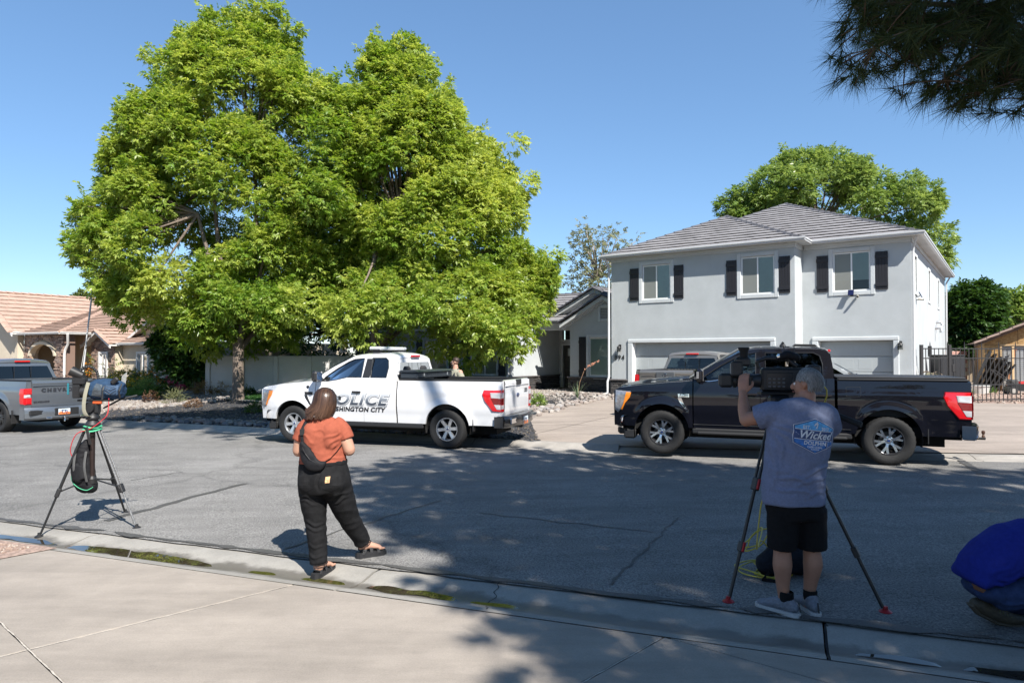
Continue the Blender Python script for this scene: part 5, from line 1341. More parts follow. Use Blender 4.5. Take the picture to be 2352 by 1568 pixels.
tree("ash_tree", "rounder ash tree with yellowing leaves, its boughs hanging over the white pickup", tuple(b2), T2P, 26.0, .62, LEAF_ASH, 23, bough_r=(1.05, 1.95), nclump=65, boughs=70, nspray=74, trunk_r=.19, fork=1.7, limbs=70, cr=(.5, 1.1), L=.155, W=.062, mg=.16, tinthi=yel,
  extra=[(872, 112, 25.8, 0.46), (925, 108, 25.8, 0.46), (965, 125, 25.8, 0.46), (790, 190, 25.3, 0.60), (765, 215, 25.3, 0.60), (1100, 775, 23.3, 0.72), (1140, 790, 23.3, 0.72), (1185, 775, 23.6, 0.72), (1210, 730, 23.8, 0.72), (1060, 735, 23.3, 0.60), (1150, 760, 23.1, 0.84), (1100, 730, 23.1, 0.84), (1180, 812, 23.5, 0.36),
   (800, 715, 21.8, 0.78), (790, 750, 21.9, 0.66), (840, 760, 22.1, 0.60), (830, 710, 21.9, 0.78), (880, 690, 22.1, 0.84), (950, 710, 22.3, 0.84), (1010, 690, 22.3, 0.84), (1265, 590, 25.3, 0.48), (1255, 640, 25.1, 0.54), (1180, 330, 25.8, 0.48), (1205, 420, 25.8, 0.54)])
LEAF_T3 = LEAF_FAR
p = onground(9., 44.)
tree("ash_tree", "large leafy tree rising behind the tiled roof of the grey house", (17.5, 46, .2), [(328, 1850, 1920), (360, 1790, 1985), (400, 1740, 2000), (430, 1690, 2110), (460, 1645, 2160), (500, 1650, 2180), (540, 1680, 2188), (580, 1720, 2190), (620, 1760, 2185)], 45, .6, LEAF_T3, 31, nclump=40, boughs=34, bough_r=(1.2, 2.2), nspray=48, L=.25, W=.095, cr=(.7, 1.4), mg=.3, trunk_r=.35, fork=4, gap=.08, limbs=40,
  extra=[(2060, 420, 45, .8), (2095, 415, 45, .8), (2130, 440, 45, .8), (1690, 460, 45, .9), (1672, 475, 45, .8), (1720, 450, 45, 1.1), (1700, 500, 45, 1.2), (2170, 600, 44, .7), (2165, 540, 44, .8), (1800, 385, 45, .7), (1960, 370, 45, .6)])
tree("locust_tree", "thin sparse tree with pale twigs behind the low wing", (6.0, 42, .2), [(505, 1325, 1365), (540, 1300, 1440), (580, 1295, 1480), (620, 1290, 1470), (665, 1290, 1470), (700, 1290, 1470)], 42, .7, LEAF_GREY, 37, nclump=80, nspray=16, L=.17, W=.06, cr=(.5, 1.0), trunk_r=.16, fork=3, limbs=70, bark=mat("pale bark", (.30, .26, .22), .9, var=.2), extra=[(1345, 515, 42, .6), (1415, 525, 42, .6), (1465, 550, 42, .6)])
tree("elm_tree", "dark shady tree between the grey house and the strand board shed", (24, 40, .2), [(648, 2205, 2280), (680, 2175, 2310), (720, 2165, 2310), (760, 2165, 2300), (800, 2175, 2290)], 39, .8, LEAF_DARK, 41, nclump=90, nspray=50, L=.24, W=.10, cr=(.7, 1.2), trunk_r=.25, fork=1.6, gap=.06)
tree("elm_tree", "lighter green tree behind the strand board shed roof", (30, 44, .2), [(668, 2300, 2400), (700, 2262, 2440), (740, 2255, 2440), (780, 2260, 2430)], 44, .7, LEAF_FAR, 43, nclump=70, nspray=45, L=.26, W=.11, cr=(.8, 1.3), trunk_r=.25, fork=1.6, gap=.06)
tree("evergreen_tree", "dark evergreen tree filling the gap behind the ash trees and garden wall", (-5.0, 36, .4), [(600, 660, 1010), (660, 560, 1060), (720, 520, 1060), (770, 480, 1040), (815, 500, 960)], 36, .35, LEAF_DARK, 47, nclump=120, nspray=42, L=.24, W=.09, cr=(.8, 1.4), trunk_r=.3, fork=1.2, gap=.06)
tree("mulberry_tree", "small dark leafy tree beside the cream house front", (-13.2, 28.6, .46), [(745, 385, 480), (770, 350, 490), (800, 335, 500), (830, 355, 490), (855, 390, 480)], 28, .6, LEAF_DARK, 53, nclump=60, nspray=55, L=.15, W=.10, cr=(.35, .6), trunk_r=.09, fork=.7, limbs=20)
tree("distant_tree", "small far tree showing above the clay roof", (-44, 70, .2), [(668, 170, 195), (690, 150, 215), (720, 150, 215)], 70, .7, LEAF_OLIVE, 59, nclump=20, nspray=40, L=.4, W=.16, cr=(.6, 1.0), trunk_r=.2, fork=2)

# shrubs and small plants
def shrub(name, label, px, py, r, h, m_leaf, seed, n=260, L=.10, W=.04, cat="shrub", flowers=None, nf=0, fr=.03, wide=1., stems=8, droop=.2, group=None, Yo=None, shell=.5, tint=.4):
 b = gp(px, py) if Yo is None else at(px, py, Yo); b.z = H(b.x, b.y)+.015
 rng = np.random.default_rng(seed); rnd = random.Random(seed); o = empty(name, b, label=label, cat=cat, group=group)
 d = unit(rng.normal(0, 1, (n, 3))*np.array([[1, 1, .8]])+np.array([[0, 0, .35]])); d[:, 2] = np.abs(d[:, 2])
 q = (shell+(1-shell)*rng.random((n, 1)))*(1+.15*np.sin(d[:, :1]*7+seed)*np.cos(d[:, 1:2]*6))
 P = d*q*np.array([[r*wide, r, h]])*.92
 AX = unit(d+rng.normal(0, .5, (n, 3)))
 V, F, T = sprays(P, AX, L, W, 7, L*.35, rng, np.clip(rng.normal(tint, .25, n), 0, 1), droop)
 V[:, 2] = np.maximum(V[:, 2], .004)
 mk("foliage", fast_mesh("foliage", V, F, T), m_leaf, o)
 mb = MB()
 for k in range(stems):
  j = rnd.randrange(n); e = Vector(P[j]); limb(mb, (rnd.uniform(-.04, .04), rnd.uniform(-.04, .04), -.02), e, .012+.01*h, .004, rnd, 4)
 mb.build("stems", M_BARK, o)
 if flowers is not None and nf:
  k = rng.integers(0, n, nf); dd = d[k]; C_ = P[k]*1.04+rng.normal(0, .02, (nf, 3)); C_[:, 2] = np.maximum(C_[:, 2], .05)
  t1 = unit(np.cross(dd, rng.normal(0, 1, (nf, 3)))); t2 = np.cross(dd, t1)
  Vf = []
  for a in range(5):
   th = a*2*math.pi/5; u = t1*math.cos(th)+t2*math.sin(th); s_ = t1*math.cos(th+1.2)+t2*math.sin(th+1.2)
   f_ = fr*rng.uniform(.7, 1.3, (nf, 1)); Vf.append(np.stack([C_, C_+u*f_+dd*f_*.3, C_+(u+s_)*.75*f_+dd*f_*.45, C_+s_*f_+dd*f_*.3], 1))
  Vf = np.concatenate(Vf).reshape(-1, 3); Ff = np.arange(len(Vf)).reshape(-1, 4)
  mk("blossom", fast_mesh("blossom", Vf, Ff, rng.random(len(Ff))), flowers, o, kind="stuff")
 return o
M_YEL = leafmat("yellow blossom", (.62, .42, .02), (.75, .55, .05), .6, .3); M_ORG = leafmat("orange blossom", (.62, .20, .02), (.7, .3, .03), .6, .3); M_PNK = leafmat("pink blossom", (.50, .04, .10), (.65, .12, .2), .6, .3)
LEAF_DRY = leafmat("dry leaf", (.22, .15, .06), (.38, .27, .11), .7, .3); LEAF_RED = leafmat("reddish leaf", (.08, .04, .03), (.20, .12, .06), .6, .3); LEAF_BOX = leafmat("boxwood leaf", (.035, .075, .012), (.09, .15, .025), .4, .25)
shrub("lantana_shrub", "wide shrub covered in yellow blossom beside the lawn", 300, 893, .95, .95, LEAF_OLIVE, 1, 420, .09, .04, flowers=M_YEL, nf=520, fr=.05, wide=1.25, cat="shrub")
shrub("lantana_shrub", "green shrub dotted with orange blossom behind the yellow one", 352, 892, 1.0, 1.15, LEAF_BOX, 2, 420, .09, .04, flowers=M_ORG, nf=120, fr=.045, wide=1.1)
shrub("grass_clump", "pale strappy grass clump at the edge of the lawn", 335, 899, .45, .5, LEAF_FAR, 3, 160, .22, .02, cat="plant")
shrub("rose_bush", "rose bush with pink flowers beside the round clipped bush", 405, 898, .5, .95, LEAF_RED, 4, 200, .07, .035, flowers=M_PNK, nf=40, fr=.07, cat="shrub")
shrub("leafy_shrub", "bright green leafy shrub behind the rose bush", 437, 894, .45, 1.1, LEAF_FAR, 5, 180, .12, .06)
shrub("dry_bush", "tan dried out bush near the trunk of the tall ash", 480, 904, .65, .75, LEAF_DRY, 6, 320, .10, .022, wide=1.2, droop=0)
shrub("dry_bush", "low brown grassy bush against the foot of the garden wall", 512, 903, .5, .45, LEAF_DRY, 61, 200, .12, .02, wide=1.2, droop=0)
shrub("boxwood_bush", "round clipped green bush on the pale gravel", 378, 914, .50, .52, LEAF_BOX, 7, 700, .05, .025, shell=.85, droop=0)
shrub("low_shrub", "small reddish shrub with sparse leaves on the black gravel", 346, 922, .34, .42, LEAF_RED, 8, 90, .07, .035)
shrub("low_shrub", "small rusty brown shrub in the middle of the black gravel", 444, 936, .32, .36, LEAF_RED, 9, 150, .05, .02, tint=.9)
shrub("low_shrub", "small round green shrub on black gravel before the turf edging", 583, 949, .30, .38, LEAF_BOX, 10, 200, .05, .022)
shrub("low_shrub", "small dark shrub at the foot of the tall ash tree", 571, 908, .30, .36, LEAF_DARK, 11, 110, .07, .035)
shrub("blue_grass", "blue green grass tuft beside the pale cobbles", 399, 926, .22, .42, LEAF_GREY, 12, 60, .22, .014, cat="plant", droop=-.2)
shrub("climbing_shrub", "leafy green shrub growing against the white garden wall", 726, 893, .65, 1.15, LEAF_FAR, 13, 300, .11, .055)
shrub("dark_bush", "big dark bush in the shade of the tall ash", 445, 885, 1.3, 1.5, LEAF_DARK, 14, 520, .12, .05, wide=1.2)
shrub("feathery_bush", "feathery green bush in front of the stone gable window", 262, 885, .9, 1.6, LEAF_FAR, 15, 170, .10, .03, shell=.2)
shrub("green_plant", "small bright green plant in the rock bed by the driveway", 1236, 935, .25, .42, LEAF_FAR, 16, 90, .09, .04, cat="plant")
shrub("hanging_vine", "vine with yellow flowers by the entry of the cream house", 205, 878, .25, 1.7, LEAF_OLIVE, 17, 90, .09, .04, flowers=M_ORG, nf=60, fr=.05, cat="plant", Yo=33.6)
shrub("rose_bush", "red flowering bush half hidden behind the silver pickup", 150, 893, .5, .7, LEAF_RED, 18, 120, .07, .035, flowers=M_PNK, nf=50, fr=.07)
# red yucca by the driveway
b = gp(1326, 918); o = empty("red_yucca", b, label="spiky yucca with a tall arching flower stalk in the rock bed", cat="plant")
rr = random.Random(3)
for k in range(26):
 a = rr.uniform(0, 6.28); l = rr.uniform(.45, .75); lean = rr.uniform(.15, .7); mb = MB(); P = []
 for i in range(6):
  t = i/5; q = Vector((math.cos(a)*lean*l*t**1.3, math.sin(a)*lean*l*t**1.3, l*t*(1-.25*lean*t))); w_ = .011*(1-t)+.001; sdv = Vector((-math.sin(a), math.cos(a), 0))*w_
  P.append([q-sdv, q+Vector((0, 0, -.004)), q+sdv])
 mb.grid(P).build("leaf_blade", mat("yucca leaf", (.13, .18, .09), .5, var=.15), o)
mb = MB().tube([(0, 0, 0), (.08, 0, .6), (.25, 0, 1.05), (.5, 0, 1.3), (.78, 0, 1.38)], [.009, .008, .007, .005, .003], 6); st = mb.build("flower_stalk", mat("brown stalk", (.30, .17, .10), .7), o)
mb = MB()
for k in range(26): t = rr.uniform(.5, 1); mb.ball((.25+.53*(t-.5)*2, rr.uniform(-.04, .04), 1.05+.33*((t-.5)*2)**.6+rr.uniform(-.04, .03)), (.016, .016, .026), 6, 4)
mb.build("bud", mat("coral bud", (.45, .20, .12), .6), o, kind="stuff")
# grass blades
def blades(name, poly, n, h0, h1, w_, m_, seed, hf=H, dz=.02, parent=None):
 r = random.Random(seed); pts = scatter(poly, n, 1, 1, hf, seed); V = []; F = []
 for (x, y, z, s_, rz, k) in pts:
  z = hf(x, y)+dz; h = r.uniform(h0, h1); a = r.uniform(0, 6.28); l = r.uniform(0, .5)*h; i = len(V); c, sn = math.cos(a)*w_, math.sin(a)*w_
  V += [(x-c, y-sn, z), (x+c, y+sn, z), (x-sn/w_*l, y+c/w_*l, z+h)]; F.append((i, i+1, i+2))
 me = fast_mesh(name, np.array(V), np.array(F), RNG.random(len(F))); return mk(name, me, m_, parent, kind="stuff")
LEAF_GRASS = leafmat("grass blade", (.05, .12, .02), (.14, .24, .05), .5, .4)
LEAF_TURF = leafmat("turf blade", (.020, .070, .012), (.04, .12, .02), .5, .2)
blades("grass", lawn, 9000, .09, .2, .009, LEAF_GRASS, 1)
blades("turf_pile", turf, 7000, .03, .05, .008, LEAF_TURF, 2, dz=.05)
wd = [xy(2232, 905), xy(2290, 903), xy(2290, 893), xy(2232, 893)]
blades("weeds", wd, 900, .08, .3, .012, LEAF_GRASS, 3)

# the pine on the near verge: its limb hangs into view, its crown shades the road
NEEDLE = leafmat("pine needle", (.020, .040, .010), (.055, .075, .018), .5, .2)
def tufts(C, AX, n, L, W, rng, cone=.9):
 """needle tufts: n needles per tuft fanned round its axis"""
 k = len(C); P = np.repeat(C, n, 0); A = np.repeat(AX, n, 0); m = len(P)
 d = unit(A + rng.normal(0, cone*.55, (m, 3)) + np.array([[0, 0, -.12]])); s_ = unit(np.cross(d, rng.normal(0, 1, (m, 3))))
 P = P - A*rng.random((m, 1))*.16
 l = L*rng.uniform(.7, 1.15, (m, 1)); sag = np.array([[0, 0, -.10]])*l
 V = np.stack([P-s_*W/2, P+s_*W/2, P+d*l+sag+s_*W*.15], 1).reshape(-1, 3)
 return V, np.arange(len(V)).reshape(-1, 3)
pb = Vector((9.4, -1.2, 0)); pb.z = H(pb.x, pb.y)
pine = empty("pine_tree", pb, label="big pine on the near side whose needle boughs hang over the street", cat="tree")
rng = np.random.default_rng(77); rnd = random.Random(77)
SHADE = [(.75, 3.5), (-.40, 5.45), (-1.10, 6.5), (-1.45, 8), (-1.9, 9.4), (-2.6, 10.6), (-2.2, 12.0), (-1.0, 13.0), (.2, 13.6), (1.6, 12.9), (3.0, 11.7), (6, 10.75), (8.5, 10.0), (11, 9.5), (11, 1.5), (6, .8), (3.2, 1.6), (1.6, 2.4)]
sunk = 1/math.tan(SUN_EL)
def crown_pt(g, Hh): return Vector((g[0]+SUN_H.x*Hh*sunk, g[1]+SUN_H.y*Hh*sunk, zroad(g[0])+Hh))
def visible(p, mg=.06):
 if p.y < .3: return False
 v = (p.z-CAM_Z)/p.y; return abs(p.x/p.y) < .75+mg and -.5 < v-.02 < .52+mg
CL = []
sxs = [p[0] for p in SHADE]; sys_ = [p[1] for p in SHADE]
for layer, (h0, h1, keep) in enumerate(((6.6, 8.6, .93), (8.8, 10.6, .90), (10.6, 12.4, .5))):
 for gx in np.arange(min(sxs), max(sxs), .52):
  for gy in np.arange(min(sys_), max(sys_), .52):
   g = (gx+rnd.uniform(-.2, .2), gy+rnd.uniform(-.2, .2))
   if rnd.random() > keep or not inside(g, SHADE): continue
   p = crown_pt(g, rnd.uniform(h0, h1))
   if visible(p+Vector((0, 0, -.8))) or visible(p): continue
   CL.append(p)
# a few outlying tips (dapples on the driveway and on the pickup bed)
for g in ((-.55, 13.95), (-.15, 14.4), (1.5, 3.2), (.4, 4.1), (-1.7, 12.7)):
 CL.append(crown_pt(g, 9.5))
Ct = []; At = []
for p in CL:
 for k in range(7):
  o_ = Vector((rnd.gauss(0, .26), rnd.gauss(0, .26), rnd.gauss(0, .25))); Ct.append(tuple(p+o_-pb)); At.append(tuple((o_+(p-pb-Vector((0, 0, 8)))*.05+Vector((0, 0, .2))).normalized()))
V, F = tufts(np.array(Ct), np.array(At), 44, .26, .040, rng, 1.3)
mk("needles", fast_mesh("needles", V, F, rng.random(len(F))), NEEDLE, pine)
M_PBARK = mat("pine bark", (.10, .065, .045), .95, var=.3, scale=10, bump=.9, bscale=20)
MB().tube([(0, 0, -.3), (0, 0, .1), (.1, .1, 3), (-.1, .2, 7), (-.3, .3, 12.2)], [.42, .34, .28, .2, .04], 14).build("trunk", M_PBARK, pine, smooth=True)
mb = MB()
for p in CL:
 e = p-pb; s_ = Vector((-.2*e.z/12, .2*e.z/12, max(3.0, e.z-1.2-.15*math.hypot(e.x, e.y)))); limb(mb, s_, e, .045, .012, rnd, 4, wob=.08)
mb.build("limbs", M_PBARK, pine)
# the low bough in view
tips = []
lb = MB(); start = Vector((9.2, -.9, 5.0))
bough = []
rb = random.Random(5)
for (px, py, Y) in ((1985, 60, 5.0), (2010, 110, 4.9), (2060, 60, 5.2), (2080, 140, 5.0), (2120, 40, 5.3), (2150, 120, 5.0), (2170, 185, 4.9), (2220, 70, 5.3), (2230, 150, 5.0), (2260, 210, 4.8), (2300, 90, 5.2), (2310, 180, 4.8), (2350, 60, 5.3), (2360, 150, 5.0), (2375, 230, 4.7), (2420, 130, 5.0), (1960, 15, 5.1), (2050, 5, 5.2), (2200, 5, 5.3), (2330, 5, 5.4), (2440, 210, 4.8), (2130, -40, 5.3), (2260, -40, 5.3), (2400, -20, 5.3), (2010, -60, 5.3), (2290, 35, 5.1), (2180, 55, 5.2), (2105, 90, 5.1), (2335, 130, 4.9), (2250, 110, 5.1)):
 c = at(px, py, Y); bough.append(c)
limb_pts = [start, Vector((6.6, 3.2, 4.95)), Vector((4.6, 5.0, 4.75)), at(2250, 20, 5.3)]
lb.tube([p-pb for p in limb_pts], [.09, .06, .04, .025], 8)
Ct = []; At = []
for c in bough:
 s_ = min(limb_pts[1:], key=lambda q: (q-c).length); limb(lb, s_-pb, c-pb, .022, .008, rb, 5, wob=.1)
 for k in range(16):
  o_ = Vector((rb.gauss(0, .13), rb.gauss(0, .2), rb.gauss(0, .085))); Ct.append(tuple(c+o_-pb)); lb.tube([c-pb, c+o_*.6-pb+Vector((0, 0, .015)), c+o_-pb], [.006, .005, .0035], 4)
  At.append(tuple((Vector((-.55, .0, -.35))+Vector((rb.gauss(0, .5), rb.gauss(0, .5), rb.gauss(0, .35)))).normalized()))
V, F = tufts(np.array(Ct), np.array(At), 62, .20, .0046, rng, 1.1)
mk("needle_bough", fast_mesh("needle_bough", V, F, rng.random(len(F))), NEEDLE, pine)
lb.build("bough", M_PBARK, pine, smooth=True)

# unseen trees added behind the photographer to darken reflections and cut sky fill
def near_copy(src_label, label, loc, rz, sc):
 src = next(o for o in COL.objects if o.parent is None and o.get("label", "") == src_label); c = copy_tree(src); c.location = (loc[0], loc[1], H(loc[0], max(-14, loc[1]))); c.rotation_euler = (0, 0, rz); c.scale = (sc, sc, sc); c["label"] = label
ev = "dark evergreen tree filling the gap behind the ash trees and garden wall"; el = "dark shady tree between the grey house and the strand board shed"
near_copy(ev, "added dark evergreen tree, unseen behind the near driveway", (2.5, -15.5), 0., 1.)
near_copy(ev, "added dark evergreen tree, unseen on the near lot past the pine", (17, -14), .4, 1.05)
near_copy(ev, "added dark evergreen tree, unseen on the near lot beside the gravel corner", (-13, -13), -.3, 1.)
near_copy(el, "added round dark tree, unseen on the near lot next to the pine", (13.5, -7.5), 1.2, 1.1)
near_copy(el, "added round dark tree, unseen on the near lot by the gravel bed", (-17.5, -6), 2.2, 1.1)

# a tall cottonwood on the near lot: its high crown throws the shade that lies on the far gravel and kerb
cb_ = Vector((9.6, -4.7, 0)); cb_.z = H(cb_.x, cb_.y)
ctw = empty("cottonwood_tree", cb_, label="very tall leafy tree on the near lot whose shade reaches the black gravel", cat="tree")
G2 = [(-12.6, 20.9), (-10.6, 19.5), (-8.6, 18.4), (-6.6, 17.5), (-4.6, 17.6), (-3.6, 18.6), (-4.6, 21.2), (-7, 23.0), (-10, 22.8), (-12.2, 22.0)]
rn2 = random.Random(8); rg2 = np.random.default_rng(8); cc_ = []
gx_ = [p[0] for p in G2]; gy_ = [p[1] for p in G2]
for layer in range(2):
 for gx in np.arange(min(gx_), max(gx_), .75):
  for gy in np.arange(min(gy_), max(gy_), .75):
   g = (gx+rn2.uniform(-.35, .35), gy+rn2.uniform(-.35, .35))
   if inside(g, G2) and rn2.random() < .92: cc_.append(crown_pt(g, rn2.uniform(13.5, 15.5) if layer else rn2.uniform(15.5, 18.5)))
Cc = np.array([tuple(p-cb_) for p in cc_]); ii = np.repeat(np.arange(len(Cc)), 34)
Pp = Cc[ii]+rg2.normal(0, .34, (len(ii), 3)); V, F, T = sprays(Pp, unit(rg2.normal(0, 1, (len(ii), 3))), .22, .12, 7, .07, rg2, rg2.random(len(ii)))
mk("crown", fast_mesh("crown", V, F, T), LEAF_FAR, ctw)
way = [Vector((9.6, -4.7, cb_.z-.3)), Vector((9.6, -4.7, .3)), Vector((9.5, -4.4, 3.5))]+[crown_pt(g, h) for g, h in (((6, 2), 7), ((2.4, 8), 11), ((-.4, 12.6), 14), ((-2.6, 15.6), 15.4), ((-5.2, 18.6), 16.0))]
wp_, wr_ = spline([p-cb_ for p in way], 4, [.5, .42, .36, .30, .22, .13, .10, .06]); MB().tube(wp_, wr_, 14).build("trunk", M_BARK, ctw, smooth=True)
mb = MB(); hub = wp_[-1]; hub2 = crown_pt((-8.5, 20.3), 16)-cb_; limb(mb, hub, hub2, .06, .03, rn2, 6, wob=.05)
for p in Cc[::4]: v = Vector(p); limb(mb, min((hub, hub2), key=lambda q: (q-v).length), v, .035, .012, rn2, 5, wob=.06)
mb.build("limbs", M_BARK, ctw)
# pickups (local: x forward, y left, z up; origin on the ground under the rear axle)
def paint(name, col, rough=.25, metal=0., coat=1., spec=.5):
 m = mat(name, col, rough, metal, var=.03, scale=1.5, coat=coat, spec=spec); return m
M_TYRE = mat("tyre rubber", (.0095, .0095, .010), .8, var=.25, scale=25, bump=.3, bscale=60)
M_CHROME = mat("chrome", (.75, .76, .78), .08, 1., var=.02)
M_STEELD = mat("dark steel", (.05, .05, .052), .5, .5, var=.2)
M_PLAST = mat("black trim plastic", (.016, .016, .017), .5, var=.15, scale=20)
M_SEAT = mat("dark seat cloth", (.022, .022, .024), .85, var=.15)
M_TAILR = mat("red tail lens", (.45, .008, .012), .12, var=.1, coat=1., emit=(.6, .01, .01, .12))
M_TAILD = mat("dark red lens", (.16, .004, .006), .12, var=.1, coat=1.)
M_TAILW = mat("clear lens", (.62, .62, .64), .1, .3, var=.1, coat=1.)
M_HEADL = mat("headlamp glass", (.30, .31, .33), .12, .5, var=.4, scale=16, coat=1.)
M_AMBER = mat("amber lens", (.75, .22, .01), .15, var=.1, coat=1.)
M_CGLASS = glass("car glass", (.28, .34, .36), .95)
M_CGLASSD = glass("tinted car glass", (.05, .055, .06), .95)
M_BLUEB = mat("badge blue", (.01, .03, .12), .2, coat=1.)
M_WHITEP = mat("white print", (.75, .75, .75), .5, var=0)
M_BLACKP = mat("black print", (.012, .013, .018), .5, var=0)
M_WELL = mat("wheel well", (.008, .008, .008), .95, var=0)

def wheel(parent, name, x, y, R, style, W=.27):
 """y>0 is the left side; outer face looks away from the car"""
 sg = 1 if y > 0 else -1
 Mw = Matrix.Translation((x, y, R)) @ Matrix.Rotation(-sg*math.pi/2, 4, 'X')      # local z points outwards
 w_ = W/2; r0 = R*.575
 prof = [(r0, -w_*.8), (R*.78, -w_), (R*.93, -w_*.92), (R*.985, -w_*.62), (R, -w_*.2), (R, w_*.2), (R*.985, w_*.62), (R*.93, w_*.93), (R*.86, w_*1.02), (R*.78, w_*1.02), (R*.66, w_*.95), (r0, w_*.8)]
 n = 64; vs = []
 for k, (r, z) in enumerate(prof):
  for j in range(n):
   rr_ = r
   if 2 <= k <= 7 and (j % 2 == (1 if k in (3, 6) else 0)): rr_ = r-.011 if k not in (4, 5) else r-.006
   a = 2*math.pi*j/n; vs.append((rr_*math.cos(a), rr_*math.sin(a), z))
 fs = [(i*n+j, i*n+(j+1) % n, (i+1)*n+(j+1) % n, (i+1)*n+j) for i in range(len(prof)-1) for j in range(n)]
 t = empty(name, (0, 0, 0)); t.parent = parent; t.matrix_basis = Mw
 o = MB().add(vs, fs).build("tyre", M_TYRE, t, smooth=30)
 m_rim, m_face, nsp = style["rim"], style["face"], style["n"]
 MB().lathe([(r0*.985, -w_*.8), (r0*.9, -w_*.6), (r0*.86, w_*.2), (r0*.93, w_*.72), (r0*1.01, w_*.80), (r0*1.01, w_*.86), (r0*.96, w_*.86), (r0*.90, w_*.66)], 48).build("rim", m_rim, t, smooth=True)
 MB().lathe([(0, -.02), (r0*.86, -.02)], 24).build("brake_backing", M_WELL, t)
 MB().lathe([(0, -.005), (r0*.62, -.005), (r0*.62, .008), (0, .008)], 28).build("brake_disc", M_STEELD, t, smooth=True)
 zf = w_*.62
 for k in range(nsp):
  a = 2*math.pi*k/nsp+style.get("rot", 0); Ma = Matrix.Rotation(a, 4, 'Z')
  mb = MB()
  def spoke(p, wd0, wd1, z0, z1, th=.035):
   (xa, ya), (xb, yb) = p; d = Vector((xb-xa, yb-ya)).normalized(); nn_ = Vector((-d.y, d.x))
   q = [(xa+nn_.x*wd0, ya+nn_.y*wd0, z0), (xa-nn_.x*wd0, ya-nn_.y*wd0, z0), (xb-nn_.x*wd1, yb-nn_.y*wd1, z1), (xb+nn_.x*wd1, yb+nn_.y*wd1, z1)]
   b_ = [(xa+nn_.x*wd0*1.25, ya+nn_.y*wd0*1.25, z0-th), (xa-nn_.x*wd0*1.25, ya-nn_.y*wd0*1.25, z0-th), (xb-nn_.x*wd1*1.25, yb-nn_.y*wd1*1.25, z1-th), (xb+nn_.x*wd1*1.25, yb+nn_.y*wd1*1.25, z1-th)]
   mb.add([Ma @ Vector(v) for v in q+b_], [(0, 1, 2, 3), (4, 7, 6, 5), (0, 4, 5, 1), (1, 5, 6, 2), (2, 6, 7, 3), (3, 7, 4, 0)])
  if style["kind"] == "y":
   spoke(((.05, .0), (r0*.5, .0)), .018, .021, zf*.86, zf)
   spoke(((r0*.48, .004), (r0*.95, r0*.20)), .019, .017, zf, zf*1.1); spoke(((r0*.48, -.004), (r0*.95, -r0*.20)), .019, .017, zf, zf*1.1)
  elif style["kind"] == "six":
   spoke(((.05, 0), (r0*.95, 0)), .026, .034, zf*.8, zf*1.05)
  else:
   spoke(((.05, .02), (r0*.95, r0*.13)), .016, .016, zf*.85, zf*1.05); spoke(((.05, -.02), (r0*.95, -r0*.13)), .016, .016, zf*.85, zf*1.05)
   spoke(((r0*.62, 0), (r0*.95, 0)), .012, .014, zf*.7, zf*.9)
  mb.build("spoke", m_face, t)
  an = a+math.pi/nsp
  MB().lathe([(0, zf*.98), (.009, zf*.96), (.011, zf*.7), (.011, zf*.6)], 8, Matrix.Translation((.055*math.cos(an), .055*math.sin(an), 0))).build("lug_nut", M_CHROME, t, smooth=True)
 MB().lathe([(0, zf*.95), (.03, zf*.94), (.035, zf*.85), (.075, zf*.78), (.08, zf*.4)], 24).build("hub", m_face, t, smooth=True)
 MB().lathe([(0, zf*.985), (.022, zf*.97)], 16).build("hub_badge", M_BLUEB if style.get("badge") else M_PLAST, t)
 return t

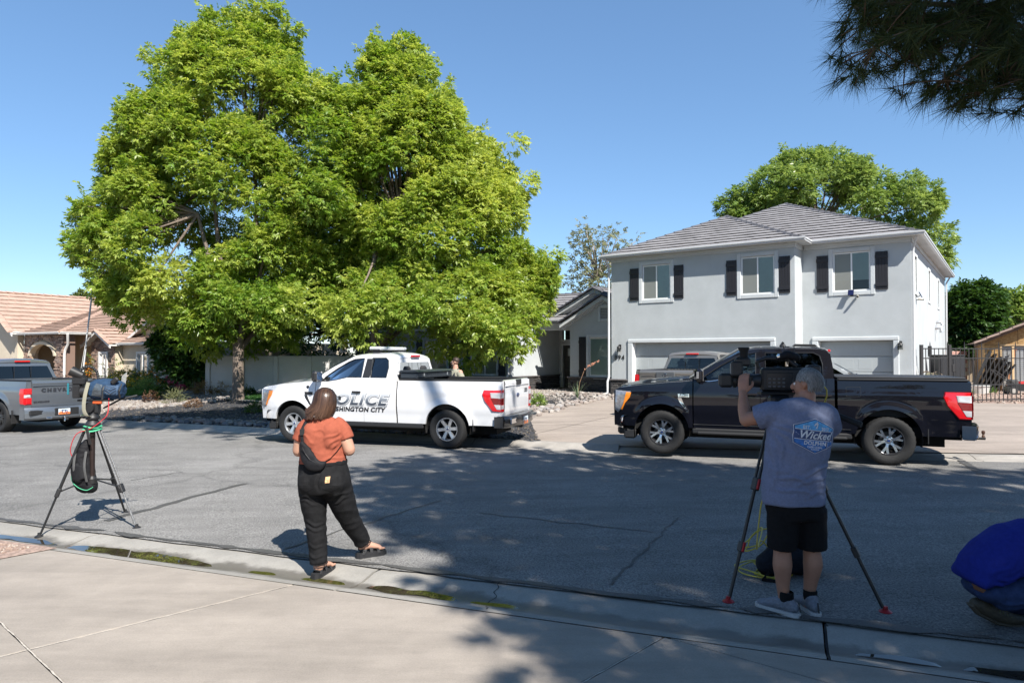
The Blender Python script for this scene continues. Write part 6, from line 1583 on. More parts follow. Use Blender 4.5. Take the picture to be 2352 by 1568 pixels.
class Pickup:
 def __init__(s, name, label, loc, heading, P):
  s.P = P; s.root = empty(name, loc, heading, label=label, cat="pickup truck")
  s.R = P.get("R", .405); s.wb = 3.69; s.nose = 4.60; s.tail = -1.17; s.arch = .49; s.sill = P.get("sill", .50)
  s.bedx = P["cab_rear"]-.03; s.rail = P.get("rail", 1.40); s.zc = s.R+.03
  s.build()
 # surfaces
 def halfw(s, x):
  w_ = .985
  if x > 3.9: w_ *= 1-.085*((x-3.9)/.7)**2
  if x < -.8: w_ *= 1-.02*((-.8-x)/.4)**2
  return w_
 def prof(s, z): return float(np.interp(z, [.40, .50, .62, .70, .74, .90, 1.08, 1.16, 1.22, 1.34, 1.44], [.925, .945, .962, .968, .985, 1.0, .997, .992, .975, .96, .945]))
 def Y(s, x, z):
  y = s.halfw(x)*s.prof(z)
  for xc in (0, s.wb):
   r = math.hypot(x-xc, z-s.zc)
   if z > s.zc-.25:
    k = (r-s.arch)/.13
    if -.2 < k < 1: y += .034*(1-max(0, k))**.6 if k < .62 else .034*(.38**.6)*max(0, (1-k)/.38)
  return y
 def zb(s, x):
  z = s.sill
  for xc in (0, s.wb):
   d = abs(x-xc)
   if d < s.arch: z = max(z, s.zc+math.sqrt(s.arch**2-d*d))
  return z
 def hoodz(s, x): return float(np.interp(x, [2.9, 3.2, 3.6, 4.1, 4.45, 4.56, 4.60], [1.41, 1.395, 1.365, 1.315, 1.265, 1.225, 1.17]))
 def ztop(s, x):
  if x > 3.12: return s.hoodz(x)-.055
  if x > s.bedx:
   b = s.P.get("belt"); return float(np.interp(x, b[0], b[1]))
  return s.rail-.02
 def stations(s, a, b):
  xs_ = set(np.round(np.arange(a, b, .06), 4)) | {a, b}
  for xc in (0, s.wb):
   for t in np.linspace(0, math.pi, 25):
    x = round(xc-s.arch*math.cos(t), 4)
    if a < x < b: xs_.add(x)
   for e in (-.001, .001):
    for q in (-s.arch, s.arch):
     x = xc+q+e
     if a < x < b: xs_.add(round(x, 4))
  return sorted(xs_)
 def panel(s, name, a, b, sg, m, rows=16, zt=None, zbot=None, parent=None, off=0.):
  P = []
  for x in s.stations(a, b):
   z0 = s.zb(x) if zbot is None else max(zbot, s.zb(x)); z1 = (zt(x) if zt else s.ztop(x)); row = []
   for k in range(rows+1):
    z = z0+(z1-z0)*k/rows; row.append((x, sg*(s.Y(x, z)+off), z))
   yl = sg*(s.Y(x, z0)+off); P.append([(x, yl-sg*.05, z0+.0)]+row+[(x, row[-1][1]-sg*.03, z1+.004), (x, row[-1][1]-sg*.07, z1+.002)])
  mb = MB().grid(P, flip=(sg > 0))
  for e in (0, -1):
   r_ = P[e]; mb.add(r_+[(p[0], p[1]-sg*.05, p[2]) for p in r_], [(i, i+1, len(r_)+i+1, len(r_)+i) for i in range(len(r_)-1)])
  return mb.build(name, m, parent or s.root, smooth=32)
 def onside(s, pts, sg, off): return [(x, sg*(s.Y(x, z)+off), z) for x, z in pts]
 def patch(s, name, poly, sg, m, parent, off=.004, th=.01, n=3):
  """a piece lying on the body side: outline (x,z), subdivided strip-wise"""
  mb = MB(); P0 = [Vector((x, z)) for x, z in poly]; c = sum(P0, Vector((0, 0)))/len(P0)
  rings = [[c+(p-c)*f for p in P0] for f in (1., .93, .6, .25)]
  V = []
  for i, r_ in enumerate(rings): V.append([(p.x, sg*(s.Y(p.x, p.y)+(off+th if i else off)), p.y) for p in r_])
  mb.grid(V, closed=True, flip=(sg < 0)); k = len(P0)
  mb.add(V[-1], [tuple(range(k)) if sg > 0 else tuple(range(k))[::-1]])
  mb.add(V[0]+[(x, y-sg*.03, z) for x, y, z in V[0]], [(i, (i+1) % k, k+(i+1) % k, k+i) for i in range(k)])
  o = mb.build(name, m, parent, smooth=40); recalc(o.data); return o
 def line(s, name, pts, sg, m, parent, r=.004, off=.002):
  out = []
  for (a, b) in zip(pts[:-1], pts[1:]):
   n = max(1, int(math.hypot(b[0]-a[0], b[1]-a[1])/.08))
   out += [(a[0]+(b[0]-a[0])*i/n, a[1]+(b[1]-a[1])*i/n) for i in range(n)]
  out.append(pts[-1]); return MB().tube(s.onside(out, sg, off), r, 5).build(name, m, parent)
 def decal(s, name, me, sg, x, z, m, parent, off=.006):
  """flat text (x right, y up as read from outside) wrapped on the side"""
  def fn(co):
   X = x - sg*co.x; Z = z+co.y; return Vector((X, sg*(s.Y(X, Z)+off+co.z), Z))
  map_mesh(me, fn); return mk(name, me, m, parent)
 # assembly
 def build(s):
  P, root = s.P, s.root; m = P["paint"]; cr = P["cab_rear"]; seams = P["doors"]
  for sg in (1, -1):
   s.panel("fender", 3.135, s.nose-.02, sg, m)
   for k, (a, b) in enumerate(zip(seams[:-1], seams[1:])):
    d = s.panel("door" if k < P["ndoor"] else "cab_corner", a+.004, b-.004, sg, m)
    if k < P["ndoor"] and (P.get("rearhandle", True) or k == len(seams)-99 or k == P["ndoor"]-1):
     hx = a+.16 if True else b-.2
     hz = 1.13
     MB().box(hx-.11, hx+.11, 0, .022, hz-.022, hz+.022, Matrix.Translation((0, sg*(s.Y(hx, hz)+.018), 0)), c=.01).build("handle", P.get("handle", m), d)
     MB().box(hx-.07, hx+.07, -.012, .006, hz-.03, hz+.012, Matrix.Translation((0, sg*(s.Y(hx, hz)), 0))).build("handle_cup", M_PLAST, d)
   s.panel("bed_side", s.tail, s.bedx-.012, sg, m)
   s.panel("rocker_trim", s.arch+.03, s.wb-s.arch-.03, sg, m if not P.get("cladding") else M_PLAST, rows=2, zt=lambda x: s.sill+.02, zbot=None, off=-.03) if False else None
   # running board / sill
   MB().box(s.arch+.05, s.wb-s.arch-.05, sg*.86, sg*.95, .40, .50, c=.02).build("sill", M_PLAST, root)
   if P.get("steps"): MB().box(.62, 3.05, sg*.88, sg*1.03, .40, .445, c=.015).build("running_board", M_PLAST, root)
   # wheel wells
   for xc in (0, s.wb):
    Pw = []
    for t in np.linspace(-.25, math.pi+.25, 17):
     cx, cz = xc-(s.arch+.012)*math.cos(t), s.zc+(s.arch+.012)*math.sin(t); Pw.append([(cx, sg*(s.Y(max(s.tail, min(s.nose-.05, cx)), max(.5, cz))-.035), cz), (cx, sg*.52, cz)])
    mb = MB().grid(Pw); mb.add([p[1] for p in Pw], [tuple(range(len(Pw)))]); mb.build("wheel_well", M_WELL, root)
   if P.get("flap"):
    MB().box(-.60, -.585, sg*.74, sg*.98, .26, .62, c=.004).build("mud_flap", M_PLAST, root); MB().box(s.wb-.60, s.wb-.585, sg*.76, sg*.98, .3, .6).build("mud_flap", M_PLAST, root)
   else: MB().box(-.575, -.56, sg*.8, sg*.96, .38, .62).build("mud_guard", M_PLAST, root)
  # underbody
  MB().box(s.tail+.1, s.nose-.25, -.80, .80, .44, .62).box(-.9, 4.2, -.45, .45, .28, .46).build("chassis", M_WELL, root)
  MB().tube([(0, -.85, s.R), (0, .85, s.R)], .06, 10).ball((0, 0, s.R), .15).tube([(s.wb, -.85, s.R), (s.wb, .85, s.R)], .05, 10).build("axle", M_STEELD, root, smooth=True)
  # hood
  Ph = []
  for x in [3.02, 3.1, 3.2, 3.4, 3.6, 3.8, 4.0, 4.2, 4.35, 4.45, 4.52, 4.56, 4.585]:
   hw = s.Y(min(x, 4.57), s.hoodz(x)-.06)-.065; row = []
   for k in range(17):
    u = -1+2*k/16; dome = .03*(1-sstep((abs(u)-.35)/.25)); z = s.hoodz(x)-.055*abs(u)**3+dome*min(1, (4.6-x)*1.5); row.append((x-.07*max(0, (x-4.2))/.4*u*u, u*hw, z))
   Ph.append(row)
  MB().grid(Ph).build("hood", m, root, smooth=50)
  # nose: grille, lights, bumper
  s.front()
  # cab
  s.cab()
  # bed
  s.bed()
  for xc in (0, s.wb):
   for sg in (1, -1): wheel(root, "wheel", xc, sg*.855, s.R, P["wheel"])
  if P.get("extra"): P["extra"](s)
 def front(s):
  P, root = s.P, s.root; m = P["paint"]
  g = MB().prism([(-.72, .72), (.72, .72), (.76, 1.0), (.70, 1.2), (-.70, 1.2), (-.76, 1.0)], s.nose-.12, s.nose-.06, 'x').build("grille", M_PLAST, root)
  for k in range(4): MB().box(s.nose-.07, s.nose-.03, -.70, .70, .80+.10*k, .83+.10*k, c=.008).build("grille_bar", P.get("grille", M_CHROME), g)
  MB().prism([(-.62, .69), (.62, .69), (.62, .72), (-.62, .72)], s.nose-.06, s.nose-.03, 'x').build("grille_surround", P.get("grille", M_CHROME), g)
  for sg in (1, -1):
   # headlight wraps the corner
   hl = [(4.25, 1.14), (4.55, 1.16), (4.57, .80), (4.50, .74), (4.43, .82), (4.36, 1.0)]
   h = s.patch("headlight", hl, sg, M_HEADL, root, off=.004, th=.012)
   s.patch("turn_signal", [(4.245, 1.12), (4.34, 1.125), (4.40, .90), (4.45, .80), (4.42, .79), (4.36, .92), (4.27, 1.03)], sg, M_AMBER, h, off=.018, th=.004)
   MB().box(s.nose-.13, s.nose-.03, sg*.62, sg*.86, .78, 1.13, c=.04).build("headlight_front", M_HEADL, h)
   s.patch("fender_badge", [(3.17, 1.13), (3.40, 1.13), (3.40, 1.06), (3.36, .99), (3.27, .86), (3.22, .86), (3.28, 1.0), (3.30, 1.05), (3.17, 1.055)][::-1] if False else [(3.19, 1.115), (3.40, 1.115), (3.39, 1.05), (3.19, 1.05)], sg, P.get("badge", M_CHROME), root, off=.003, th=.006)
   s.patch("fender_badge", [(3.33, 1.045), (3.40, 1.045), (3.37, .97), (3.26, .83), (3.22, .83), (3.30, .97)], sg, P.get("badge", M_CHROME), root, off=.003, th=.006)
  # bumper: swept bar
  bump = P.get("bumper", M_CHROME); Pb = []
  for k in range(21):
   u = -1+2*k/20; x = s.nose+.10-.30*abs(u)**3; y = u*.955
   Pb.append([(x-.10, y*.97, .44), (x, y, .46), (x+.015, y, .56), (x, y, .66), (x-.02, y, .69), (x-.12, y*.97, .70)])
  MB().grid(Pb).build("bumper", bump, root, smooth=50)
  MB().box(s.nose-.3, s.nose-.02, -.75, .75, .66, .76, c=.03).build("bumper_filler", m, root)
  MB().box(s.nose-.35, s.nose-.02, -.6, .6, .30, .46, c=.04).build("air_dam", M_PLAST, root)
  for sg in (1, -1): MB().box(s.nose-.42, s.nose-.2, sg*.7, sg*.9, .26, .44, c=.03).build("lower_valance", M_PLAST, root)
 def cab(s):
  P, root = s.P, s.root; m = P["paint"]; cr = P["cab_rear"]; zr = P.get("roof", 1.93)
  b = P["belt"]; zbelt = lambda x: float(np.interp(x, b[0], b[1]))
  yb, yt = .935, .735
  def S(x, z):   # the leaning side of the glasshouse
   k = (z-1.36)/(zr-1.36); return yb+(yt-yb)*k - (.05*max(0, (x-2.3))**1.3 if x > 2.3 else 0)*.6
  rf = 2.28        # roof front edge on the side
  outline = [(cr, zbelt(cr)-.01), (cr+.015, 1.60), (cr+.05, zr-.10), (cr+.10, zr-.045), (cr+.22, zr-.015), (1.5, zr), (2.05, zr-.005), (rf, zr-.04), (rf+.18, zr-.13), (2.75, 1.66), (3.02, 1.49), (3.14, zbelt(3.1)-.01)]
  xs_ = np.linspace(3.1, cr+.02, 14)[1:-1]; outline += [(x, zbelt(x)-.01) for x in xs_]
  wins = P["windows"]
  for sg in (1, -1):
   mb = MB().holed([outline]+wins, lambda x, z: (x, sg*S(x, z), z))
   # reveals
   for w_ in wins:
    for k in range(len(w_)):
     p, q = w_[k], w_[(k+1) % len(w_)]
     mb.add([(p[0], sg*S(*p), p[1]), (q[0], sg*S(*q), q[1]), (q[0], sg*(S(*q)-.03), q[1]), (p[0], sg*(S(*p)-.03), p[1])], [(0, 1, 2, 3)])
   mb.build("cab_side", m, root)
   for k, w_ in enumerate(wins):
    c = sum((Vector(p) for p in w_), Vector((0, 0)))/len(w_)
    g = MB().add([(x, sg*(S(x, z)-.012), z) for x, z in w_], [tuple(range(len(w_)))]).build("side_window", P["glass"][min(k, len(P["glass"])-1)], root)
    ring = [(x, sg*(S(x, z)+.003), z) for x, z in w_]; MB().tube(ring+[ring[0], ring[1]], .009, 5).build("window_seal", M_PLAST if not P.get("brightseal") else M_PLAST, g)
   if P.get("brightseal"):
    x_ = [p for p in wins[0] if p[1] < zbelt(p[0])+.08]; MB().tube([(x, sg*(S(x, z)+.008), z-.008) for x, z in sorted(x_)], .009, 6).build("belt_moulding", M_CHROME, root)
   for a_, b_ in P.get("pillars", ()):   # black B pillar covers
    MB().add([(x, sg*(S(x, z)+.003), z) for x, z in ((a_, zbelt(a_)+.015), (b_, zbelt(b_)+.015), (b_-.04, zr-.09), (a_-.04, zr-.09))], [(0, 1, 2, 3)]).build("pillar_cover", M_PLAST, root)
   # mirror
   mx = 2.98; mb = MB().box(mx-.05, mx+.10, sg*1.0, sg*1.23, 1.34, 1.57, c=.045); mr = mb.build("mirror", P.get("mirror", M_PLAST), root, smooth=30)
   MB().box(mx-.02, mx+.06, sg*.90, sg*1.02, 1.36, 1.43, c=.02).build("mirror_arm", M_PLAST, mr)
   MB().box(mx-.056, mx-.051, sg*1.02, sg*1.21, 1.36, 1.55).build("mirror_glass", M_CHROME, mr)
   if P.get("msig"): MB().box(mx+.02, mx+.06, sg*1.228, sg*1.236, 1.40, 1.52, c=.003).build("mirror_lamp", M_HEADL, mr)
  # roof skin
  prof = [(cr+.05, zr-.10), (cr+.10, zr-.045), (cr+.22, zr-.015), (1.5, zr), (2.05, zr-.005), (rf, zr-.04)]
  xs2 = sorted(set([p[0] for p in prof]+list(np.linspace(cr+.22, rf, 8)))); Pr = []
  for x in xs2:
   z = float(np.interp(x, [p[0] for p in prof], [p[1] for p in prof])); hw = S(x, z); row = []
   for k in range(15):
    u = -1+2*k/14; row.append((x+(.10*(1-u*u) if x >= rf-.001 else 0), u*hw, z+.055*(1-abs(u)**2.6)))
   Pr.append(row)
  MB().grid(Pr).build("roof", m, root, smooth=50)
  # windscreen and its frame, rear glass
  def strip(p0, p1, bow0, bow1, hw0, hw1, n=12, dz0=0, dz1=.055):
   rows = []
   for t in np.linspace(0, 1, 6):
    row = []
    for k in range(n+1):
     u = -1+2*k/n; x = (p0[0]+bow0*(1-u*u))*(1-t)+(p1[0]+bow1*(1-u*u))*t; z = (p0[1]+dz0*(1-u*u))*(1-t)+(p1[1]+dz1*(1-abs(u)**2.6))*t
     row.append((x, u*(hw0*(1-t)+hw1*t), z))
    rows.append(row)
   return rows
  ws = strip((3.10, 1.385), (rf, zr-.045), .22, .10, S(3.1, 1.40)-.01, S(rf, zr-.045)-.01)
  MB().grid(ws).build("windscreen", P["glass"][0], root, smooth=True)
  MB().box(3.0, 3.22, -.80, .80, 1.33, 1.375, c=.02).build("cowl", M_PLAST, root)
  rw = [(cr+.0, 1.36), (cr+.045, zr-.11)]
  hw0, hw1 = S(cr, 1.36), S(cr+.05, zr-.1)
  rb = MB().add([(cr, -hw0, zbelt(cr)-.05), (cr, hw0, zbelt(cr)-.05), (cr, hw0, 1.41), (cr, -hw0, 1.41)], [(0, 1, 2, 3)])
  rb.add([(cr+.04, -hw1, zr-.17), (cr+.04, hw1, zr-.17), (cr+.055, hw1, zr-.09), (cr+.055, -hw1, zr-.09)], [(0, 1, 2, 3)])
  rb.grid([[(cr+.055, -hw1+2*hw1*k/10, zr-.09) for k in range(11)], [(cr+.05, -hw1+2*hw1*k/10, zr-.10+.055*(1-abs(-1+.2*k)**2.6)) for k in range(11)]])
  for sg in (1, -1): rb.add([(cr, sg*hw0, 1.41), (cr, sg*(hw0-.1), 1.41), (cr+.04, sg*(hw1-.09), zr-.17), (cr+.04, sg*hw1, zr-.17)], [(0, 1, 2, 3)])
  rb.build("cab_back", m, root)
  g = MB().add([(cr+.006, -(hw0-.1), 1.41), (cr+.006, hw0-.1, 1.41), (cr+.046, hw1-.09, zr-.17), (cr+.046, -(hw1-.09), zr-.17)], [(0, 1, 2, 3)]).build("rear_window", P.get("rearglass", M_CGLASSD), root)
  mb = MB()
  for y in (-.22, .22): mb.box(cr-.002, cr+.0, y-.008, y+.008, 1.42, zr-.18, Matrix.Translation((0, 0, 0)))
  mb.build("slider_frame", M_PLAST, g)
  MB().box(cr+.0, cr+.05, -.2, .2, zr-.06, zr-.015, c=.012).build("brake_light", M_TAILR, root)
  # inside
  MB().box(cr+.05, 3.0, -.8, .8, .62, .70).build("cab_floor", M_SEAT, root)
  MB().box(2.75, 3.08, -.82, .82, .95, 1.36, c=.08).build("dashboard", M_SEAT, root)
  st = MB().lathe([(.19+.016*math.cos(a), .016*math.sin(a)) for a in np.linspace(0, 2*math.pi, 8)[:-1]], 20, Matrix.Translation((2.6, .40, 1.30)) @ Matrix.Rotation(rad(-65), 4, 'Y'), closed=True); st.tube([(2.6, .4, 1.3), (2.8, .4, 1.18)], .03); st.build("steering_wheel", M_SEAT, root, smooth=True)
  for (sx, ys) in ((1.95, (.40, -.40)), (1.15 if cr < 1 else 1.4, (.40, -.40))):
   for y in ys:
    mb = MB().box(sx, sx+.5, y-.25, y+.25, .75, .95, c=.05).box(-.06, .10, y-.25, y+.25, .85, 1.48, Matrix.Translation((sx, 0, 0)) @ Matrix.Rotation(rad(-8), 4, 'Y'), c=.05)
    so = mb.build("seat", M_SEAT, root); MB().box(-.03, .09, y-.13, y+.13, 1.51, 1.68, Matrix.Translation((sx-.08, 0, 0)) @ Matrix.Rotation(rad(-5), 4, 'Y'), c=.045).build("headrest", M_SEAT, so)
 def bed(s):
  P, root = s.P, s.root; m = P["paint"]; bx = s.bedx; zt = s.rail
  for sg in (1, -1):
   MB().box(s.tail+.02, bx-.02, sg*.76, sg*.915, zt-.012, zt+.02, c=.01).build("bed_rail", P.get("railm", M_PLAST), root)
   MB().box(s.tail+.02, bx-.02, sg*.755, sg*.775, .80, zt-.01).build("bed_inner", M_PLAST, root)
  MB().box(s.tail+.02, bx-.02, -.76, .76, .78, .80).build("bed_floor", M_PLAST, root)
  MB().box(bx-.04, bx-.02, -.90, .90, .80, zt-.01).build("bed_front", m, root)
  if P.get("tonneau"): MB().box(s.tail+.03, bx-.03, -.80, .80, zt+.018, zt+.05, c=.02).build("tonneau_cover", M_PLAST, root)
  # tailgate
  tx = s.tail-.0
  Pt = []
  for z, dx in ((.70, .0), (.74, -.012), (.85, -.02), (1.15, -.025), (1.25, -.02), (1.30, -.03), (zt-.05, -.035), (zt-.01, -.02), (zt+.01, .02), (zt+.01, .08)):
   Pt.append([(tx+dx-.012*(1-(u/.8)**2), u, z) for u in np.linspace(-.80, .80, 11)])
  tg = MB().grid(Pt).build("tailgate", m, root, smooth=40)
  MB().box(tx+.0, tx+.06, -.80, .80, .72, zt).build("tailgate_inner", m, tg)
  P["tail"](s, tg, tx)
  # rear corner posts
  for sg in (1, -1):
   mb = MB().add([(tx, sg*(s.Y(tx, z)-.002), z) for z in (.60, .9, 1.2, zt-.02)]+[(tx-.005, sg*.805, z) for z in (.60, .9, 1.2, zt-.02)], [(0, 1, 5, 4), (1, 2, 6, 5), (2, 3, 7, 6)]); mb.build("corner_post", m, root)

def plate(parent, M, txt="T7J"):
 o = MB().box(-.153, .153, -.077, .077, -.003, .003, M, c=.002).build("license_plate", mat("plate white", (.55, .62, .68), .4, var=.1), parent)
 MB().prism([(-.15, -.075), (.15, -.075), (.15, -.02), (.06, .0), (.0, -.03), (-.08, .01), (-.15, -.02)], .0032, .0045, 'z', M).build("plate_scene", mat("plate orange", (.6, .18, .06), .4, var=.3, scale=30), o)
 me = text_mesh(txt, .11, bold=.004, extrude=.001, spacing=1.1, name="plate_text"); me.transform(M @ Matrix.Translation((0, 0, .006))); mk("plate_text", me, M_BLUEB, o)
def back_M(x, y, z): # a flat thing on the tail, read from behind: local x -> car -y, local y -> up, normal -> -x
 return Matrix(((0, 0, -1, x), (-1, 0, 0, y), (0, 1, 0, z), (0, 0, 0, 1)))
def tail_f(s, tg, tx):
 """tall lamps with clear centre, full-width bumper"""
 P, root = s.P, s.root
 for sg in (1, -1):
  big = [(-1.165, 1.22), (-.80, 1.22), (-.775, 1.14), (-.83, 1.0), (-1.0, .79), (-1.165, .785)]
  tl = s.patch("tail_light", big, sg, M_TAILR, root, off=.004, th=.02)
  s.patch("clear_lens", [(-1.163, 1.165), (-.95, 1.165), (-.97, 1.06), (-1.163, 1.05)], sg, M_TAILW, tl, off=.026, th=.004)
  s.patch("dark_lens", [(-1.163, 1.045), (-.965, 1.055), (-1.03, .935), (-1.163, .93)], sg, M_TAILD, tl, off=.026, th=.004)
  s.patch("clear_lens", [(-1.163, .925), (-1.035, .93), (-1.09, .835), (-1.163, .83)], sg, M_TAILW, tl, off=.026, th=.004)
  mb = MB().grid([[(tx-.012, sg*y, z) for y in (.82, .90, s.Y(tx, z)+.02)] for z in np.linspace(.785, 1.22, 6)]); mb.build("tail_light_back", M_TAILR, tl)
  mb = MB().grid([[(tx-.016, sg*y, z) for y in (.84, .90, s.Y(tx, z)+.026)] for z in (.93, 1.045)]); mb.build("dark_lens", M_TAILD, tl)
  for z0, z1 in ((.84, .92), (1.055, 1.16)): MB().grid([[(tx-.016, sg*y, z) for y in (.84, .90, s.Y(tx, z)+.026)] for z in (z0, z1)]).build("clear_lens", M_TAILW, tl)
 # handle bezel and crease on the tailgate
 MB().box(tx-.075, tx-.03, -.14, .14, s.rail-.10, s.rail+.012, c=.012).build("tailgate_handle", M_PLAST, tg)
 MB().box(tx-.05, tx-.02, -.78, .78, 1.285, 1.30, c=.006).build("tailgate_crease", P["paint"], tg)
 me = MB().lathe([(0, .0), (.085, .0), (.09, -.01)], 28).mesh(); me.transform(back_M(tx-.045, 0, 1.08) @ Matrix.Diagonal((1, .5, 1, 1))); e = mk("emblem", me, M_BLUEB, tg)
 me = text_mesh("Ford", .075, shear=.3, extrude=.001, name="emblem_text"); me.transform(back_M(tx-.047, 0, 1.08)); mk("emblem_text", me, M_CHROME, e)
 # bumper
 bm = P.get("rbumper", M_CHROME); Pb = []
 for k in range(17):
  u = -1+2*k/16; x = tx-.20+.13*abs(u)**3; y = u*.98
  dip = .05 if abs(u) < .32 else 0
  Pb.append([(x+.16, y, .70), (x+.02, y, .70-dip*.3), (x-.0, y, .68-dip), (x-.015, y, .60-dip), (x, y, .50), (x+.04, y*.99, .46), (x+.18, y*.97, .46)])
 b = MB().grid(Pb, flip=True).build("rear_bumper", bm, root, smooth=40)
 for sg in (1, -1):
  MB().grid([[(tx-.075+.02, sg*.985, z), (tx+.14, sg*(.985), z)] for z in (.47, .69)]).build("bumper_end", bm, b)
  if P.get("bchrome"): MB().box(tx-.215, tx-.175, sg*.42, sg*.86, .53, .66, Matrix.Translation((.03, 0, 0)), c=.02).build("bumper_face", M_CHROME, b)
 MB().box(tx-.20, tx-.05, -.30, .30, .60, .66, c=.02).build("bumper_step", M_PLAST, b)
 plate(b, back_M(tx-.212, .0, .56))
 MB().box(tx-.15, tx+.3, -.05, .05, .40, .50, c=.01).build("hitch_receiver", M_STEELD, root)
 if P.get("ball"):
  h = MB().tube([(tx-.1, 0, .45), (tx-.25, 0, .43), (tx-.30, 0, .40), (tx-.42, 0, .40)], [(.03, .018)]*4, 8).build("hitch_bar", M_STEELD, root)
  MB().lathe([(.0, .42), (.022, .41), (.025, .44), (.014, .465), (.03, .50), (.025, .53), (0, .54)], 16, Matrix.Translation((tx-.39, 0, 0))).build("hitch_ball", mat("rusty steel", (.12, .07, .05), .5, .6), h, smooth=True)
 MB().tube([(-.2, -.55, .42), (-.9, -.62, .42), (-1.05, -.8, .40)], .04, 10).build("exhaust_pipe", M_STEELD, root, smooth=True)
 MB().tube([(.75, .35, .44), (1.35, .35, .44)], [(.14, .09)]*2, 12).build("muffler", mat("exhaust steel", (.3, .29, .28), .4, .8), root, smooth=True)
Ysty = dict(kind="y", n=6, rim=mat("rim dark grey", (.06, .06, .065), .35, .7), face=mat("machined alloy", (.62, .63, .65), .22, .95, var=.04), badge=True, rot=.26)
Ssty = dict(kind="six", n=6, rim=mat("rim silver", (.42, .43, .45), .35, .85), face=mat("silver alloy", (.60, .61, .63), .3, .8), badge=True, rot=.1)
Bsty = dict(kind="split", n=6, rim=mat("rim black", (.014, .014, .015), .3, .3), face=mat("gloss black alloy", (.018, .018, .02), .2, .4), rot=.2)
BELT = ([.5, 2.35, 2.62, 2.85, 3.2], [1.415, 1.415, 1.365, 1.325, 1.325])
CREW_W = [[(2.06, 1.44), (2.37, 1.44), (2.62, 1.385), (2.84, 1.35), (2.99, 1.35), (2.92, 1.44), (2.66, 1.62), (2.40, 1.77), (2.26, 1.825), (2.06, 1.85)],
   [(.98, 1.44), (1.90, 1.44), (1.90, 1.855), (1.12, 1.855), (1.02, 1.80), (.98, 1.66)]]
SUPER_W = [[(2.02, 1.44), (2.37, 1.44), (2.62, 1.385), (2.84, 1.35), (2.99, 1.35), (2.92, 1.44), (2.66, 1.62), (2.40, 1.77), (2.26, 1.825), (2.02, 1.85)],
   [(1.42, 1.44), (1.80, 1.44), (1.83, 1.855), (1.50, 1.855), (1.43, 1.80), (1.40, 1.66)]]
def truck_xf(rear_px, rear_py, ang, side=.99):
 """rear-left tyre contact seen at a pixel -> origin and heading (pointing away to the left)"""
 p = gp(rear_px, rear_py); f = Vector((-math.cos(ang), math.sin(ang), 0)); l = Vector((-f.y, f.x, 0))
 o_ = Vector((p.x, p.y, 0)) - l*side; z = zroad(p.x)+.02; return Vector((o_.x, o_.y, z)), math.atan2(f.y, f.x)
# black crew cab
loc, hd = truck_xf(2043, 1071, rad(20.5))
def blk_extra(s):
 root = s.root
 for sg in (1, -1):
  s.line("fuel_door", [(.42, 1.28), (.62, 1.28), (.63, 1.27), (.63, 1.13), (.62, 1.12), (.42, 1.12), (.41, 1.13), (.41, 1.27), (.42, 1.28)], sg, M_PLAST, root, r=.0025, off=.0) if sg > 0 else None
  MB().tube(s.onside([(x, .565) for x in np.linspace(.56, 3.12, 30)], sg, .004), .006, 6).build("sill_line", M_CHROME if False else M_PLAST, root)
 me = text_mesh("F-150", .055, bold=.002, extrude=.001, name="badge_text"); s.decal("badge_text", me, 1, 3.295, 1.088, M_BLACKP, root, off=.012)
 me = text_mesh("LARIAT", .028, extrude=.001, name="badge_text"); s.decal("badge_text", me, 1, 3.315, 1.06, M_BLACKP, root, off=.012)
 MB().lathe([(0, .05), (.03, .045), (.05, .02), (.055, 0)], 16, Matrix.Translation((1.6, .3, 1.975))).build("roof_antenna", M_PLAST, root, smooth=True)
 MB().prism([(.98, 1.955), (1.45, 1.975), (1.38, 2.02), (1.05, 2.01)], -.06, .06).build("roof_fin", M_PLAST, root)
Pickup("pickup_truck", "black crew cab pickup with chrome bumpers and bright alloy wheels parked at the driveway", loc, hd, dict(paint=paint("black paint", (.004, .004, .007), .5, spec=.05), cab_rear=.80, belt=BELT, windows=CREW_W, doors=[.80, .93, 1.985, 3.12][::1], ndoor=99,
  glass=[M_CGLASS, M_CGLASSD], tail=tail_f, wheel=Ysty, steps=True, tonneau=True, ball=True, brightseal=True, msig=True, extra=blk_extra, handle=MATS["black paint"], mirror=MATS["black paint"], badge=M_CHROME))
# white police extended cab
loc, hd = truck_xf(1025, 1033, rad(18.6))
M_GRAD = None
def policeprint():
 m = bpy.data.materials.new("graded lettering"); m.use_nodes = True; t = m.node_tree; b = t.nodes["Principled BSDF"]; b.inputs["Roughness"].default_value = .4
 tc = t.nodes.new("ShaderNodeTexCoord"); sp_ = t.nodes.new("ShaderNodeSeparateXYZ"); mr = t.nodes.new("ShaderNodeMapRange"); mr.inputs[1].default_value = .84; mr.inputs[2].default_value = 1.10
 r = t.nodes.new("ShaderNodeValToRGB"); r.color_ramp.elements[0].color = (.015, .02, .035, 1); r.color_ramp.elements[1].color = (.55, .57, .6, 1); e = r.color_ramp.elements.new(.45); e.color = (.12, .14, .17, 1)
 t.links.new(tc.outputs["Object"], sp_.inputs[0]); t.links.new(sp_.outputs[2], mr.inputs[0]); t.links.new(mr.outputs[0], r.inputs[0]); t.links.new(r.outputs[0], b.inputs[0]); MATS["graded lettering"] = m; return m
M_GRAD = policeprint()
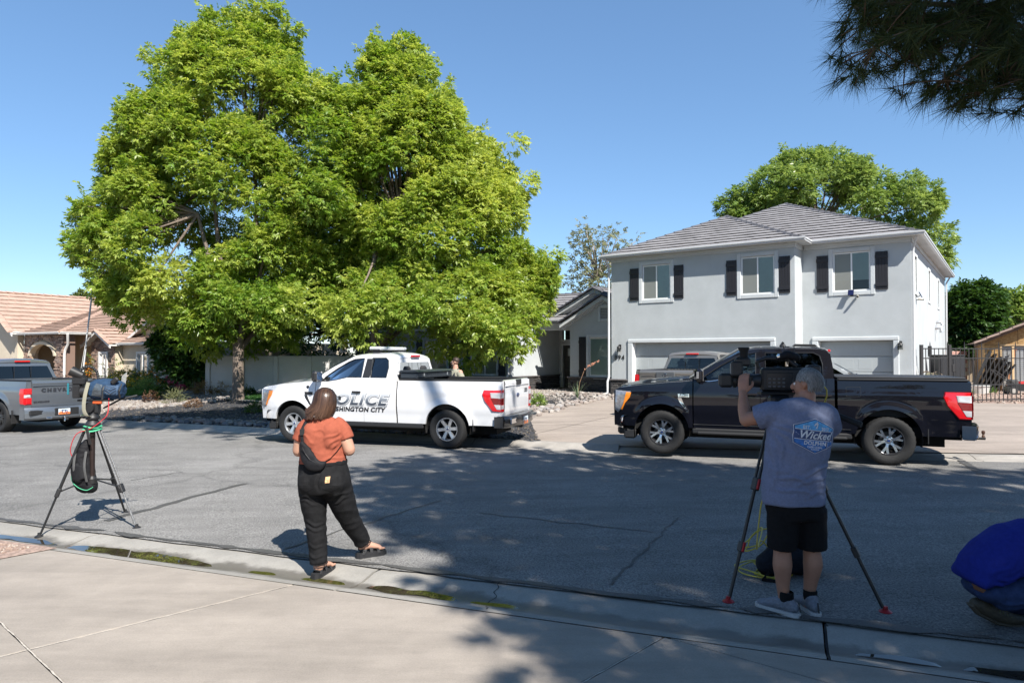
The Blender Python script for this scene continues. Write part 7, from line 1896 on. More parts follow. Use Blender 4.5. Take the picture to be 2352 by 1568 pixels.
def pol_extra(s):
 root = s.root
 for sg in (1, -1):
  for (bold, off, mm, dx, dz) in ((.024, .005, mat("letter shadow", (.26, .27, .29), .5, var=0), -.012, -.012), (.018, .007, M_WHITEP, 0, 0), (.011, .009, M_GRAD, 0, 0)):
   me = text_mesh("POLICE", .34, shear=.28, bold=bold, extrude=.0, spacing=1.12, name="lettering", wide=1.22); s.decal("lettering", me, sg, 2.13+sg*dx, .965+dz, mm, root, off=off)
  me = text_mesh("WASHINGTON CITY", .135, shear=.25, bold=.006, extrude=.0, spacing=1.08, name="lettering", wide=1.08); s.decal("lettering", me, sg, 2.15, .755, M_BLACKP, root, off=.006)
  s.patch("badge_sticker", [(3.30, 1.25), (3.36, 1.25), (3.37, 1.21), (3.33, 1.17), (3.29, 1.21)], sg, M_BLACKP, root, off=.002, th=.001)
 s.line("fuel_door", [(.78, 1.28), (.93, 1.28), (.94, 1.27), (.94, 1.13), (.93, 1.12), (.78, 1.12), (.77, 1.13), (.77, 1.27), (.78, 1.28)], 1, mat("panel gap grey", (.35, .35, .36), .6), root, r=.0025, off=.0)
 # light bar
 lb = MB().box(1.72, 2.02, -.62, .62, 2.03, 2.10, c=.03).build("light_bar", mat("clear light bar", (.45, .47, .48), .12, var=.2, scale=12, coat=1.), root, smooth=30)
 MB().box(1.75, 1.99, -.60, .60, 2.012, 2.032).build("light_bar_base", M_PLAST, lb)
 for y in (-.5, .5): MB().box(1.78, 1.96, y-.08, y+.08, 1.95, 2.015, c=.02).build("light_bar_foot", M_PLAST, lb)
 MB().tube([(1.2, .2, 1.98), (1.19, .2, 2.12)], .004, 6).build("whip_antenna", M_PLAST, root)
 # diamond-plate toolbox across the bed
 tb = MB().box(.70, 1.10, -.90, .90, 1.42, 1.56, c=.02).build("tool_box", mat("grey tread plate", (.06, .07, .08), .35, .6, var=.15, scale=60, bump=.4, bscale=120), root)
 MB().prism([(.66, 1.56), (1.14, 1.56), (1.06, 1.60), (.74, 1.60)], -.93, .93).build("tool_box_lid", MATS["grey tread plate"], tb)
 for y in (-.6, .6): MB().box(.685, .70, y-.03, y+.03, 1.47, 1.53).build("latch", M_CHROME, tb)
 me = text_mesh("POLICE", .06, bold=.003, extrude=.001, name="lettering"); me.transform(back_M(s.tail-.045, -.55, 1.18)); mk("lettering", me, M_BLACKP, root)
 me = text_mesh("WASHINGTON CITY", .026, bold=.001, extrude=.001, name="lettering"); me.transform(back_M(s.tail-.045, -.55, 1.135)); mk("lettering", me, M_BLACKP, root)
Pickup("pickup_truck", "white police pickup with grey lettering and a roof light bar at the kerb", loc, hd, dict(paint=paint("white paint", (.68, .68, .69), .3), cab_rear=1.17, belt=BELT, windows=SUPER_W, doors=[1.17, 1.93, 3.12], ndoor=2, rearhandle=False, pillars=((1.82, 2.0),),
  glass=[glass("police side glass", (.10, .12, .15), .95), M_CGLASSD], tail=tail_f, wheel=Ssty, extra=pol_extra, handle=M_PLAST, mirror=M_PLAST, rbumper=mat("dark painted bumper", (.02, .02, .022), .35, coat=.5), bchrome=True, badge=M_PLAST, bumper=M_CHROME, rearglass=glass("police rear glass", (.006, .0065, .008), .95)))
# silver crew cab with its tail towards us
def tail_s(s, tg, tx):
 P, root = s.P, s.root
 for sg in (1, -1):
  tl = s.patch("tail_light", [(-1.165, 1.20), (-1.0, 1.20), (-.985, 1.06), (-1.02, 1.0), (-1.0, .88), (-1.02, .78), (-1.165, .78)], sg, M_TAILR, root, off=.004, th=.02)
  for z0, z1, mm, wy in ((.78, .955, M_TAILR, .79), (.96, 1.035, M_TAILW, .83), (1.04, 1.20, M_TAILR, .79)):
   MB().grid([[(tx-.016, sg*y, z) for y in (wy, .88, s.Y(tx, z)+.02)] for z in (z0, z1)]).build("lens", mm, tl)
   MB().box(tx-.03, tx-.014, sg*(wy+.02), sg*.93, z0+.015, z1-.015, c=.01).build("lens_bulge", mm, tl)
 me = text_mesh("CHEVROLET", .125, bold=.006, extrude=.004, spacing=1.45, name="tailgate_letters", wide=1.25); me.transform(back_M(tx-.046, 0, 1.14)); mk("tailgate_letters", me, mat("dark emboss", (.03, .03, .035), .4), tg)
 me = text_mesh("SILVERADO", .055, bold=.003, extrude=.002, spacing=1.2, name="tailgate_letters", wide=1.2, align='LEFT'); me.transform(back_M(tx-.04, .76, .84)); mk("tailgate_letters", me, MATS["dark emboss"], tg)
 MB().box(tx-.05, tx-.02, -.78, .78, 1.25, 1.275, c=.008).build("tailgate_crease", P["paint"], tg)
 Pb = []
 for k in range(17):
  u = -1+2*k/16; x = tx-.19+.12*abs(u)**3; y = u*1.0; dip = .06 if abs(u) < .34 else 0
  Pb.append([(x+.16, y, .70), (x+.02, y, .70-dip*.2), (x, y, .67-dip), (x-.01, y, .55), (x, y, .42), (x+.05, y*.99, .37), (x+.18, y*.97, .37)])
 b = MB().grid(Pb, flip=True).build("rear_bumper", P["paint"], root, smooth=40)
 for sg in (1, -1):
  MB().grid([[(tx-.06, sg*1.0, z), (tx+.16, sg*1.0, z)] for z in (.38, .69)]).build("bumper_end", P["paint"], b)
  MB().box(tx-.20, tx-.15, sg*.50, sg*.92, .50, .63, Matrix.Translation((.03, 0, 0)), c=.02).build("corner_step", M_PLAST, b)
  MB().box(tx-.20, tx-.10, sg*.36, sg*.52, .38, .43, c=.015).build("exhaust_tip", M_CHROME, b)
 MB().box(tx-.205, tx-.17, -.32, .32, .46, .66, c=.02).build("plate_recess", M_PLAST, b); plate(b, back_M(tx-.215, .08, .56))
 MB().box(tx-.2, tx+.3, -.05, .05, .32, .42, c=.01).build("hitch_receiver", M_STEELD, root)
 MB().lathe([(.0, .30), (.02, .30), (.02, .35), (.012, .37), (.028, .41), (0, .44)], 12, Matrix.Translation((tx-.28, .1, 0))).build("hitch_ball", M_CHROME, root, smooth=True)
p = Vector((-12.62, 17.75)); f = Vector((-.89, .456)); l = Vector((-f.y, f.x)); o_ = p+f*1.27-l*.98
Pickup("pickup_truck", "silver grey pickup with black wheels, its tailgate facing the street", Vector((o_.x, o_.y, zroad(o_.x)+.02)), math.atan2(f.y, f.x), dict(paint=paint("silver grey paint", (.17, .185, .205), .3, .6), cab_rear=.80, belt=BELT, windows=CREW_W, doors=[.80, .93, 1.985, 3.12], ndoor=99,
  glass=[M_CGLASSD, M_CGLASSD], tail=tail_s, wheel=Bsty, R=.42, flap=True, handle=M_PLAST, mirror=M_PLAST, badge=M_PLAST, rearglass=glass("privacy glass", (.012, .012, .014), .9)))
# tan pickup in the driveway
def tail_n(s, tg, tx):
 P, root = s.P, s.root
 for sg in (1, -1):
  tl = s.patch("tail_light", [(-1.165, 1.28), (-1.04, 1.28), (-1.05, .84), (-1.165, .84)], sg, M_TAILR, root, off=.004, th=.015)
  MB().grid([[(tx-.012, sg*y, z) for y in (.82, s.Y(tx, z)+.015)] for z in (.98, 1.28)]).build("lens", M_TAILR, tl); MB().grid([[(tx-.012, sg*y, z) for y in (.82, s.Y(tx, z)+.015)] for z in (.84, .97)]).build("lens", M_TAILW, tl)
 MB().box(tx-.065, tx-.03, -.28, .28, 1.10, 1.36, c=.02).build("handle_panel", mat("grey handle panel", (.08, .085, .09), .4), tg)
 MB().box(tx-.075, tx-.05, -.10, .10, 1.12, 1.18, c=.008).build("tailgate_handle", M_PLAST, tg)
 me = MB().lathe([(.05+.008*math.cos(a), .008*math.sin(a)) for a in np.linspace(0, 6.28, 7)[:-1]], 20, closed=True).mesh(); me.transform(back_M(tx-.07, 0, 1.28)); e = mk("emblem", me, M_CHROME, tg)
 me = MB().box(-.06, .06, -.010, .010, 0, .006).mesh(); me.transform(back_M(tx-.072, 0, 1.28)); mk("emblem_bar", me, M_CHROME, e)
 for sg in (1, -1): MB().box(tx-.045, tx-.03, sg*.34, sg*.72, 1.24, 1.26, c=.005).build("pressed_rib", P["paint"], tg)
 MB().box(tx-.20, tx-.02, -.95, .95, .50, .68, c=.04).build("rear_bumper", M_CHROME, root)
 for k in range(14): MB().box(.74, .77, -.66+k*.1, -.63+k*.1, 1.30, 1.42).build("bed_guard_bar", M_PLAST, root)
q = at(1527, 900, 17.9); f = Vector((HN.x, HN.y)); o_ = Vector((q.x, q.y))+f*1.17
pk = Pickup("pickup_truck", "tan pickup parked nose in before the wide garage door", Vector((o_.x, o_.y, H(o_.x, o_.y)+.02)), math.atan2(f.y, f.x), dict(paint=paint("tan paint", (.20, .185, .165), .3, .4), cab_rear=.80, belt=BELT, windows=CREW_W, doors=[.80, .93, 1.985, 3.12], ndoor=99,
  glass=[M_CGLASS, M_CGLASS], tail=tail_n, wheel=Ssty, handle=M_PLAST, mirror=M_PLAST, badge=M_PLAST, rearglass=M_CGLASS, railm=M_PLAST))
pk.root.scale = (.93, .93, .90)
# dark car in front of the narrow garage: only part of it shows past the black pickup
def sedan(name, label, loc, heading, m):
 root = empty(name, loc, heading, label=label, cat="car")
 def sec(x):
  w_ = .90*(1-.16*max(0, (abs(x)-1.6)/.75)**2); z0 = .22
  zt = float(np.interp(x, [-2.3, -1.9, -1.5, 1.0, 1.6, 2.1, 2.3], [.82, .98, .99, .95, .86, .74, .60]))
  return w_, z0, zt
 Pq = []
 for x in np.linspace(-2.3, 2.3, 34):
  w_, z0, zt = sec(x); row = [(x, -w_*.94, z0), (x, -w_, z0+.2), (x, -w_*1.0, (z0+zt)/2), (x, -w_*.96, zt-.06), (x, -w_*.86, zt)]
  row += [(x, -w_*.86+2*w_*.86*k/8, zt+.03*(1-(k/4-1)**2)) for k in range(1, 8)] + [(a, -b, c) for a, b, c in row[::-1]]; Pq.append(row)
 mb = MB().grid(Pq); mb.add(Pq[0], [tuple(range(len(Pq[0])))]); mb.add(Pq[-1], [tuple(range(len(Pq[-1])))[::-1]]); mb.build("body", m, root, smooth=45)
 side = [(-1.75, .97), (-1.2, 1.36), (-.6, 1.43), (.1, 1.42), (.45, 1.36), (1.15, .94)]
 Pc = []
 for x, z in side:
  k = (z-.95)/.5; hw = .80-.20*k; Pc.append([(x, -hw, z), (x, -hw*.5, z+.03), (x, 0, z+.04), (x, hw*.5, z+.03), (x, hw, z)])
 MB().grid(Pc[1:5]).build("roof", m, root, smooth=45)
 MB().grid(Pc[4:6]).build("windscreen", M_CGLASSD, root); MB().grid(Pc[0:2]).build("rear_window", M_CGLASSD, root)
 for sg in (1, -1):
  MB().add([(x, sg*(.80-.20*(z-.95)/.5), z) for x, z in side], [tuple(range(6))]).build("side_window", M_CGLASSD, root)
  MB().box(.75, .92, sg*.86, sg*1.02, .98, 1.1, c=.03).build("mirror", m, root)
  MB().box(2.0, 2.28, sg*.45, sg*.80, .58, .70, c=.04).build("headlight", M_TAILW, root); MB().box(-2.32, -2.2, sg*.5, sg*.82, .66, .80, c=.03).build("tail_light", M_TAILR, root)
  for x in (-1.38, 1.38): wheel(root, "wheel", x, sg*.80, .32, Bsty, W=.2)
 return root
q = hp(8.3, -3.6)
sedan("parked_car", "dark blue car before the narrow garage door, mostly hidden by the black pickup", (q.x, q.y, H(q.x, q.y)+.02), rad(-36), paint("dark blue paint", (.012, .018, .035), .2))
# people
from mathutils.bvhtree import BVHTree
M_SKIN = mat("skin", (.42, .235, .165), .5, var=.08, scale=12, spec=.4)
M_SKIN2 = mat("tanned skin", (.34, .17, .11), .5, var=.1, scale=14, spec=.4)
def cloth(name, col, var=.1, rough=.9, scale=40): return mat(name, col, rough, var=var, scale=scale, bump=.25, bscale=260, spec=.15)
def strandmat(name, a, b, rough=.4):
 m = leafmat(name, a, b, rough, .05); return m
def body(parts, voxel=.011, smooth=5, wr=0., wscale=9., seed=0., balls=()):
 mb = MB()
 for p in parts:
  pts, r = p[0], p[1]; lat = p[2] if len(p) > 2 else None
  # round the ends so joints blend
  if not isinstance(r, list): r = [r]*len(pts)
  sp_, sr_ = spline(pts, 4, r) if len(pts) > 2 else (pts, r)
  mb.tube(sp_, sr_, 22, lat=lat)
  for e in (0, -1):
   q = r[e] if isinstance(r, list) else r
   if len(p) > 3 and p[3] == 'flat': continue
   a, b = q if isinstance(q, (tuple, list)) else (q, q)
   mb.ball(pts[e], min(a, b)*.98, 14, 9)
 for c, r in balls: mb.ball(c, r, 18, 12)
 me = mb.mesh(); recalc_n(me)
 return remesh(me, voxel, smooth, wr, wscale, seed)
def folds(me, segs, amp=.008, w_=.012, axes=(0, 2), front=-.0, keep=1):
 """press cloth folds along lines given in two of the local axes; only where the third axis lies on the chosen side"""
 n = len(me.vertices); co = np.empty(n*3); me.vertices.foreach_get("co", co); co = co.reshape(-1, 3); no = np.empty(n*3); me.vertices.foreach_get("normal", no); no = no.reshape(-1, 3)
 third = 3-axes[0]-axes[1]; q = co[:, list(axes)]; d = np.zeros(n); side = (co[:, third]*keep < front).astype(float)
 for (a, b, k) in segs:
  a, b = np.array(a), np.array(b); ab = b-a; t = np.clip(((q-a)@ab)/(ab@ab), 0, 1); bend = .012*np.sin(t*math.pi*2+a[0]*40)[:, None]*np.array([[-ab[1], ab[0]]])/np.linalg.norm(ab)
  r = np.linalg.norm(q-(a+t[:, None]*ab+bend), axis=1); tp = np.sin(math.pi*np.clip(t*.94+.03, 0, 1))**.5
  d += k*tp*(np.exp(-(r/w_)**2)-.55*np.exp(-(r/(2.2*w_))**2))
 me.vertices.foreach_set("co", (co+no*(d*amp*side)[:, None]).ravel()); me.update(); return me
def recalc_n(me):
 import bmesh
 b = bmesh.new(); b.from_mesh(me); bmesh.ops.recalc_face_normals(b, faces=b.faces); b.to_mesh(me); b.free()
def frame(o, yv, n):  # orthonormal: y along yv, z towards n
 y = Vector(yv).normalized(); z = Vector(n); z = (z-y*z.dot(y)).normalized(); x = y.cross(z)
 return Matrix(((x.x, y.x, z.x, o[0]), (x.y, y.y, z.y, o[1]), (x.z, y.z, z.z, o[2]), (0, 0, 0, 1)))
def hand_parts(M, curl=.6, thumb=1, s=1.):
 """palm and five separate fingers; M: wrist at origin, fingers along +y, back of the hand +z, thumb on the +x*thumb side"""
 out = []; V = lambda x, y, z: M @ Vector((x*s, y*s, z*s))
 out.append(([V(0, -.01, 0), V(0, .03, 0), V(.002*thumb, .065, .002), V(0, .092, 0)], [(.026*s, .018*s), (.033*s, .017*s), (.040*s, .015*s), (.038*s, .012*s)], tuple((M.to_3x3() @ Vector((1, 0, 0))))))
 for k, (x, L_, r) in enumerate(((.029, .072, .0092), (.010, .080, .0095), (-.009, .075, .009), (-.027, .060, .0082))):
  x *= thumb; p = [V(x, .08, 0)]; a = 0; pos = Vector((x, .088, .0))
  for j, f in enumerate((.45, .32, .23)):
   a += curl*(.55+.35*j); d = Vector((x*.06, math.cos(a), -math.sin(a))); pos = pos+d*L_*f; p.append(V(*pos))
  out.append((p, [r*s*1.08, r*s*1.05, r*s, r*s*.85]))
 out.append(([V(.018*thumb, .018, -.004), V(.045*thumb, .045, -.014), V(.055*thumb, .070, -.026), V(.052*thumb, .092, -.036)], [.015*s, .012*s, .0105*s, .009*s]))
 return out
def project(me, target, M, off=.004, d=(0, 1, 0)):
 """lay a flat printed piece on a garment: vertices (x, y) -> M gives a point, cast along d"""
 tree_ = BVHTree.FromPolygons([v.co[:] for v in target.vertices], [p.vertices[:] for p in target.polygons]); d = Vector(d)
 last = None
 for v in me.vertices:
  p = M @ Vector((v.co.x, v.co.y, 0)); hit = tree_.ray_cast(p-d*1.0, d)
  if hit[0] is not None: v.co = hit[0]-d*off; last = v.co.copy()
  elif last is not None: v.co = Vector((p.x, last.y, p.z))
 me.update(); return me
def grid_poly(poly, n=14):
 """a 2D polygon cut into a fine grid so that it can drape"""
 import bmesh
 b = bmesh.new(); b.faces.new([b.verts.new((x, y, 0)) for x, y in poly]); xs_ = [p[0] for p in poly]; ys_ = [p[1] for p in poly]
 for ax_ in (0, 1):
  lo, hi = (min(xs_), max(xs_)) if ax_ == 0 else (min(ys_), max(ys_))
  for k in range(1, n):
   v = lo+(hi-lo)*k/n; bmesh.ops.bisect_plane(b, geom=b.verts[:]+b.edges[:]+b.faces[:], plane_co=(v, 0, 0) if ax_ == 0 else (0, v, 0), plane_no=(1, 0, 0) if ax_ == 0 else (0, 1, 0))
 me = bpy.data.meshes.new("print"); b.to_mesh(me); b.free(); return me
def hair_strands(name, parent, m, paths, w0=.006):
 """paths: list of point lists -> flat tapered strips"""
 V = []; F = []; T = []
 for pts in paths:
  n = len(pts); side = None
  for i, p in enumerate(pts):
   t = (pts[min(n-1, i+1)]-pts[max(0, i-1)]).normalized(); out = Vector((p.x, p.y, 0));
   s_ = t.cross(Vector((random.uniform(-.3, .3), random.uniform(-.3, .3), random.uniform(-.3, .3)))+Vector((p.x-HC.x, p.y-HC.y, p.z-HC.z)).normalized()*1.5)
   s_ = s_.normalized()*w0*(1-.6*(i/(n-1))**2); V += [tuple(p-s_), tuple(p+s_)]
  b = len(V)-2*n; tv = random.random()
  for i in range(n-1): F.append((b+2*i, b+2*i+1, b+2*i+3, b+2*i+2)); T.append(min(1, max(0, tv*.6+.4*(i/(n-1))**2)))
 return mk(name, fast_mesh(name, np.array(V), np.array(F), np.array(T)), m, parent, smooth=60)
HC = Vector((0, 0, 0))
def face(root, M, skin_m, brow=(.06, .05, .04)):
 """eyes, brows and mouth set into a head frame: x right of the face, y out of the face, z up; scale 1 = head half-height .115"""
 for sx in (-1, 1):
  MB().ball(tuple(M @ Vector((sx*.031, .0715, .008))), .0115, 10, 8).build("eye", mat("eye white", (.7, .68, .65), .2, var=0), root, smooth=True)
  MB().ball(tuple(M @ Vector((sx*.031, .0785, .008))), .0052, 8, 6).build("iris", mat("iris", (.05, .04, .03), .1, var=0), root, smooth=True)
  MB().tube([M @ Vector((sx*.015, .088, .026)), M @ Vector((sx*.032, .087, .031)), M @ Vector((sx*.048, .076, .025))], .004, 6).build("eyebrow", mat("eyebrow", brow, .8), root)
 MB().tube([M @ Vector((-.022, .092, -.052)), M @ Vector((0, .101, -.05)), M @ Vector((.022, .092, -.052))], [(.003, .004), (.005, .006), (.003, .004)], 8).build("mouth", mat("lips", (.35, .13, .10), .5), root)
def head_parts(M):
 V = lambda x, y, z: tuple(M @ Vector((x, y, z)))
 tubes = [([V(0, .088, .012), V(0, .108, -.012), V(0, .104, -.026)], [.010, .013, .012]),       # nose
    ([V(0, .01, -.06), V(0, .05, -.085), V(0, .078, -.092)], [.05, .042, .026])]          # jaw and chin
 for sx in (-1, 1): tubes.append(([V(sx*.074, -.004, .020), V(sx*.083, -.012, .0), V(sx*.076, -.002, -.028)], [(.008, .016), (.008, .019), (.006, .010)]))
 return tubes
def head_balls(M):
 V = lambda x, y, z: tuple(M @ Vector((x, y, z))); return [(V(0, -.012, .03), (.076, .092, .088)), (V(0, .025, -.02), (.064, .068, .085))]

# woman with sling bag
wp = gp(741, 1322)
wom = empty("person", wp, label="woman in rust orange t-shirt and black jeans with a black sling bag, seen from behind", cat="person")
HMw = Matrix.Translation((.01, .015, 1.565)) @ Matrix.Rotation(rad(-12), 4, 'Z') @ Matrix.Rotation(rad(-14), 4, 'X')
sk = [([(0, 0, .92), (0, 0, 1.15), (0, 0, 1.32)], [.10, .10, .09]), ([(-.13, 0, 1.32), (0, 0, 1.33), (.13, 0, 1.32)], [.05, .06, .05]), ([(0, 0, .92), (-.09, 0, .70), (-.03, -.02, .30)], [.09, .06, .05]), ([(0, 0, .92), (.12, .05, .70), (.245, .33, .30)], [.09, .06, .05])]
sk += [([(0, 0, 1.32), (0, .0, 1.43), (.005, .01, 1.50)], [.062, .054, .056])]
sk += [([(.15, 0, 1.325), (.19, -.01, 1.25), (.232, -.015, 1.145), (.235, -.005, 1.125)], [.06, .060, .055, .053]), ([(.235, -.005, 1.13), (.19, .13, 1.17), (.115, .25, 1.215)], [.052, .043, .030])]
sk += [([(-.155, 0, 1.325), (-.195, -.005, 1.24), (-.222, .0, 1.13), (-.222, .01, 1.115)], [.06, .058, .053, .051]), ([(-.222, .01, 1.12), (-.18, .14, 1.16), (-.10, .255, 1.205)], [.05, .042, .029])]
sk += hand_parts(frame((.108, .262, 1.218), (-.7, .55, .28), (.5, .5, .3)), .5, -1, .95) + hand_parts(frame((-.095, .265, 1.208), (.7, .55, .28), (-.5, .5, .3)), .5, 1, .95)
sk += head_parts(HMw)
# feet
def foot_parts(o, ang, s=1.):
 M = Matrix.Translation(o) @ Matrix.Rotation(ang, 4, 'Z') @ Matrix.Scale(s, 4)     # toes along +y
 V = lambda x, y, z: tuple(M @ Vector((x, y, z)))
 out = [([V(0, -.055, .05), V(0, -.01, .065), V(.0, .06, .048), V(.004, .13, .030)], [(.030, .036), (.034, .045), (.038, .03), (.043, .018)], tuple(M.to_3x3() @ Vector((1, 0, 0))))]
 for k in range(5): x = .036-.018*k; y = .165-.004*k*k*.5-.004*k; out.append(([V(x, .12, .022), V(x*1.05, y, .020)], [.012 if k else .015, .008 if k else .011]))
 return out
dR = H(wp.x+.31, wp.y+.40)-wp.z+.012
LF, RF = (-.02, -.0, .045), (.31, .40, .045+dR)
aL, aR = rad(-22), rad(-58)
sk += [([(-.03, -.02, .30), (-.025, -.03, .14), (-.022, -.03, .09)], [.055, .042, .040])] + foot_parts(LF, aL) + [([(.245, .33, .30+dR), (.28, .37, .15+dR), (.292, .385, .10+dR)], [.055, .042, .040])] + foot_parts(RF, aR)
mk("body", body(sk, .0062, 4, balls=head_balls(HMw)), M_SKIN, wom)
face(wom, HMw, M_SKIN)
shirt = body([([(-.005, .0, 1.0), (-.005, .005, 1.06), (-.005, .005, 1.15), (0, .0, 1.25), (0, -.005, 1.33), (0, -.005, 1.385), (0, .0, 1.425)], [(.212, .165), (.206, .158), (.198, .148), (.200, .145), (.188, .125), (.135, .09), (.07, .066)], (1, 0, 0), 'flat'),
    ([(.10, -.005, 1.37), (.165, -.005, 1.325), (.212, -.010, 1.225)], [(.066, .066), (.074, .068), (.076, .068)], (0, 1, 0), 'flat'), ([(-.10, -.005, 1.37), (-.168, -.003, 1.32), (-.212, 0, 1.215)], [(.066, .066), (.073, .068), (.075, .067)], (0, 1, 0), 'flat'),
    ([(-.08, -.06, 1.30), (-.08, -.085, 1.20)], [.09, .07]), ([(.08, -.06, 1.30), (.08, -.085, 1.20)], [.09, .07])], .009, 6, .0045, 9, 3)
M_RUST = cloth("rust jersey", (.29, .080, .048), .08)
folds(shirt, [((.17, 1.30), (.02, 1.22), 1.3), ((.18, 1.27), (.05, 1.14), 1.2), ((.16, 1.24), (.10, 1.10), 1.), ((-.17, 1.29), (-.03, 1.20), 1.), ((-.17, 1.24), (-.10, 1.10), .9), ((-.19, 1.07), (.0, 1.04), 1.2), ((.19, 1.08), (.02, 1.05), 1.2), ((-.18, 1.03), (.12, 1.015), 1.), ((.22, 1.30), (.20, 1.23), .8), ((-.05, 1.33), (.06, 1.30), .6)], .010, .012)
mk("t_shirt", shirt, M_RUST, wom)
jeans = body([([(-.005, 0, 1.035), (0, .0, .96), (.01, -.01, .86), (.02, -.005, .77)], [(.205, .155), (.218, .17), (.236, .19), (.215, .165)], (1, 0, 0), 'flat'),
    ([(-.10, 0, .84), (-.085, .0, .66), (-.062, .0, .46), (-.040, -.015, .25), (-.028, -.025, .125)], [(.128, .15), (.112, .122), (.090, .098), (.078, .084), (.074, .080)], (1, 0, 0), 'flat'),
    ([(.115, .01, .84), (.150, .08, .66), (.192, .20, .46), (.245, .31, .25+dR), (.278, .37, .145+dR)], [(.130, .15), (.115, .125), (.092, .10), (.079, .086), (.074, .08)], (1, 0, 0), 'flat'),
    ([(-.10, -.09, .86), (-.10, -.08, .82)], [.10, .095]), ([(.12, -.09, .86), (.12, -.08, .82)], [.10, .095])], .0095, 5, .006, 8, 11)
M_JEANB = cloth("black denim", (.011, .011, .012), .3, .85, 18)
folds(jeans, [((-.19, .74), (-.03, .71), 1.3), ((-.18, .70), (-.04, .67), 1.1), ((.22, .76), (.05, .70), 1.3), ((.24, .71), (.10, .66), 1.1), ((-.13, .50), (.02, .47), 1.3), ((-.14, .45), (.02, .43), 1.2), ((.12, .50), (.29, .47), 1.3), ((.14, .45), (.30, .43), 1.2), ((-.10, .30), (.03, .27), 1.), ((-.10, .21), (.04, .19), 1.2), ((.20, .30), (.33, .28), 1.), ((.22, .22), (.34, .20), 1.1), ((.01, .98), (.015, .80), -1.5)], .013, .013)
mk("jeans", jeans, M_JEANB, wom)
# waistband, belt loop, pockets, patch, cuffs
wb_ = [(.0+.212*math.cos(a), .0+.162*math.sin(a), 1.022+.006*math.sin(a)) for a in np.linspace(0, 2*math.pi, 33)]
MB().tube(wb_, [(.018, .004)]*33, 6, lat=(0, 0, 1), cap=False).build("waistband", M_JEANB, wom)
for x in (-.10, .115):
 me = grid_poly([(x-.075, .93), (x+.075, .935), (x+.072, .82), (x, .785), (x-.07, .82)], 8); project(me, jeans, Matrix(((1, 0, 0, 0), (0, 0, 1, 0), (0, 1, 0, 0), (0, 0, 0, 1))), .003); mk("back_pocket", me, M_JEANB, wom)
me = grid_poly([(.072, .918), (.112, .922), (.108, .868), (.07, .865)], 4); project(me, jeans, Matrix(((1, 0, 0, 0), (0, 0, 1, 0), (0, 1, 0, 0), (0, 0, 0, 1))), .006); mk("pocket_patch", me, mat("tan woven patch", (.55, .33, .17), .8, var=.5, scale=70), wom)
for (c, r) in (((-.028, -.025, .127), .076), ((.278, .37, .147+dR), .076)): MB().tube([(c[0]+r*math.cos(a), c[1]+r*1.06*math.sin(a), c[2]) for a in np.linspace(0, 2*math.pi, 21)], .0045, 6, cap=False).build("cuff_hem", M_JEANB, wom)
# sandals
M_SAND = mat("black sandal", (.014, .014, .016), .7, var=.2, scale=30)
for o_, a in ((LF, aL), (RF, aR)):
 M = Matrix.Translation((o_[0], o_[1], o_[2]-.045)) @ Matrix.Rotation(a, 4, 'Z')
 out = [(-.042, -.08), (-.02, -.105), (.02, -.105), (.042, -.08), (.044, 0), (.058, .09), (.056, .155), (.03, .19), (-.01, .185), (-.045, .155), (-.052, .08), (-.044, 0)]
 sd_ = MB().prism(out, .0, .032, 'z', M).prism([(x*.96, y*.97) for x, y in out], .032, .046, 'z', M).build("sandal", M_SAND, wom)
 for y, h, w_ in ((-.045, .075, .041), (.035, .088, .046), (.105, .058, .055)):
  MB().tube([M @ Vector((w_*1.05*math.cos(t), y+(.03 if y < 0 else 0)*math.sin(t), .03+(h-.02)*math.sin(t))) for t in np.linspace(0, math.pi, 11)], [(.016, .004)]*11, 6, lat=tuple(M.to_3x3() @ Vector((0, 1, 0)))).build("strap", M_SAND, sd_)
 MB().tube([M @ Vector((.042, -.03, .06)), M @ Vector((.0, -.085, .085)), M @ Vector((-.042, -.03, .06))], [(.012, .004)]*3, 6, lat=(0, 0, 1)).build("strap", M_SAND, sd_)
# hair
HC = HMw @ Vector((0, -.01, .02)); rr = random.Random(2)
hp_ = []
for k in range(1500):
 a = rr.uniform(-2.65, 2.65)    # round the head, 0 = back
 dx, dy = math.sin(a), -math.cos(a); top = HMw @ Vector((.02+rr.uniform(-.02, .02), rr.uniform(-.05, .06), .112)); j = rr.uniform(.95, 1.09)
 pts = [top]
 for t in (.25, .5, .75, 1.):
  el = math.pi/2*(1-t); pts.append(HMw @ Vector((dx*.094*math.cos(el)*j, -.01+dy*.108*math.cos(el)*j, .018+.098*math.sin(el)*j)))
 endz = 1.435+rr.uniform(-.03, .05)+.02*abs(a)/2.6; e = pts[-1]; n_ = 4
 for i in range(1, n_+1):
  t = i/n_; pts.append(Vector((e.x+(dx*.012-.035*t*t+(.0 if dx > 0 else -.02*t))*t, e.y-.012*t-.02*t*max(0, -dy), e.z+(endz-e.z)*t)))
 hp_.append(pts)
M_HAIRB = strandmat("dark brown hair", (.008, .005, .004), (.12, .065, .042), .3)
hs = hair_strands("hair", wom, M_HAIRB, hp_, .0042)
MB().ball(tuple(HMw @ Vector((0, -.014, .03))), (.088, .102, .094), 20, 14).tube([tuple(HMw @ Vector((0, -.05, -.0))), (-.02, -.03, 1.46), (-.04, -.02, 1.43)], [(.08, .06), (.075, .05), (.05, .03)], 14, lat=(1, 0, 0)).build("hair_base", mat("hair base", (.016, .009, .007), .5, var=.3, scale=60), wom, smooth=True)
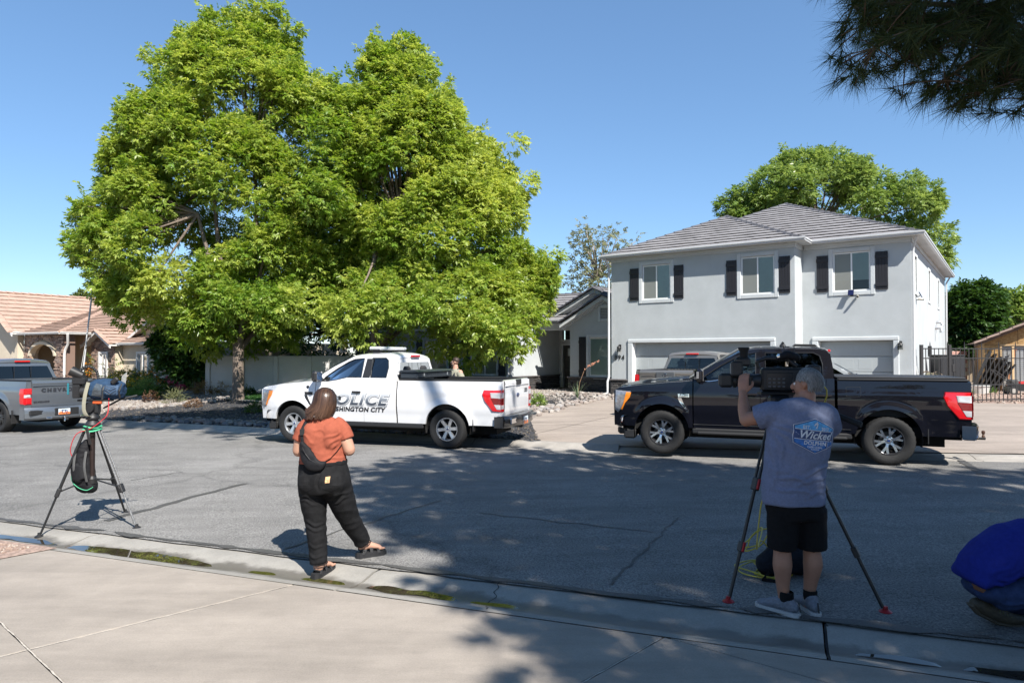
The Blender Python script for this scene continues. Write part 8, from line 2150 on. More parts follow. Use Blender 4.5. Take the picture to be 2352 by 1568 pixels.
# sunglasses pushed back above the ear
MB().tube([HMw @ Vector((.088, .0, .045)), HMw @ Vector((.098, .05, .05)), HMw @ Vector((.092, .095, .052))], .004, 6).box(-.004, .004, -.022, .022, -.018, .018, HMw @ Matrix.Translation((.094, .09, .045)), c=.003).build("sunglasses", M_PLAST, wom)
# sling bag lying on her back
slg = empty("sling_bag", wp, label="black crescent sling bag worn across the woman's back", cat="bag")
def onback(x, z, off):
 h = WT.ray_cast(Vector((x, -1, z)), Vector((0, 1, 0))); return (x, (h[0].y if h[0] is not None else -.1)-off, z)
WT = BVHTree.FromPolygons([v.co[:] for v in shirt.vertices], [p.vertices[:] for p in shirt.polygons])
cen = [(-.145, 1.205), (-.125, 1.15), (-.09, 1.085), (-.04, 1.035), (.02, 1.02), (.06, 1.04)]; hw = [.02, .05, .062, .062, .05, .015]
bagm = body([([onback(x, z, .028) for x, z in cen], [(.03*.8, h) for h in hw], (0, 1, 0))], .007, 4, .003, 14, 5)
M_BAG = cloth("black nylon", (.012, .012, .014), .2, .6)
mk("pouch", bagm, M_BAG, slg)
MB().tube([onback(x, z, .064) for x, z in [(-.13, 1.175), (-.105, 1.12), (-.06, 1.07), (.0, 1.045)]], .0035, 6).build("zip", M_PLAST, slg)
MB().tube([onback(x, z, .008) for x, z in [(-.145, 1.20), (-.155, 1.27), (-.15, 1.33), (-.135, 1.385)]]+[(-.12, .03, 1.425), (-.10, .09, 1.38)], [(.018, .004)]*6, 6, lat=(1, 0, 0)).build("strap", M_BAG, slg)
MB().tube([onback(x, z, .008) for x, z in [(.055, 1.04), (.10, 1.07), (.15, 1.13), (.185, 1.19)]], [(.011, .003)]*4, 6, lat=(1, 0, 1)).build("strap", M_BAG, slg)
q = onback(-.152, 1.30, .014); MB().box(-.022, .022, -.006, .006, -.028, .028, Matrix.Translation(q), c=.003).build("buckle", M_PLAST, slg)
ph = empty("mobile_phone", wp+Vector((.0, .36, 1.27)), label="mobile phone held in front of the woman in both hands", cat="phone")
MB().box(-.037, .037, -.004, .004, -.075, .075, Matrix.Rotation(rad(-30), 4, 'X'), c=.004).build("shell", M_PLAST, ph); MB().box(-.034, .034, -.0055, -.0045, -.07, .07, Matrix.Rotation(rad(-30), 4, 'X')).build("screen", mat("dark screen", (.02, .02, .025), .1), ph)

# cameraman
mp = gp(1834, 1408)
man = empty("person", mp, label="grey-haired cameraman in blue printed t-shirt and black shorts behind a shoulder camera", cat="person")
HMm = Matrix.Translation((.085, .03, 1.672)) @ Matrix.Rotation(rad(48), 4, 'Z') @ Matrix.Rotation(rad(-4), 4, 'X')
sk = [([(-.01, 0, .74), (0, 0, 1.10), (.04, 0, 1.42)], [.10, .10, .10]), ([(-.16, .01, 1.43), (.04, 0, 1.42), (.17, .04, 1.43)], [.05, .07, .05]), ([(-.01, 0, .78), (-.11, 0, .58)], [.08, .06]), ([(-.01, 0, .78), (.10, .02, .58)], [.08, .06])]
sk += [([(.05, -.01, 1.42), (.07, .0, 1.53), (.08, .015, 1.60)], [.070, .062, .062])]
sk += [([(-.18, .0, 1.46), (-.26, .05, 1.43), (-.335, .10, 1.405)], [.062, .057, .050]), ([(-.338, .10, 1.40), (-.33, .17, 1.48), (-.315, .24, 1.585)], [.050, .047, .031])]
sk += [([(.18, .04, 1.44), (.265, .11, 1.33), (.285, .19, 1.23)], [.055, .054, .05]), ([(.285, .20, 1.225), (.23, .33, 1.32), (.17, .42, 1.40)], [.05, .044, .031])]
sk += hand_parts(frame((-.312, .25, 1.592), (.12, .25, .95), (-.55, -.75, .2)), .42, 1, 1.12) + hand_parts(frame((.165, .425, 1.405), (-.4, .6, .5), (.5, -.5, .5)), 1.0, 1, 1.05)
sk += head_parts(HMm)
LK, RK = (-.115, .0, .50), (.105, .02, .50)
sk += [([(-.115, 0, .60), LK, (-.120, -.014, .36), (-.113, .0, .22), (-.107, .005, .12), (-.107, .005, .06)], [.070, .058, .068, .049, .037, .042]), ([(.105, .02, .60), RK, (.111, .006, .36), (.099, .02, .22), (.090, .03, .12), (.09, .03, .06)], [.070, .058, .068, .049, .037, .042])]
mbd = body(sk, .0064, 4, balls=head_balls(HMm)); mk("body", mbd, M_SKIN2, man); face(man, HMm, M_SKIN2, (.3, .28, .26))
mshirt = body([([(-.03, 0, .805), (-.03, .0, .95), (-.015, -.005, 1.12), (.01, -.01, 1.28), (.025, -.01, 1.40), (.035, -.01, 1.47), (.055, -.005, 1.52), (.066, 0, 1.548)], [(.225, .165), (.222, .165), (.222, .16), (.232, .155), (.230, .145), (.195, .12), (.125, .085), (.072, .07)], (1, 0, 0), 'flat'),
    ([(-.10, .0, 1.45), (-.19, .02, 1.455), (-.275, .06, 1.425)], [(.085, .085), (.088, .09), (.082, .088)], None, 'flat'), ([(.13, 0, 1.455), (.215, .02, 1.43), (.275, .10, 1.325)], [(.088, .088), (.094, .098), (.088, .094)], None, 'flat')], .009, 5, .0085, 6.0, 21)
folds(mshirt, [((-.20, 1.40), (-.02, 1.30), 1.3), ((-.20, 1.37), (-.06, 1.22), 1.2), ((-.19, 1.34), (-.15, 1.10), 1.4), ((-.21, 1.30), (-.20, .95), 1.3), ((.20, 1.36), (.13, 1.14), 1.), ((.21, 1.10), (-.05, 1.02), 1.4), ((.19, 1.02), (-.10, .96), 1.2), ((-.20, 1.02), (.02, .99), 1.4), ((-.22, .94), (.05, .90), 1.2), ((.18, .92), (.0, .88), 1.), ((-.24, 1.46), (-.26, 1.38), 1.), ((-.05, 1.47), (.12, 1.45), .7)], .014, .015)
M_SHB = cloth("heather blue jersey", (.155, .18, .27), .12, .9, 60); mk("t_shirt", mshirt, M_SHB, man)
shorts = body([([(-.03, 0, .90), (-.02, 0, .80), (-.01, .0, .70)], [(.205, .15), (.212, .155), (.20, .15)], (1, 0, 0), 'flat'), ([(-.10, 0, .76), (-.113, 0, .60), (-.117, .0, .475)], [(.118, .13), (.105, .12), (.100, .115)], (1, 0, 0), 'flat'), ([(.085, .005, .76), (.10, .015, .60), (.106, .02, .475)], [(.122, .13), (.110, .12), (.105, .118)], (1, 0, 0), 'flat')], .010, 4, .004, 8, 31)
mk("shorts", shorts, cloth("black shorts cloth", (.009, .009, .010), .2), man)
# socks and shoes
M_SHOE = mat("grey knit shoe", (.16, .17, .20), .8, var=.2, scale=60, bump=.3, bscale=200); M_SOLE = mat("pale sole", (.42, .41, .40), .7, var=.1)
for (o_, a) in (((-.115, .0, 0), rad(42)), ((.09, .03, 0), rad(6))):
 M = Matrix.Translation(o_) @ Matrix.Rotation(a, 4, 'Z'); V = lambda x, y, z: tuple(M @ Vector((x, y, z)))
 sh_ = body([([V(0, -.085, .065), V(0, -.03, .075), V(0, .06, .065), V(.004, .13, .048), V(.004, .185, .040)], [(.036, .045), (.042, .05), (.046, .042), (.047, .030), (.036, .02)], tuple(M.to_3x3() @ Vector((1, 0, 0)))), ([V(0, -.03, .08), V(0, -.035, .115)], [(.045, .05), (.046, .052)], tuple(M.to_3x3() @ Vector((1, 0, 0))))], .006, 3)
 s_ = mk("shoe", sh_, M_SHOE, man)
 out = [(-.040, -.10), (-.02, -.128), (.02, -.128), (.040, -.10), (.044, 0), (.054, .10), (.05, .17), (.02, .215), (-.015, .21), (-.045, .165), (-.05, .09), (-.044, 0)]
 MB().prism(out, .0, .034, 'z', M).build("sole", M_SOLE, s_); MB().prism([(-.006, 0), (.006, 0), (.006, .07), (-.006, .07)], -.001, .001, 'y', M @ Matrix.Translation((0, -.134, .04)) @ Matrix.Rotation(rad(-12), 4, 'X')).build("heel_tab", M_PLAST, s_)
 MB().lathe([(.046, .10), (.050, .125), (.048, .165), (.043, .168)], 16, M @ Matrix.Translation((0, -.03 if a > .3 else -.02, 0))).build("sock", cloth("black sock", (.01, .01, .01)), man, smooth=True)
# grey hair
HC = HMm @ Vector((0, -.01, .03)); rr = random.Random(9); hp_ = []
for k in range(2600):
 a = rr.uniform(-2.2, 2.2); el = rr.uniform(-.72, 1.5); dx, dy = math.sin(a), -math.cos(a)
 if abs(a) > 1.35 and el < .25: continue
 p = HMm @ Vector((dx*.083*math.cos(el), -.012+dy*.099*math.cos(el), .03+.095*math.sin(el))); tdir = HMm.to_3x3() @ Vector((dx*.5*max(0, math.sin(el)), dy*.5*max(0, math.sin(el))-.1, -.9+.5*max(0, el-.6))); tdir.normalize()
 o_ = (p-HC).normalized(); L_ = rr.uniform(.025, .05)*(.6 if el < -.3 else 1); hp_.append([p, p+o_*.008+tdir*L_*.5, p+o_*.010+tdir*L_])
hair_strands("hair", man, strandmat("grey hair", (.10, .095, .09), (.42, .40, .37), .45), hp_, .0030)
MB().ball(tuple(HMm @ Vector((0, -.018, .035))), (.080, .094, .088), 20, 14).build("hair_base", mat("grey hair base", (.17, .16, .15), .7, var=.4, scale=70), man, smooth=True)
# printed badge on the back of the shirt
PX = Matrix(((1, 0, 0, 0), (0, 0, 1, 0), (0, 1, 0, 0), (0, 0, 0, 1)))
def printed(name, me, off, m, M=None):
 if M is not None: me.transform(M)
 project(me, mshirt, PX, off); return mk(name, me, m, man)
Cb = Matrix.Translation((.062, 1.312, 0)) @ Matrix.Rotation(rad(-6), 4, 'Z')
hexa = [(-.150, .065), (-.005, .118), (.150, .060), (.150, -.055), (.005, -.118), (-.150, -.055)]
M_P1, M_P2, M_P3 = mat("print sky blue", (.10, .34, .62), .8, var=.3, scale=40), mat("print navy", (.045, .07, .17), .8, var=.2, scale=40), mat("print mid blue", (.04, .15, .42), .8, var=.25, scale=40)
M_PW = mat("print white", (.62, .63, .66), .8, var=.2, scale=90)
printed("shirt_print", grid_poly([(x*1.045, y*1.05) for x, y in hexa], 16), .0045, M_PW, Cb)
printed("shirt_print", grid_poly([(x*1.02, y*1.025) for x, y in hexa], 16), .0055, M_P2, Cb)
printed("shirt_print", grid_poly([(-.146, .062), (-.005, .114), (.146, .058), (.146, .040), (-.146, .045)], 14), .0065, M_P1, Cb)
printed("shirt_print", grid_poly([(-.146, -.028), (.146, -.030), (.146, -.053), (.005, -.114), (-.146, -.053)], 14), .0065, M_P3, Cb)
printed("shirt_print", grid_poly([(-.146, .040), (.146, .035), (.146, .039), (-.146, .044)], 14), .0072, M_PW, Cb); printed("shirt_print", grid_poly([(-.146, -.026), (.146, -.028), (.146, -.032), (-.146, -.030)], 14), .0072, M_PW, Cb)
for (tx_, sz, sh__, bo, x, y) in (("EST.", .030, 0, .0008, -.068, .058), ("2012", .030, 0, .0008, .072, .054), ("Wicked", .076, .35, .0018, .0, .004), ("DOLPHIN", .038, 0, .0012, .004, -.052), ("CAPE CORAL", .019, 0, .0006, .004, -.079), ("FLORIDA", .015, 0, .0004, .004, -.095)):
 me = text_mesh(tx_, sz, shear=sh__, bold=bo, extrude=0, spacing=1.05, name="shirt_lettering"); printed("shirt_lettering", me, .009, M_PW, Cb @ Matrix.Translation((x, y, 0)))
dol = [(-.022, .0), (-.012, .024), (.004, .034), (.010, .046), (.013, .032), (.020, .022), (.017, .0), (.010, -.016), (.016, -.026), (.0, -.022), (-.010, -.028), (-.002, -.016), (.006, .0), (.004, .012), (-.006, .010), (-.014, -.002)]
printed("shirt_emblem", grid_poly([(x*.75, y*.75+.072) for x, y in dol], 6), .009, M_PW, Cb)

# crouching man at the right edge
cp = gp(2287, 1437)
cro = empty("person", cp, label="man in royal blue shirt and blue jeans crouching low in work boots", cat="person")
HMc = Matrix.Translation((.74, .02, .60)) @ Matrix.Rotation(rad(-90), 4, 'Z') @ Matrix.Rotation(rad(-55), 4, 'X')
sk = [([(.10, 0, .46), (.30, 0, .52), (.46, 0, .56)], [.10, .11, .10]), ([(.46, -.17, .56), (.46, 0, .57), (.46, .17, .58)], [.06, .08, .06]), ([(.46, 0, .58), (.60, 0, .62), (.68, .01, .62)], [.08, .062, .06]), ([(.46, .17, .58), (.58, .20, .40), (.62, .18, .30)], [.06, .055, .05]), ([(.62, .18, .30), (.70, .10, .20), (.76, .05, .12)], [.05, .043, .03]), ([(.46, -.17, .56), (.60, -.22, .40), (.64, -.2, .30)], [.06, .055, .05]), ([(.64, -.2, .30), (.72, -.12, .20), (.78, -.06, .12)], [.05, .043, .03])]
sk += hand_parts(frame((.765, .045, .115), (.7, -.3, -.5), (.3, .2, .9)), .5, 1, 1.05) + hand_parts(frame((.785, -.055, .115), (.7, .3, -.5), (.3, -.2, .9)), .5, -1, 1.05) + head_parts(HMc)
mk("body", body(sk, .008, 4, balls=head_balls(HMc)), M_SKIN2, cro); face(cro, HMc, M_SKIN2)
cshirt = body([([(-.185, 0, .315), (-.155, 0, .35), (-.10, 0, .395), (.0, 0, .46), (.11, 0, .53), (.25, 0, .58), (.40, 0, .60), (.52, 0, .62)], [(.165, .045), (.18, .085), (.19, .12), (.20, .155), (.21, .16), (.21, .145), (.19, .125), (.09, .07)], (0, 1, 0), 'flat'), ([(.40, .13, .57), (.50, .18, .50), (.56, .20, .42)], [.09, .085, .078], None, 'flat'), ([(.40, -.13, .56), (.51, -.19, .50), (.58, -.21, .42)], [.09, .085, .078], None, 'flat')], .009, 5, .010, 5.5, 41)
folds(cshirt, [((.30, .47), (.02, .36), 1.4), ((.32, .52), (.05, .43), 1.3), ((.30, .44), (.10, .37), 1.3), ((-.12, .33), (.08, .335), 1.4), ((-.10, .37), (.06, .40), 1.2), ((-.15, .40), (.0, .50), .8), ((.28, .60), (.10, .58), .8), ((-.05, .30), (.06, .31), 1.2)], .018, .014, front=.05)
mk("shirt", cshirt, cloth("royal blue jersey", (.016, .026, .22), .12), cro)
cj = body([([(-.135, 0, .275), (-.08, 0, .255), (.04, 0, .25)], [(.155, .05), (.175, .075), (.165, .085)], (0, 1, 0)), ([(.0, -.09, .235), (.20, -.13, .31), (.44, -.15, .42)], [.092, .092, .078]), ([(.46, -.15, .42), (.37, -.15, .22), (.275, -.15, .035)], [.078, .066, .062], None, 'flat'), ([(.0, .09, .25), (.20, .13, .20), (.40, .15, .12)], [.085, .082, .075]), ([(.40, .15, .10), (.22, .15, .085), (.03, .12, .13)], [.07, .06, .045])], .010, 4, .006, 8, 51)
folds(cj, [((-.05, .22), (.12, .20), 1.3), ((.05, .30), (.22, .26), 1.2), ((.20, .40), (.30, .28), 1.1), ((.26, .20), (.40, .22), 1.3), ((.24, .12), (.36, .13), 1.3)], .014, .012, front=.05)
M_DEN = cloth("blue denim", (.030, .048, .115), .25, .9, 30); mk("jeans", cj, M_DEN, cro)
MB().tube([(.275+.066*math.cos(a), -.15+.066*math.sin(a), .034) for a in np.linspace(0, 6.29, 19)], .006, 6, cap=False).build("cuff_hem", mat("denim seam", (.05, .06, .11), .9), cro)
M_BOOT = mat("brown work boot", (.055, .042, .025), .6, var=.3, scale=20, bump=.3, bscale=80)
b1_ = body([([(-.135, .0, .155), (-.10, .0, .14), (.0, .0, .085), (.10, .0, .05), (.17, .0, .042)], [(.042, .045), (.047, .058), (.047, .056), (.050, .044), (.040, .032)], (0, 1, 0)), ([(-.06, .02, .13), (.02, .06, .17)], [.05, .05])], .007, 3); bo = mk("boot", b1_, M_BOOT, cro)
MB().tube([(-.175, .0, .15), (-.12, .0, .085), (.0, .0, .028), (.10, .0, .010), (.19, .0, .016)], [(.042, .012)]*5, 8, lat=(0, 1, 0)).build("boot_sole", mat("tan boot sole", (.09, .07, .045), .8, var=.2), bo)
for k in range(5): MB().tube([(.0+.026*k, -.045, .11-.012*k), (.01+.026*k, -.02, .135-.014*k), (.01+.026*k, .03, .14-.014*k)], .004, 5).build("lace", mat("olive lace", (.12, .11, .04), .8), bo)
b2_ = body([([(.235, -.15, .075), (.30, -.15, .07), (.40, -.15, .05), (.47, -.15, .04)], [(.042, .05), (.048, .055), (.050, .042), (.04, .03)], (0, 1, 0)), ([(.265, -.15, .06), (.272, -.15, .13)], [.055, .056])], .007, 3); bo = mk("boot", b2_, mat("tan work boot", (.13, .10, .06), .6, var=.3, scale=20), cro)
MB().prism([(.19, -.10), (.19, -.20), (.34, -.205), (.50, -.19), (.51, -.12), (.34, -.095)], .0, .028, 'z').build("boot_sole", MATS["tan boot sole"], bo)
me = grid_poly([(.01, .175), (.16, .20), (.15, .27), (.0, .25)], 6); project(me, cj, PX, .004); mk("pocket", me, M_DEN, cro)
MB().tube([(-.175, -.02, .285), (-.15, -.09, .275), (-.10, -.14, .26), (-.02, -.17, .25)], [(.016, .004)]*4, 6, lat=(0, 0, 1)).build("belt", mat("brown leather", (.16, .065, .03), .6), cro)

# officer beyond the white pickup
op = at(1046, 900, 17.0); op.z = H(op.x, op.y)+.02
off_ = empty("person", op, rad(42), label="bearded man with sunglasses and dark vest standing beyond the white pickup bed", cat="person")
HMo = Matrix.Translation((-.01, 0, 1.66)) @ Matrix.Rotation(rad(40), 4, 'Z')
sk = [([(0, 0, 1.15), (0, 0, 1.40), (0, 0, 1.58)], [.09, .085, .06]), ([(0, -.2, 1.40), (0, 0, 1.40), (0, .2, 1.40)], [.05, .07, .05]), ([(0, .2, 1.42), (0, .26, 1.18), (.0, .25, 1.10)], [.06, .055, .05]), ([(0, .25, 1.10), (-.12, .2, .98), (-.2, .14, .98)], [.05, .04, .03]), ([(0, -.2, 1.42), (0, -.26, 1.18), (0, -.25, 1.10)], [.06, .055, .05]), ([(0, -.25, 1.10), (-.12, -.2, .98), (-.2, -.14, .98)], [.05, .04, .03])]
sk += hand_parts(frame((-.2, .14, .98), (-.8, -.5, 0), (0, .2, .9)), .7, 1, 1.05) + hand_parts(frame((-.2, -.14, .98), (-.8, .5, 0), (0, -.2, .9)), .7, -1, 1.05) + head_parts(HMo)
mk("body", body(sk, .008, 4, balls=head_balls(HMo)), M_SKIN, off_); face(off_, HMo, M_SKIN)
mk("shirt", body([([(0, 0, .95), (0, 0, 1.15), (0, 0, 1.33), (0, 0, 1.44), (0, 0, 1.50)], [(.18, .14), (.185, .14), (.20, .145), (.17, .11), (.075, .07)], (0, 1, 0), 'flat'), ([(0, .15, 1.41), (0, .24, 1.30), (0, .26, 1.20)], [.08, .08, .07], None, 'flat'), ([(0, -.15, 1.41), (0, -.24, 1.30), (0, -.26, 1.20)], [.08, .08, .07], None, 'flat')], .012, 4, .004), cloth("khaki shirt cloth", (.27, .26, .20)), off_)
mk("vest", body([([(0, 0, 1.02), (0, 0, 1.15), (0, 0, 1.33)], [(.195, .16), (.20, .165), (.195, .165)], (0, 1, 0), 'flat'), ([(-.14, .09, 1.30), (0, .095, 1.475), (.12, .09, 1.30)], [(.03, .03)]*3), ([(-.14, -.09, 1.30), (0, -.095, 1.475), (.12, -.09, 1.30)], [(.03, .03)]*3)], .012, 3), cloth("navy vest cloth", (.012, .014, .022)), off_)
mk("trousers", body([([(0, 0, 1.0), (0, 0, .86)], [(.18, .14), (.18, .15)], (0, 1, 0), 'flat'), ([(0, .09, .88), (0, .10, .5), (0, .10, .08)], [.10, .08, .07], None, 'flat'), ([(0, -.09, .88), (0, -.10, .5), (0, -.10, .08)], [.10, .08, .07], None, 'flat')], .014, 3), cloth("dark trousers", (.03, .03, .032)), off_)
for y in (.1, -.1): MB().box(-.2, .09, y-.05, y+.05, 0, .1, c=.03).build("boot", M_PLAST, off_)
MB().ball(tuple(HMo @ Vector((0, -.02, .045))), (.082, .094, .085), 18, 12).build("hair", mat("brown hair", (.035, .02, .012), .6, var=.3, scale=80), off_, smooth=True)
MB().tube([HMo @ Vector((-.058, .045, -.055)), HMo @ Vector((0, .085, -.088)), HMo @ Vector((.058, .045, -.055))], [(.014, .03), (.022, .035), (.014, .03)], 10).build("beard", MATS["brown hair"], off_, smooth=True)
g = MB()
for sx in (-1, 1): g.box(-.02, .02, -.004, .004, -.014, .014, HMo @ Matrix.Translation((sx*.030, .096, .010)), c=.003); g.tube([HMo @ Vector((sx*.05, .092, .012)), HMo @ Vector((sx*.078, .0, .012))], .003, 5)
g.box(-.012, .012, -.003, .003, -.003, .003, HMo @ Matrix.Translation((0, .10, .014))); g.build("sunglasses", M_PLAST, off_)
# tripods, cameras, cables, bags
M_CARB = mat("carbon tube", (.020, .020, .021), .35, .2, var=.3, scale=60); M_TUBE2 = mat("checked carbon tube", (.20, .20, .20), .4, .4, var=.7, scale=90)
M_RED = mat("red anodised", (.34, .015, .02), .4, .3, var=.1); M_CAMB = mat("camera black", (.012, .012, .013), .5, var=.2, scale=40); M_GRNS = mat("mint strap", (.05, .32, .17), .7, var=.15)
def leg(parent, top, foot, r=.017, twin=True, clamp=.52, m_up=None, m_lo=None, m_clamp=None, pad=None, low=None):
 top, foot = Vector(top), Vector(foot); d = foot-top; t = d.normalized(); s_ = t.cross(Vector((0, 0, 1)))
 s_ = s_.normalized()*.022 if s_.length > 1e-3 else Vector((.022, 0, 0))
 k = top+d*clamp; mb = MB()
 if twin: mb.tube([top+s_, k+s_], r*.62, 10).tube([top-s_, k-s_], r*.62, 10)
 else: mb.tube([top, k], r, 12)
 lg = mb.build("leg", m_up or M_CARB, parent, smooth=True)
 MB().tube([k-t*.04, foot-t*.04], r*.72, 10).build("lower_tube", m_lo or M_CARB, lg, smooth=True)
 rot = t.to_track_quat('Z', 'Y').to_matrix().to_4x4()
 MB().box(-.032, .032, -.022, .022, -.05, .05, Matrix.Translation(k) @ rot, c=.008).build("clamp", M_PLAST, lg)
 if m_clamp: MB().box(.020, .040, -.014, .014, -.045, .04, Matrix.Translation(k) @ rot, c=.006).build("lever", m_clamp, lg)
 if low:
  k2 = top+d*low; MB().box(-.026, .026, -.02, .02, -.04, .04, Matrix.Translation(k2) @ rot, c=.006).build("clamp", M_PLAST, lg)
  if m_clamp: MB().box(.016, .034, -.012, .012, -.04, .035, Matrix.Translation(k2) @ rot, c=.005).build("lever", m_clamp, lg)
 MB().lathe([(0, .0), (.045, .0), (.045, .012), (.018, .03), (.016, .05), (0, .05)], 18, Matrix.Translation((foot.x, foot.y, foot.z))).build("foot", pad or M_PLAST, lg, smooth=True)
 return lg
# tripod and camera under the blue cover
f1, f2, f3 = gp(90, 1233), gp(314, 1213), gp(288, 1178); c3 = (f1+f2+f3)/3
ax = at(213, 978, c3.y-.15); apex = Vector((ax.x, ax.y, ax.z))
trip = empty("tripod", apex, label="black camera tripod with mint green strap standing in the gutter", cat="tripod")
L = lambda v: Vector(v)-apex
for f_, m_lo in ((f1, M_CARB), (f2, M_TUBE2), (f3, M_CARB)):
 d = (f_-apex); d.z = 0; d = d.normalized()*.07
 leg(trip, d+Vector((0, 0, -.02)), L(f_), .017, twin=(m_lo is M_TUBE2), clamp=.60, m_up=m_lo, m_lo=m_lo)
MB().tube([(0, 0, .05), (0, 0, -.62)], .028, 14).build("centre_column", mat("bronze column", (.05, .035, .032), .35, .6), trip, smooth=True)
sp0 = Vector((0, 0, -.60))
mb = MB()
for f_ in (f1, f2, f3):
 d = (f_-apex)*.60; d2 = (f_-apex); d2.z = 0; mb.tube([sp0, d+d2.normalized()*.02], .009, 8)
mb.build("spreader", M_CARB, trip); MB().lathe([(0, -.66), (.045, -.655), (.05, -.60), (.03, -.57), (0, -.57)], 14).build("spreader_hub", M_PLAST, trip, smooth=True)
MB().lathe([(0, -.06), (.055, -.06), (.075, -.02), (.085, .02), (.06, .06), (.05, .075), (0, .075)], 20).build("bowl", M_PLAST, trip, smooth=True)
hd_ = MB().lathe([(0, .075), (.07, .075), (.075, .10), (.06, .13), (.06, .17), (0, .17)], 20).box(-.075, .075, -.05, .05, .14, .27, c=.02).build("fluid_head", M_CAMB, trip, smooth=30)
MB().lathe([(0, -.02), (.05, -.02), (.055, 0), (.05, .02), (0, .02)], 16, Matrix.Translation((0, -.062, .21)) @ Matrix.Rotation(math.pi/2, 4, 'X')).build("drag_dial", M_PLAST, hd_, smooth=True)
MB().box(.02, .13, -.05, -.03, .255, .285, c=.006).build("red_mount", mat("orange red plate", (.45, .08, .02), .5), hd_)
MB().box(-.16, .22, -.045, .045, .285, .305, c=.006).build("camera_plate", M_CAMB, hd_)
MB().tube([(.1, .03, .2), (.26, .10, .30), (.42, .16, .34)], [.010, .011, .013], 8).build("pan_bar", M_CAMB, hd_, smooth=True)
for k, (z, r) in enumerate(((-.005, .088), (-.04, .094))):
 ring = [(r*math.cos(a), r*math.sin(a), z+.012*math.sin(2*a+k)) for a in np.linspace(0, 2*math.pi, 25)]
 MB().tube(ring, [(.003, .013)]*25, 6, lat=None, cap=False).build("green_strap", M_GRNS, trip)
MB().tube([(-.01, -.10, .0), (.02, -.105, -.12), (.03, -.09, -.2)], [(.018, .003)]*3, 6, lat=(1, 0, 0)).build("webbing", M_PLAST, trip)
# camera with cover
cb = Vector((0, 0, .305)); cmr = empty("video_camera", apex+cb, label="video camera in a blue rain cover on the left tripod with a black bead arm", cat="camera")
cmr.rotation_euler = (0, 0, rad(8))
M_BLUC = cloth("blue cover cloth", (.022, .048, .095), .25, .8, 20); M_MESHC = mat("clear cover window", (.06, .075, .09), .25, var=.3, scale=30)
cov = body([([(-.02, 0, .10), (.06, 0, .115), (.16, 0, .115), (.27, 0, .105), (.33, 0, .10)], [(.095, .095), (.105, .115), (.10, .12), (.10, .105), (.08, .08)], (0, 1, 0), 'flat')], .008, 2, .007, 12, 71)
mk("rain_cover", cov, M_BLUC, cmr)
me = grid_poly([(.02, .05), (.12, .03), (.14, .17), (.07, .19)], 6); project(me, cov, PX, .004); mk("clear_window", me, M_MESHC, cmr)
me = grid_poly([(.17, .06), (.30, .055), (.31, .16), (.18, .17)], 6); project(me, cov, PX, .012); mk("side_pocket", me, mat("blue pocket", (.035, .07, .13), .8, var=.2), cmr)
for x, z0, z1 in ((.15, .0, .22), (.325, .02, .18)): MB().tube([(x, -.125 if x < .3 else -.09, z0), (x, -.122, (z0+z1)/2), (x, -.05, z1)], [(.010, .003)]*3, 6, lat=(1, 0, 0)).build("strap", M_PLAST, cmr)
for k in range(3): MB().tube([(.17, -.13, .16-.03*k), (.24, -.138, .13-.035*k), (.30, -.13, .16-.03*k)], .003, 5).build("bungee", M_PLAST, cmr)
MB().tube([(-.14, -.02, .09), (-.02, -.02, .09)], [.062, .06], 18).box(-.19, -.11, -.085, .05, .02, .17, c=.01).build("lens_hood", M_CAMB, cmr, smooth=30)
MB().tube([(-.191, -.03, .09), (-.186, -.03, .09)], [.04, .045], 18).build("lens", mat("lens coating", (.02, .015, .03), .05, coat=1.), cmr)
MB().box(-.235, -.215, -.098, -.082, .06, .19, c=.004).build("teal_flap", mat("teal cloth", (.01, .14, .18), .7), cmr)
MB().box(-.20, -.06, -.075, .02, .17, .25, c=.012).build("monitor", M_CAMB, cmr)
MB().tube([(-.215, -.05, .33), (-.10, -.03, .27)], [.058, .045], 14).box(-.20, -.08, -.07, .03, .235, .29, c=.015).build("viewfinder", M_CAMB, cmr, smooth=30)
arm = [(-.135, 0, .335), (-.10, 0, .365), (-.05, 0, .375), (0, 0, .36), (.035, 0, .32), (.05, 0, .27), (.055, 0, .22)]
for i in range(6):
 for h in (0, .5):
  p = Vector(arm[i]).lerp(Vector(arm[i+1]), h); MB().ball(tuple(p), .0175, 10, 8).build("arm_bead", M_PLAST, cmr, smooth=True)
MB().box(-.045, .045, -.02, .02, -.028, .028, Matrix.Translation((.27, -.10, .215)) @ Matrix.Rotation(rad(-45), 4, 'Y'), c=.012).build("control_box", M_CAMB, cmr)
MB().tube([(.13, 0, .2), (.12, 0, .36)], [.010, .007], 8).build("antenna", M_PLAST, cmr, smooth=True)
for k in range(5): MB().tube([(.29+.01*k, .03, .16), (.30+.012*k, .03, .27+.01*k)], .003, 5).build("aerial_rod", M_ALU, cmr)
MB().tube(spline([(.0, -.12, .20), (-.03, -.13, .05), (-.045, -.12, -.10), (-.02, -.10, -.18), (.0, -.06, -.19)], 5), [(.02, .003)]*21, 6, lat=(1, 0, 0)).build("khaki_strap", mat("khaki webbing", (.27, .26, .20), .9), cmr)
MB().tube([(-.06, 0, .20), (.10, 0, .235), (.24, 0, .205)], [.015, .018, .015], 8).build("top_handle", M_PLAST, cmr, smooth=True)
rc = apex+Vector((.20, -.03, .33))
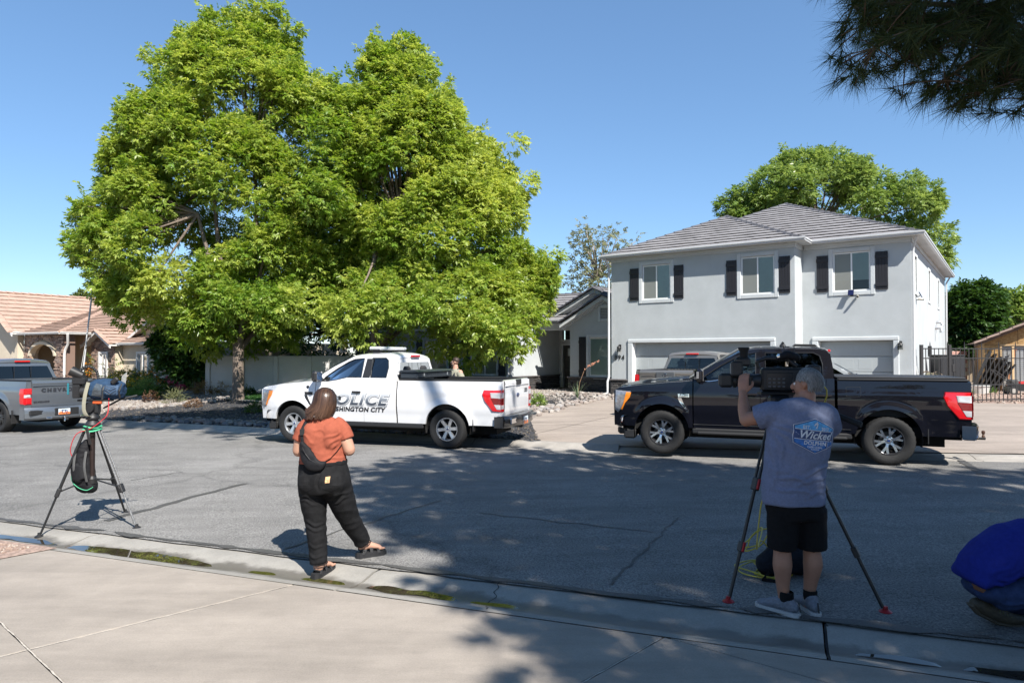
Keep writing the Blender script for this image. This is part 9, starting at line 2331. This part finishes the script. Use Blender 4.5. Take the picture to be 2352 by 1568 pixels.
MB().tube(spline([rc, rc+Vector((.0, -.02, -.18)), rc+Vector((-.06, -.03, -.26)), apex+Vector((.03, -.09, -.02)), apex+Vector((-.12, -.10, -.08)), apex+Vector((-.20, -.08, -.24)), apex+Vector((-.20, -.05, -.34)), apex+Vector((-.16, -.02, -.38))], 6), .005, 8).build("red_cable", mat("red cable jacket", (.5, .03, .04), .5), smooth=True, label="red cable looping from the blue covered camera to the hanging backpack", cat="cable")
# backpack hung under the tripod
bpk = empty("backpack", apex+Vector((-.09, .02, -.5)), label="black backpack with mint green piping hanging under the left tripod", cat="backpack")
mk("bag_body", body([([(.02, 0, .30), (-.02, 0, .20), (-.03, 0, .02), (.0, 0, -.14), (.06, 0, -.19)], [(.05, .06), (.10, .09), (.12, .11), (.12, .11), (.09, .08)], (1, 0, 0))], .010, 3, .006, 12, 81), M_BAG, bpk)
MB().tube(spline([(-.13, -.03, .05), (-.10, -.09, -.10), (-.02, -.11, -.18), (.07, -.09, -.22), (.12, -.05, -.19)], 5), .005, 8).build("piping", M_GRNS, bpk)
for x in (-.06, .06): MB().tube(spline([(x, -.09, .22), (x+.01, -.135, .05), (x+.03, -.12, -.12)], 6), [(.014, .003)]*13, 6, lat=(1, 0, 0)).build("strap", mat("grey webbing", (.07, .07, .07), .8), bpk)
MB().tube([(.02, 0, .30), (.06, 0, .42), (.09, 0, .48)], [(.02, .004)]*3, 6, lat=(0, 1, 0)).build("hang_strap", M_PLAST, bpk)
mk("front_pocket", body([([(-.03, -.10, .06), (.0, -.11, -.10)], [(.08, .035), (.085, .04)], (1, 0, 0))], .009, 2), M_BAG, bpk)

# tripod and broadcast camera of the cameraman
g1, g2, g3 = gp(1673, 1383), gp(2034, 1407), gp(1868, 1292)
apx = Vector((mp.x+.02, mp.y+.38, mp.z+1.425))
tr2 = empty("tripod", apx, label="black tripod with red levers and red foot pads in front of the cameraman", cat="tripod")
for f_ in (g1, g2, g3):
 d = (f_-apx); d.z = 0; leg(tr2, d.normalized()*.08+Vector((0, 0, -.04)), f_-apx, .019, True, .36, m_clamp=M_RED, pad=M_RED, low=.70)
MB().lathe([(0, -.10), (.07, -.10), (.095, -.05), (.095, .0), (.07, .04), (0, .04)], 20).build("bowl", M_PLAST, tr2, smooth=True)
mb = MB()
for f_ in (g1, g2, g3): mb.tube([(0, 0, -.55), (f_-apx)*.36], .009, 8)
mb.build("spreader", M_PLAST, tr2)
h2 = MB().box(-.08, .08, -.06, .06, .02, .15, c=.025).lathe([(0, .02), (.075, .02), (.075, .07), (0, .07)], 20).build("fluid_head", M_CAMB, tr2, smooth=30)
MB().box(-.16, .16, -.05, .05, .15, .175, c=.006).build("camera_plate", M_CAMB, h2)
MB().tube([(.06, -.02, .10), (.22, -.20, .06), (.42, -.42, -.04)], [.012, .013, .020], 12).build("pan_bar", M_CAMB, h2, smooth=True)
MB().tube([(.31, -.30, .015), (.43, -.43, -.045)], [.021, .022], 12).build("grip", mat("rubber grip", (.008, .008, .008), .8), h2, smooth=True)
bc = empty("broadcast_camera", apx+Vector((0, 0, .175)), rad(-14), label="black broadcast shoulder camera with viewfinder raised before the cameraman's face", cat="camera")
MB().box(-.14, .24, -.065, .065, .0, .19, c=.02).build("camera_body", M_CAMB, bc)
MB().box(.20, .30, -.06, .06, .02, .21, c=.012).build("battery", mat("battery grey black", (.022, .022, .024), .5), bc)
MB().box(-.10, .10, -.072, -.064, .03, .15, c=.006).build("side_panel", mat("panel black", (.02, .02, .021), .35), bc)
mb = MB()
for k in range(4):
 for j in range(3): mb.box(-.09+.035*k, -.07+.035*k, -.077, -.071, .035+.03*j, .05+.03*j, c=.003)
mb.build("button", mat("button grey", (.10, .10, .10), .5), bc)
MB().tube([(-.14, 0, .085), (-.20, 0, .085)], [.055, .052], 20).build("lens_mount", M_CAMB, bc, smooth=True)
ln = MB().lathe([(.0, 0), (.052, 0), (.052, .05), (.056, .055), (.056, .075), (.05, .08), (.05, .12), (.058, .125), (.058, .15), (0, .15)], 24, Matrix.Translation((-.20, 0, .085)) @ Matrix.Rotation(-math.pi/2, 4, 'Y')).build("lens", M_CAMB, bc, smooth=True)
MB().box(-.46, -.35, -.075, .075, .03, .145, c=.02).build("lens_hood", M_CAMB, ln)
MB().box(-.30, -.20, -.07, -.04, .04, .13, c=.015).build("lens_grip", M_CAMB, ln)
MB().tube([(-.17, .0, .235), (-.10, 0, .265), (.06, 0, .262), (.13, 0, .20)], [.016, .017, .017, .02], 10).tube([(-.165, 0, .235), (-.15, 0, .18)], .016, 10).build("top_handle", M_CAMB, bc, smooth=True)
vf = MB().box(-.34, -.22, -.10, -.02, .20, .27, c=.015).build("viewfinder", M_CAMB, bc); MB().lathe([(.0, 0), (.03, 0), (.032, .05), (.045, .08), (.04, .085), (0, .07)], 16, Matrix.Translation((-.27, -.06, .265))).build("eyecup", mat("eyecup rubber", (.006, .006, .006), .9), vf, smooth=True)
MB().box(-.37, -.28, -.11, -.05, .12, .24, c=.012).build("monitor", M_CAMB, vf); MB().box(-.374, -.369, -.10, -.06, .14, .22).build("monitor_edge", mat("edge grey", (.18, .18, .18), .4), vf)
for x, l in ((.06, .16), (.115, .13)):
 MB().tube([(x, .02, .20), (x, .02, .235)], .011, 8).build("aerial_base", M_CHROME, bc, smooth=True); MB().tube([(x, .02, .235), (x-.03 if x < .1 else x, .02, .235+l)], .004, 6).build("aerial", M_PLAST, bc)
mk("mic_cover", body([([(.0, -.02, .27), (.06, -.02, .29), (.13, -.01, .27)], [.022, .032, .026])], .007, 2, .005, 20), M_BAG, bc)
MB().ball((-.005, -.03, .28), (.018, .012, .022), 10, 8).build("silver_clip", M_CHROME, bc)
# yellow cable: from the camera down the leg, coiled on the road
pts = [bc.location+Vector((.25, -.04, .10)), bc.location+Vector((.33, -.10, .02)), bc.location+Vector((.30, -.06, -.12)), bc.location+Vector((.10, .0, -.25)), apx.lerp(g1, .42)+Vector((.04, -.03, 0)), apx.lerp(g1, .55)+Vector((.05, -.03, 0)), apx.lerp(g1, .72)+Vector((.10, -.02, 0))]
cc = gp(1752, 1318); rr = random.Random(4)
def loopc(c, r, n, h, ph, sq=.7, tilt=0): return [Vector((c.x+r*(1+.25*math.sin(2.3*t+ph))*math.cos(t+ph), c.y+r*sq*(1+.2*math.cos(1.7*t+ph))*math.sin(t+ph), c.z+h*(.5+.5*math.sin(t*.9+ph))+tilt*math.cos(t+ph))) for t in np.linspace(0, n*2*math.pi, int(18*n))]
up = cc+Vector((-.02, .05, .24))
pts += loopc(up, .12, 1.6, .10, 1.2, .35, .10) + loopc(cc+Vector((.0, .0, .02)), .19, 2.2, .05, .4, .85) + loopc(cc+Vector((.06, -.06, .012)), .14, 1.7, .03, 2.0, .8)
sm = []
for i in range(len(pts)-1):
 p0, p1, p2, p3 = pts[max(0, i-1)], pts[i], pts[i+1], pts[min(len(pts)-1, i+2)]
 for t in (0, .34, .67):
  sm.append(.5*((2*p1)+(p2-p0)*t+(2*p0-5*p1+4*p2-p3)*t*t+(3*p1-p0-3*p2+p3)*t**3))
sm = [Vector((p.x, p.y, max(p.z, H(p.x, p.y)+.022))) for p in sm]
MB().tube(sm, .0058, 7).build("yellow_cable", mat("yellow cable jacket", (.50, .40, .05), .5, var=.1), smooth=True, label="yellow cable coiled on the road beside the cameraman's tripod leg", cat="cable")
# dark backpack on the road behind his legs
kp_ = gp(1815, 1325); b5 = empty("backpack", kp_, label="black backpack lying on the road behind the cameraman's legs", cat="backpack")
mk("bag_body", body([([(-.17, .05, .10), (-.05, .05, .14), (.10, .05, .15), (.20, .05, .10)], [(.10, .10), (.14, .13), (.14, .14), (.09, .09)], (0, 1, 0))], .011, 3, .007, 10, 91), cloth("dark navy nylon", (.010, .012, .018), .2, .7), b5)
MB().tube([(-.12, -.02, .22), (-.20, -.06, .34), (-.14, -.08, .42), (-.02, -.04, .36), (.0, .0, .26)], [(.02, .006)]*5, 8, lat=(0, 1, 0)).build("strap", M_BAG, b5)
MB().tube([(-.2, -.06, .06), (-.28, -.12, .02), (-.18, -.16, .015)], [(.02, .004)]*3, 6, lat=(0, 0, 1)).build("strap", M_BAG, b5)
MB().lathe([(.014, -.003), (.02, -.003), (.02, .003), (.014, .003)], 12, Matrix.Translation((.17, -.07, .2)) @ Matrix.Rotation(math.pi/2, 4, 'X'), closed=True).build("orange_ring", mat("orange ring", (.6, .16, .02), .5), b5)
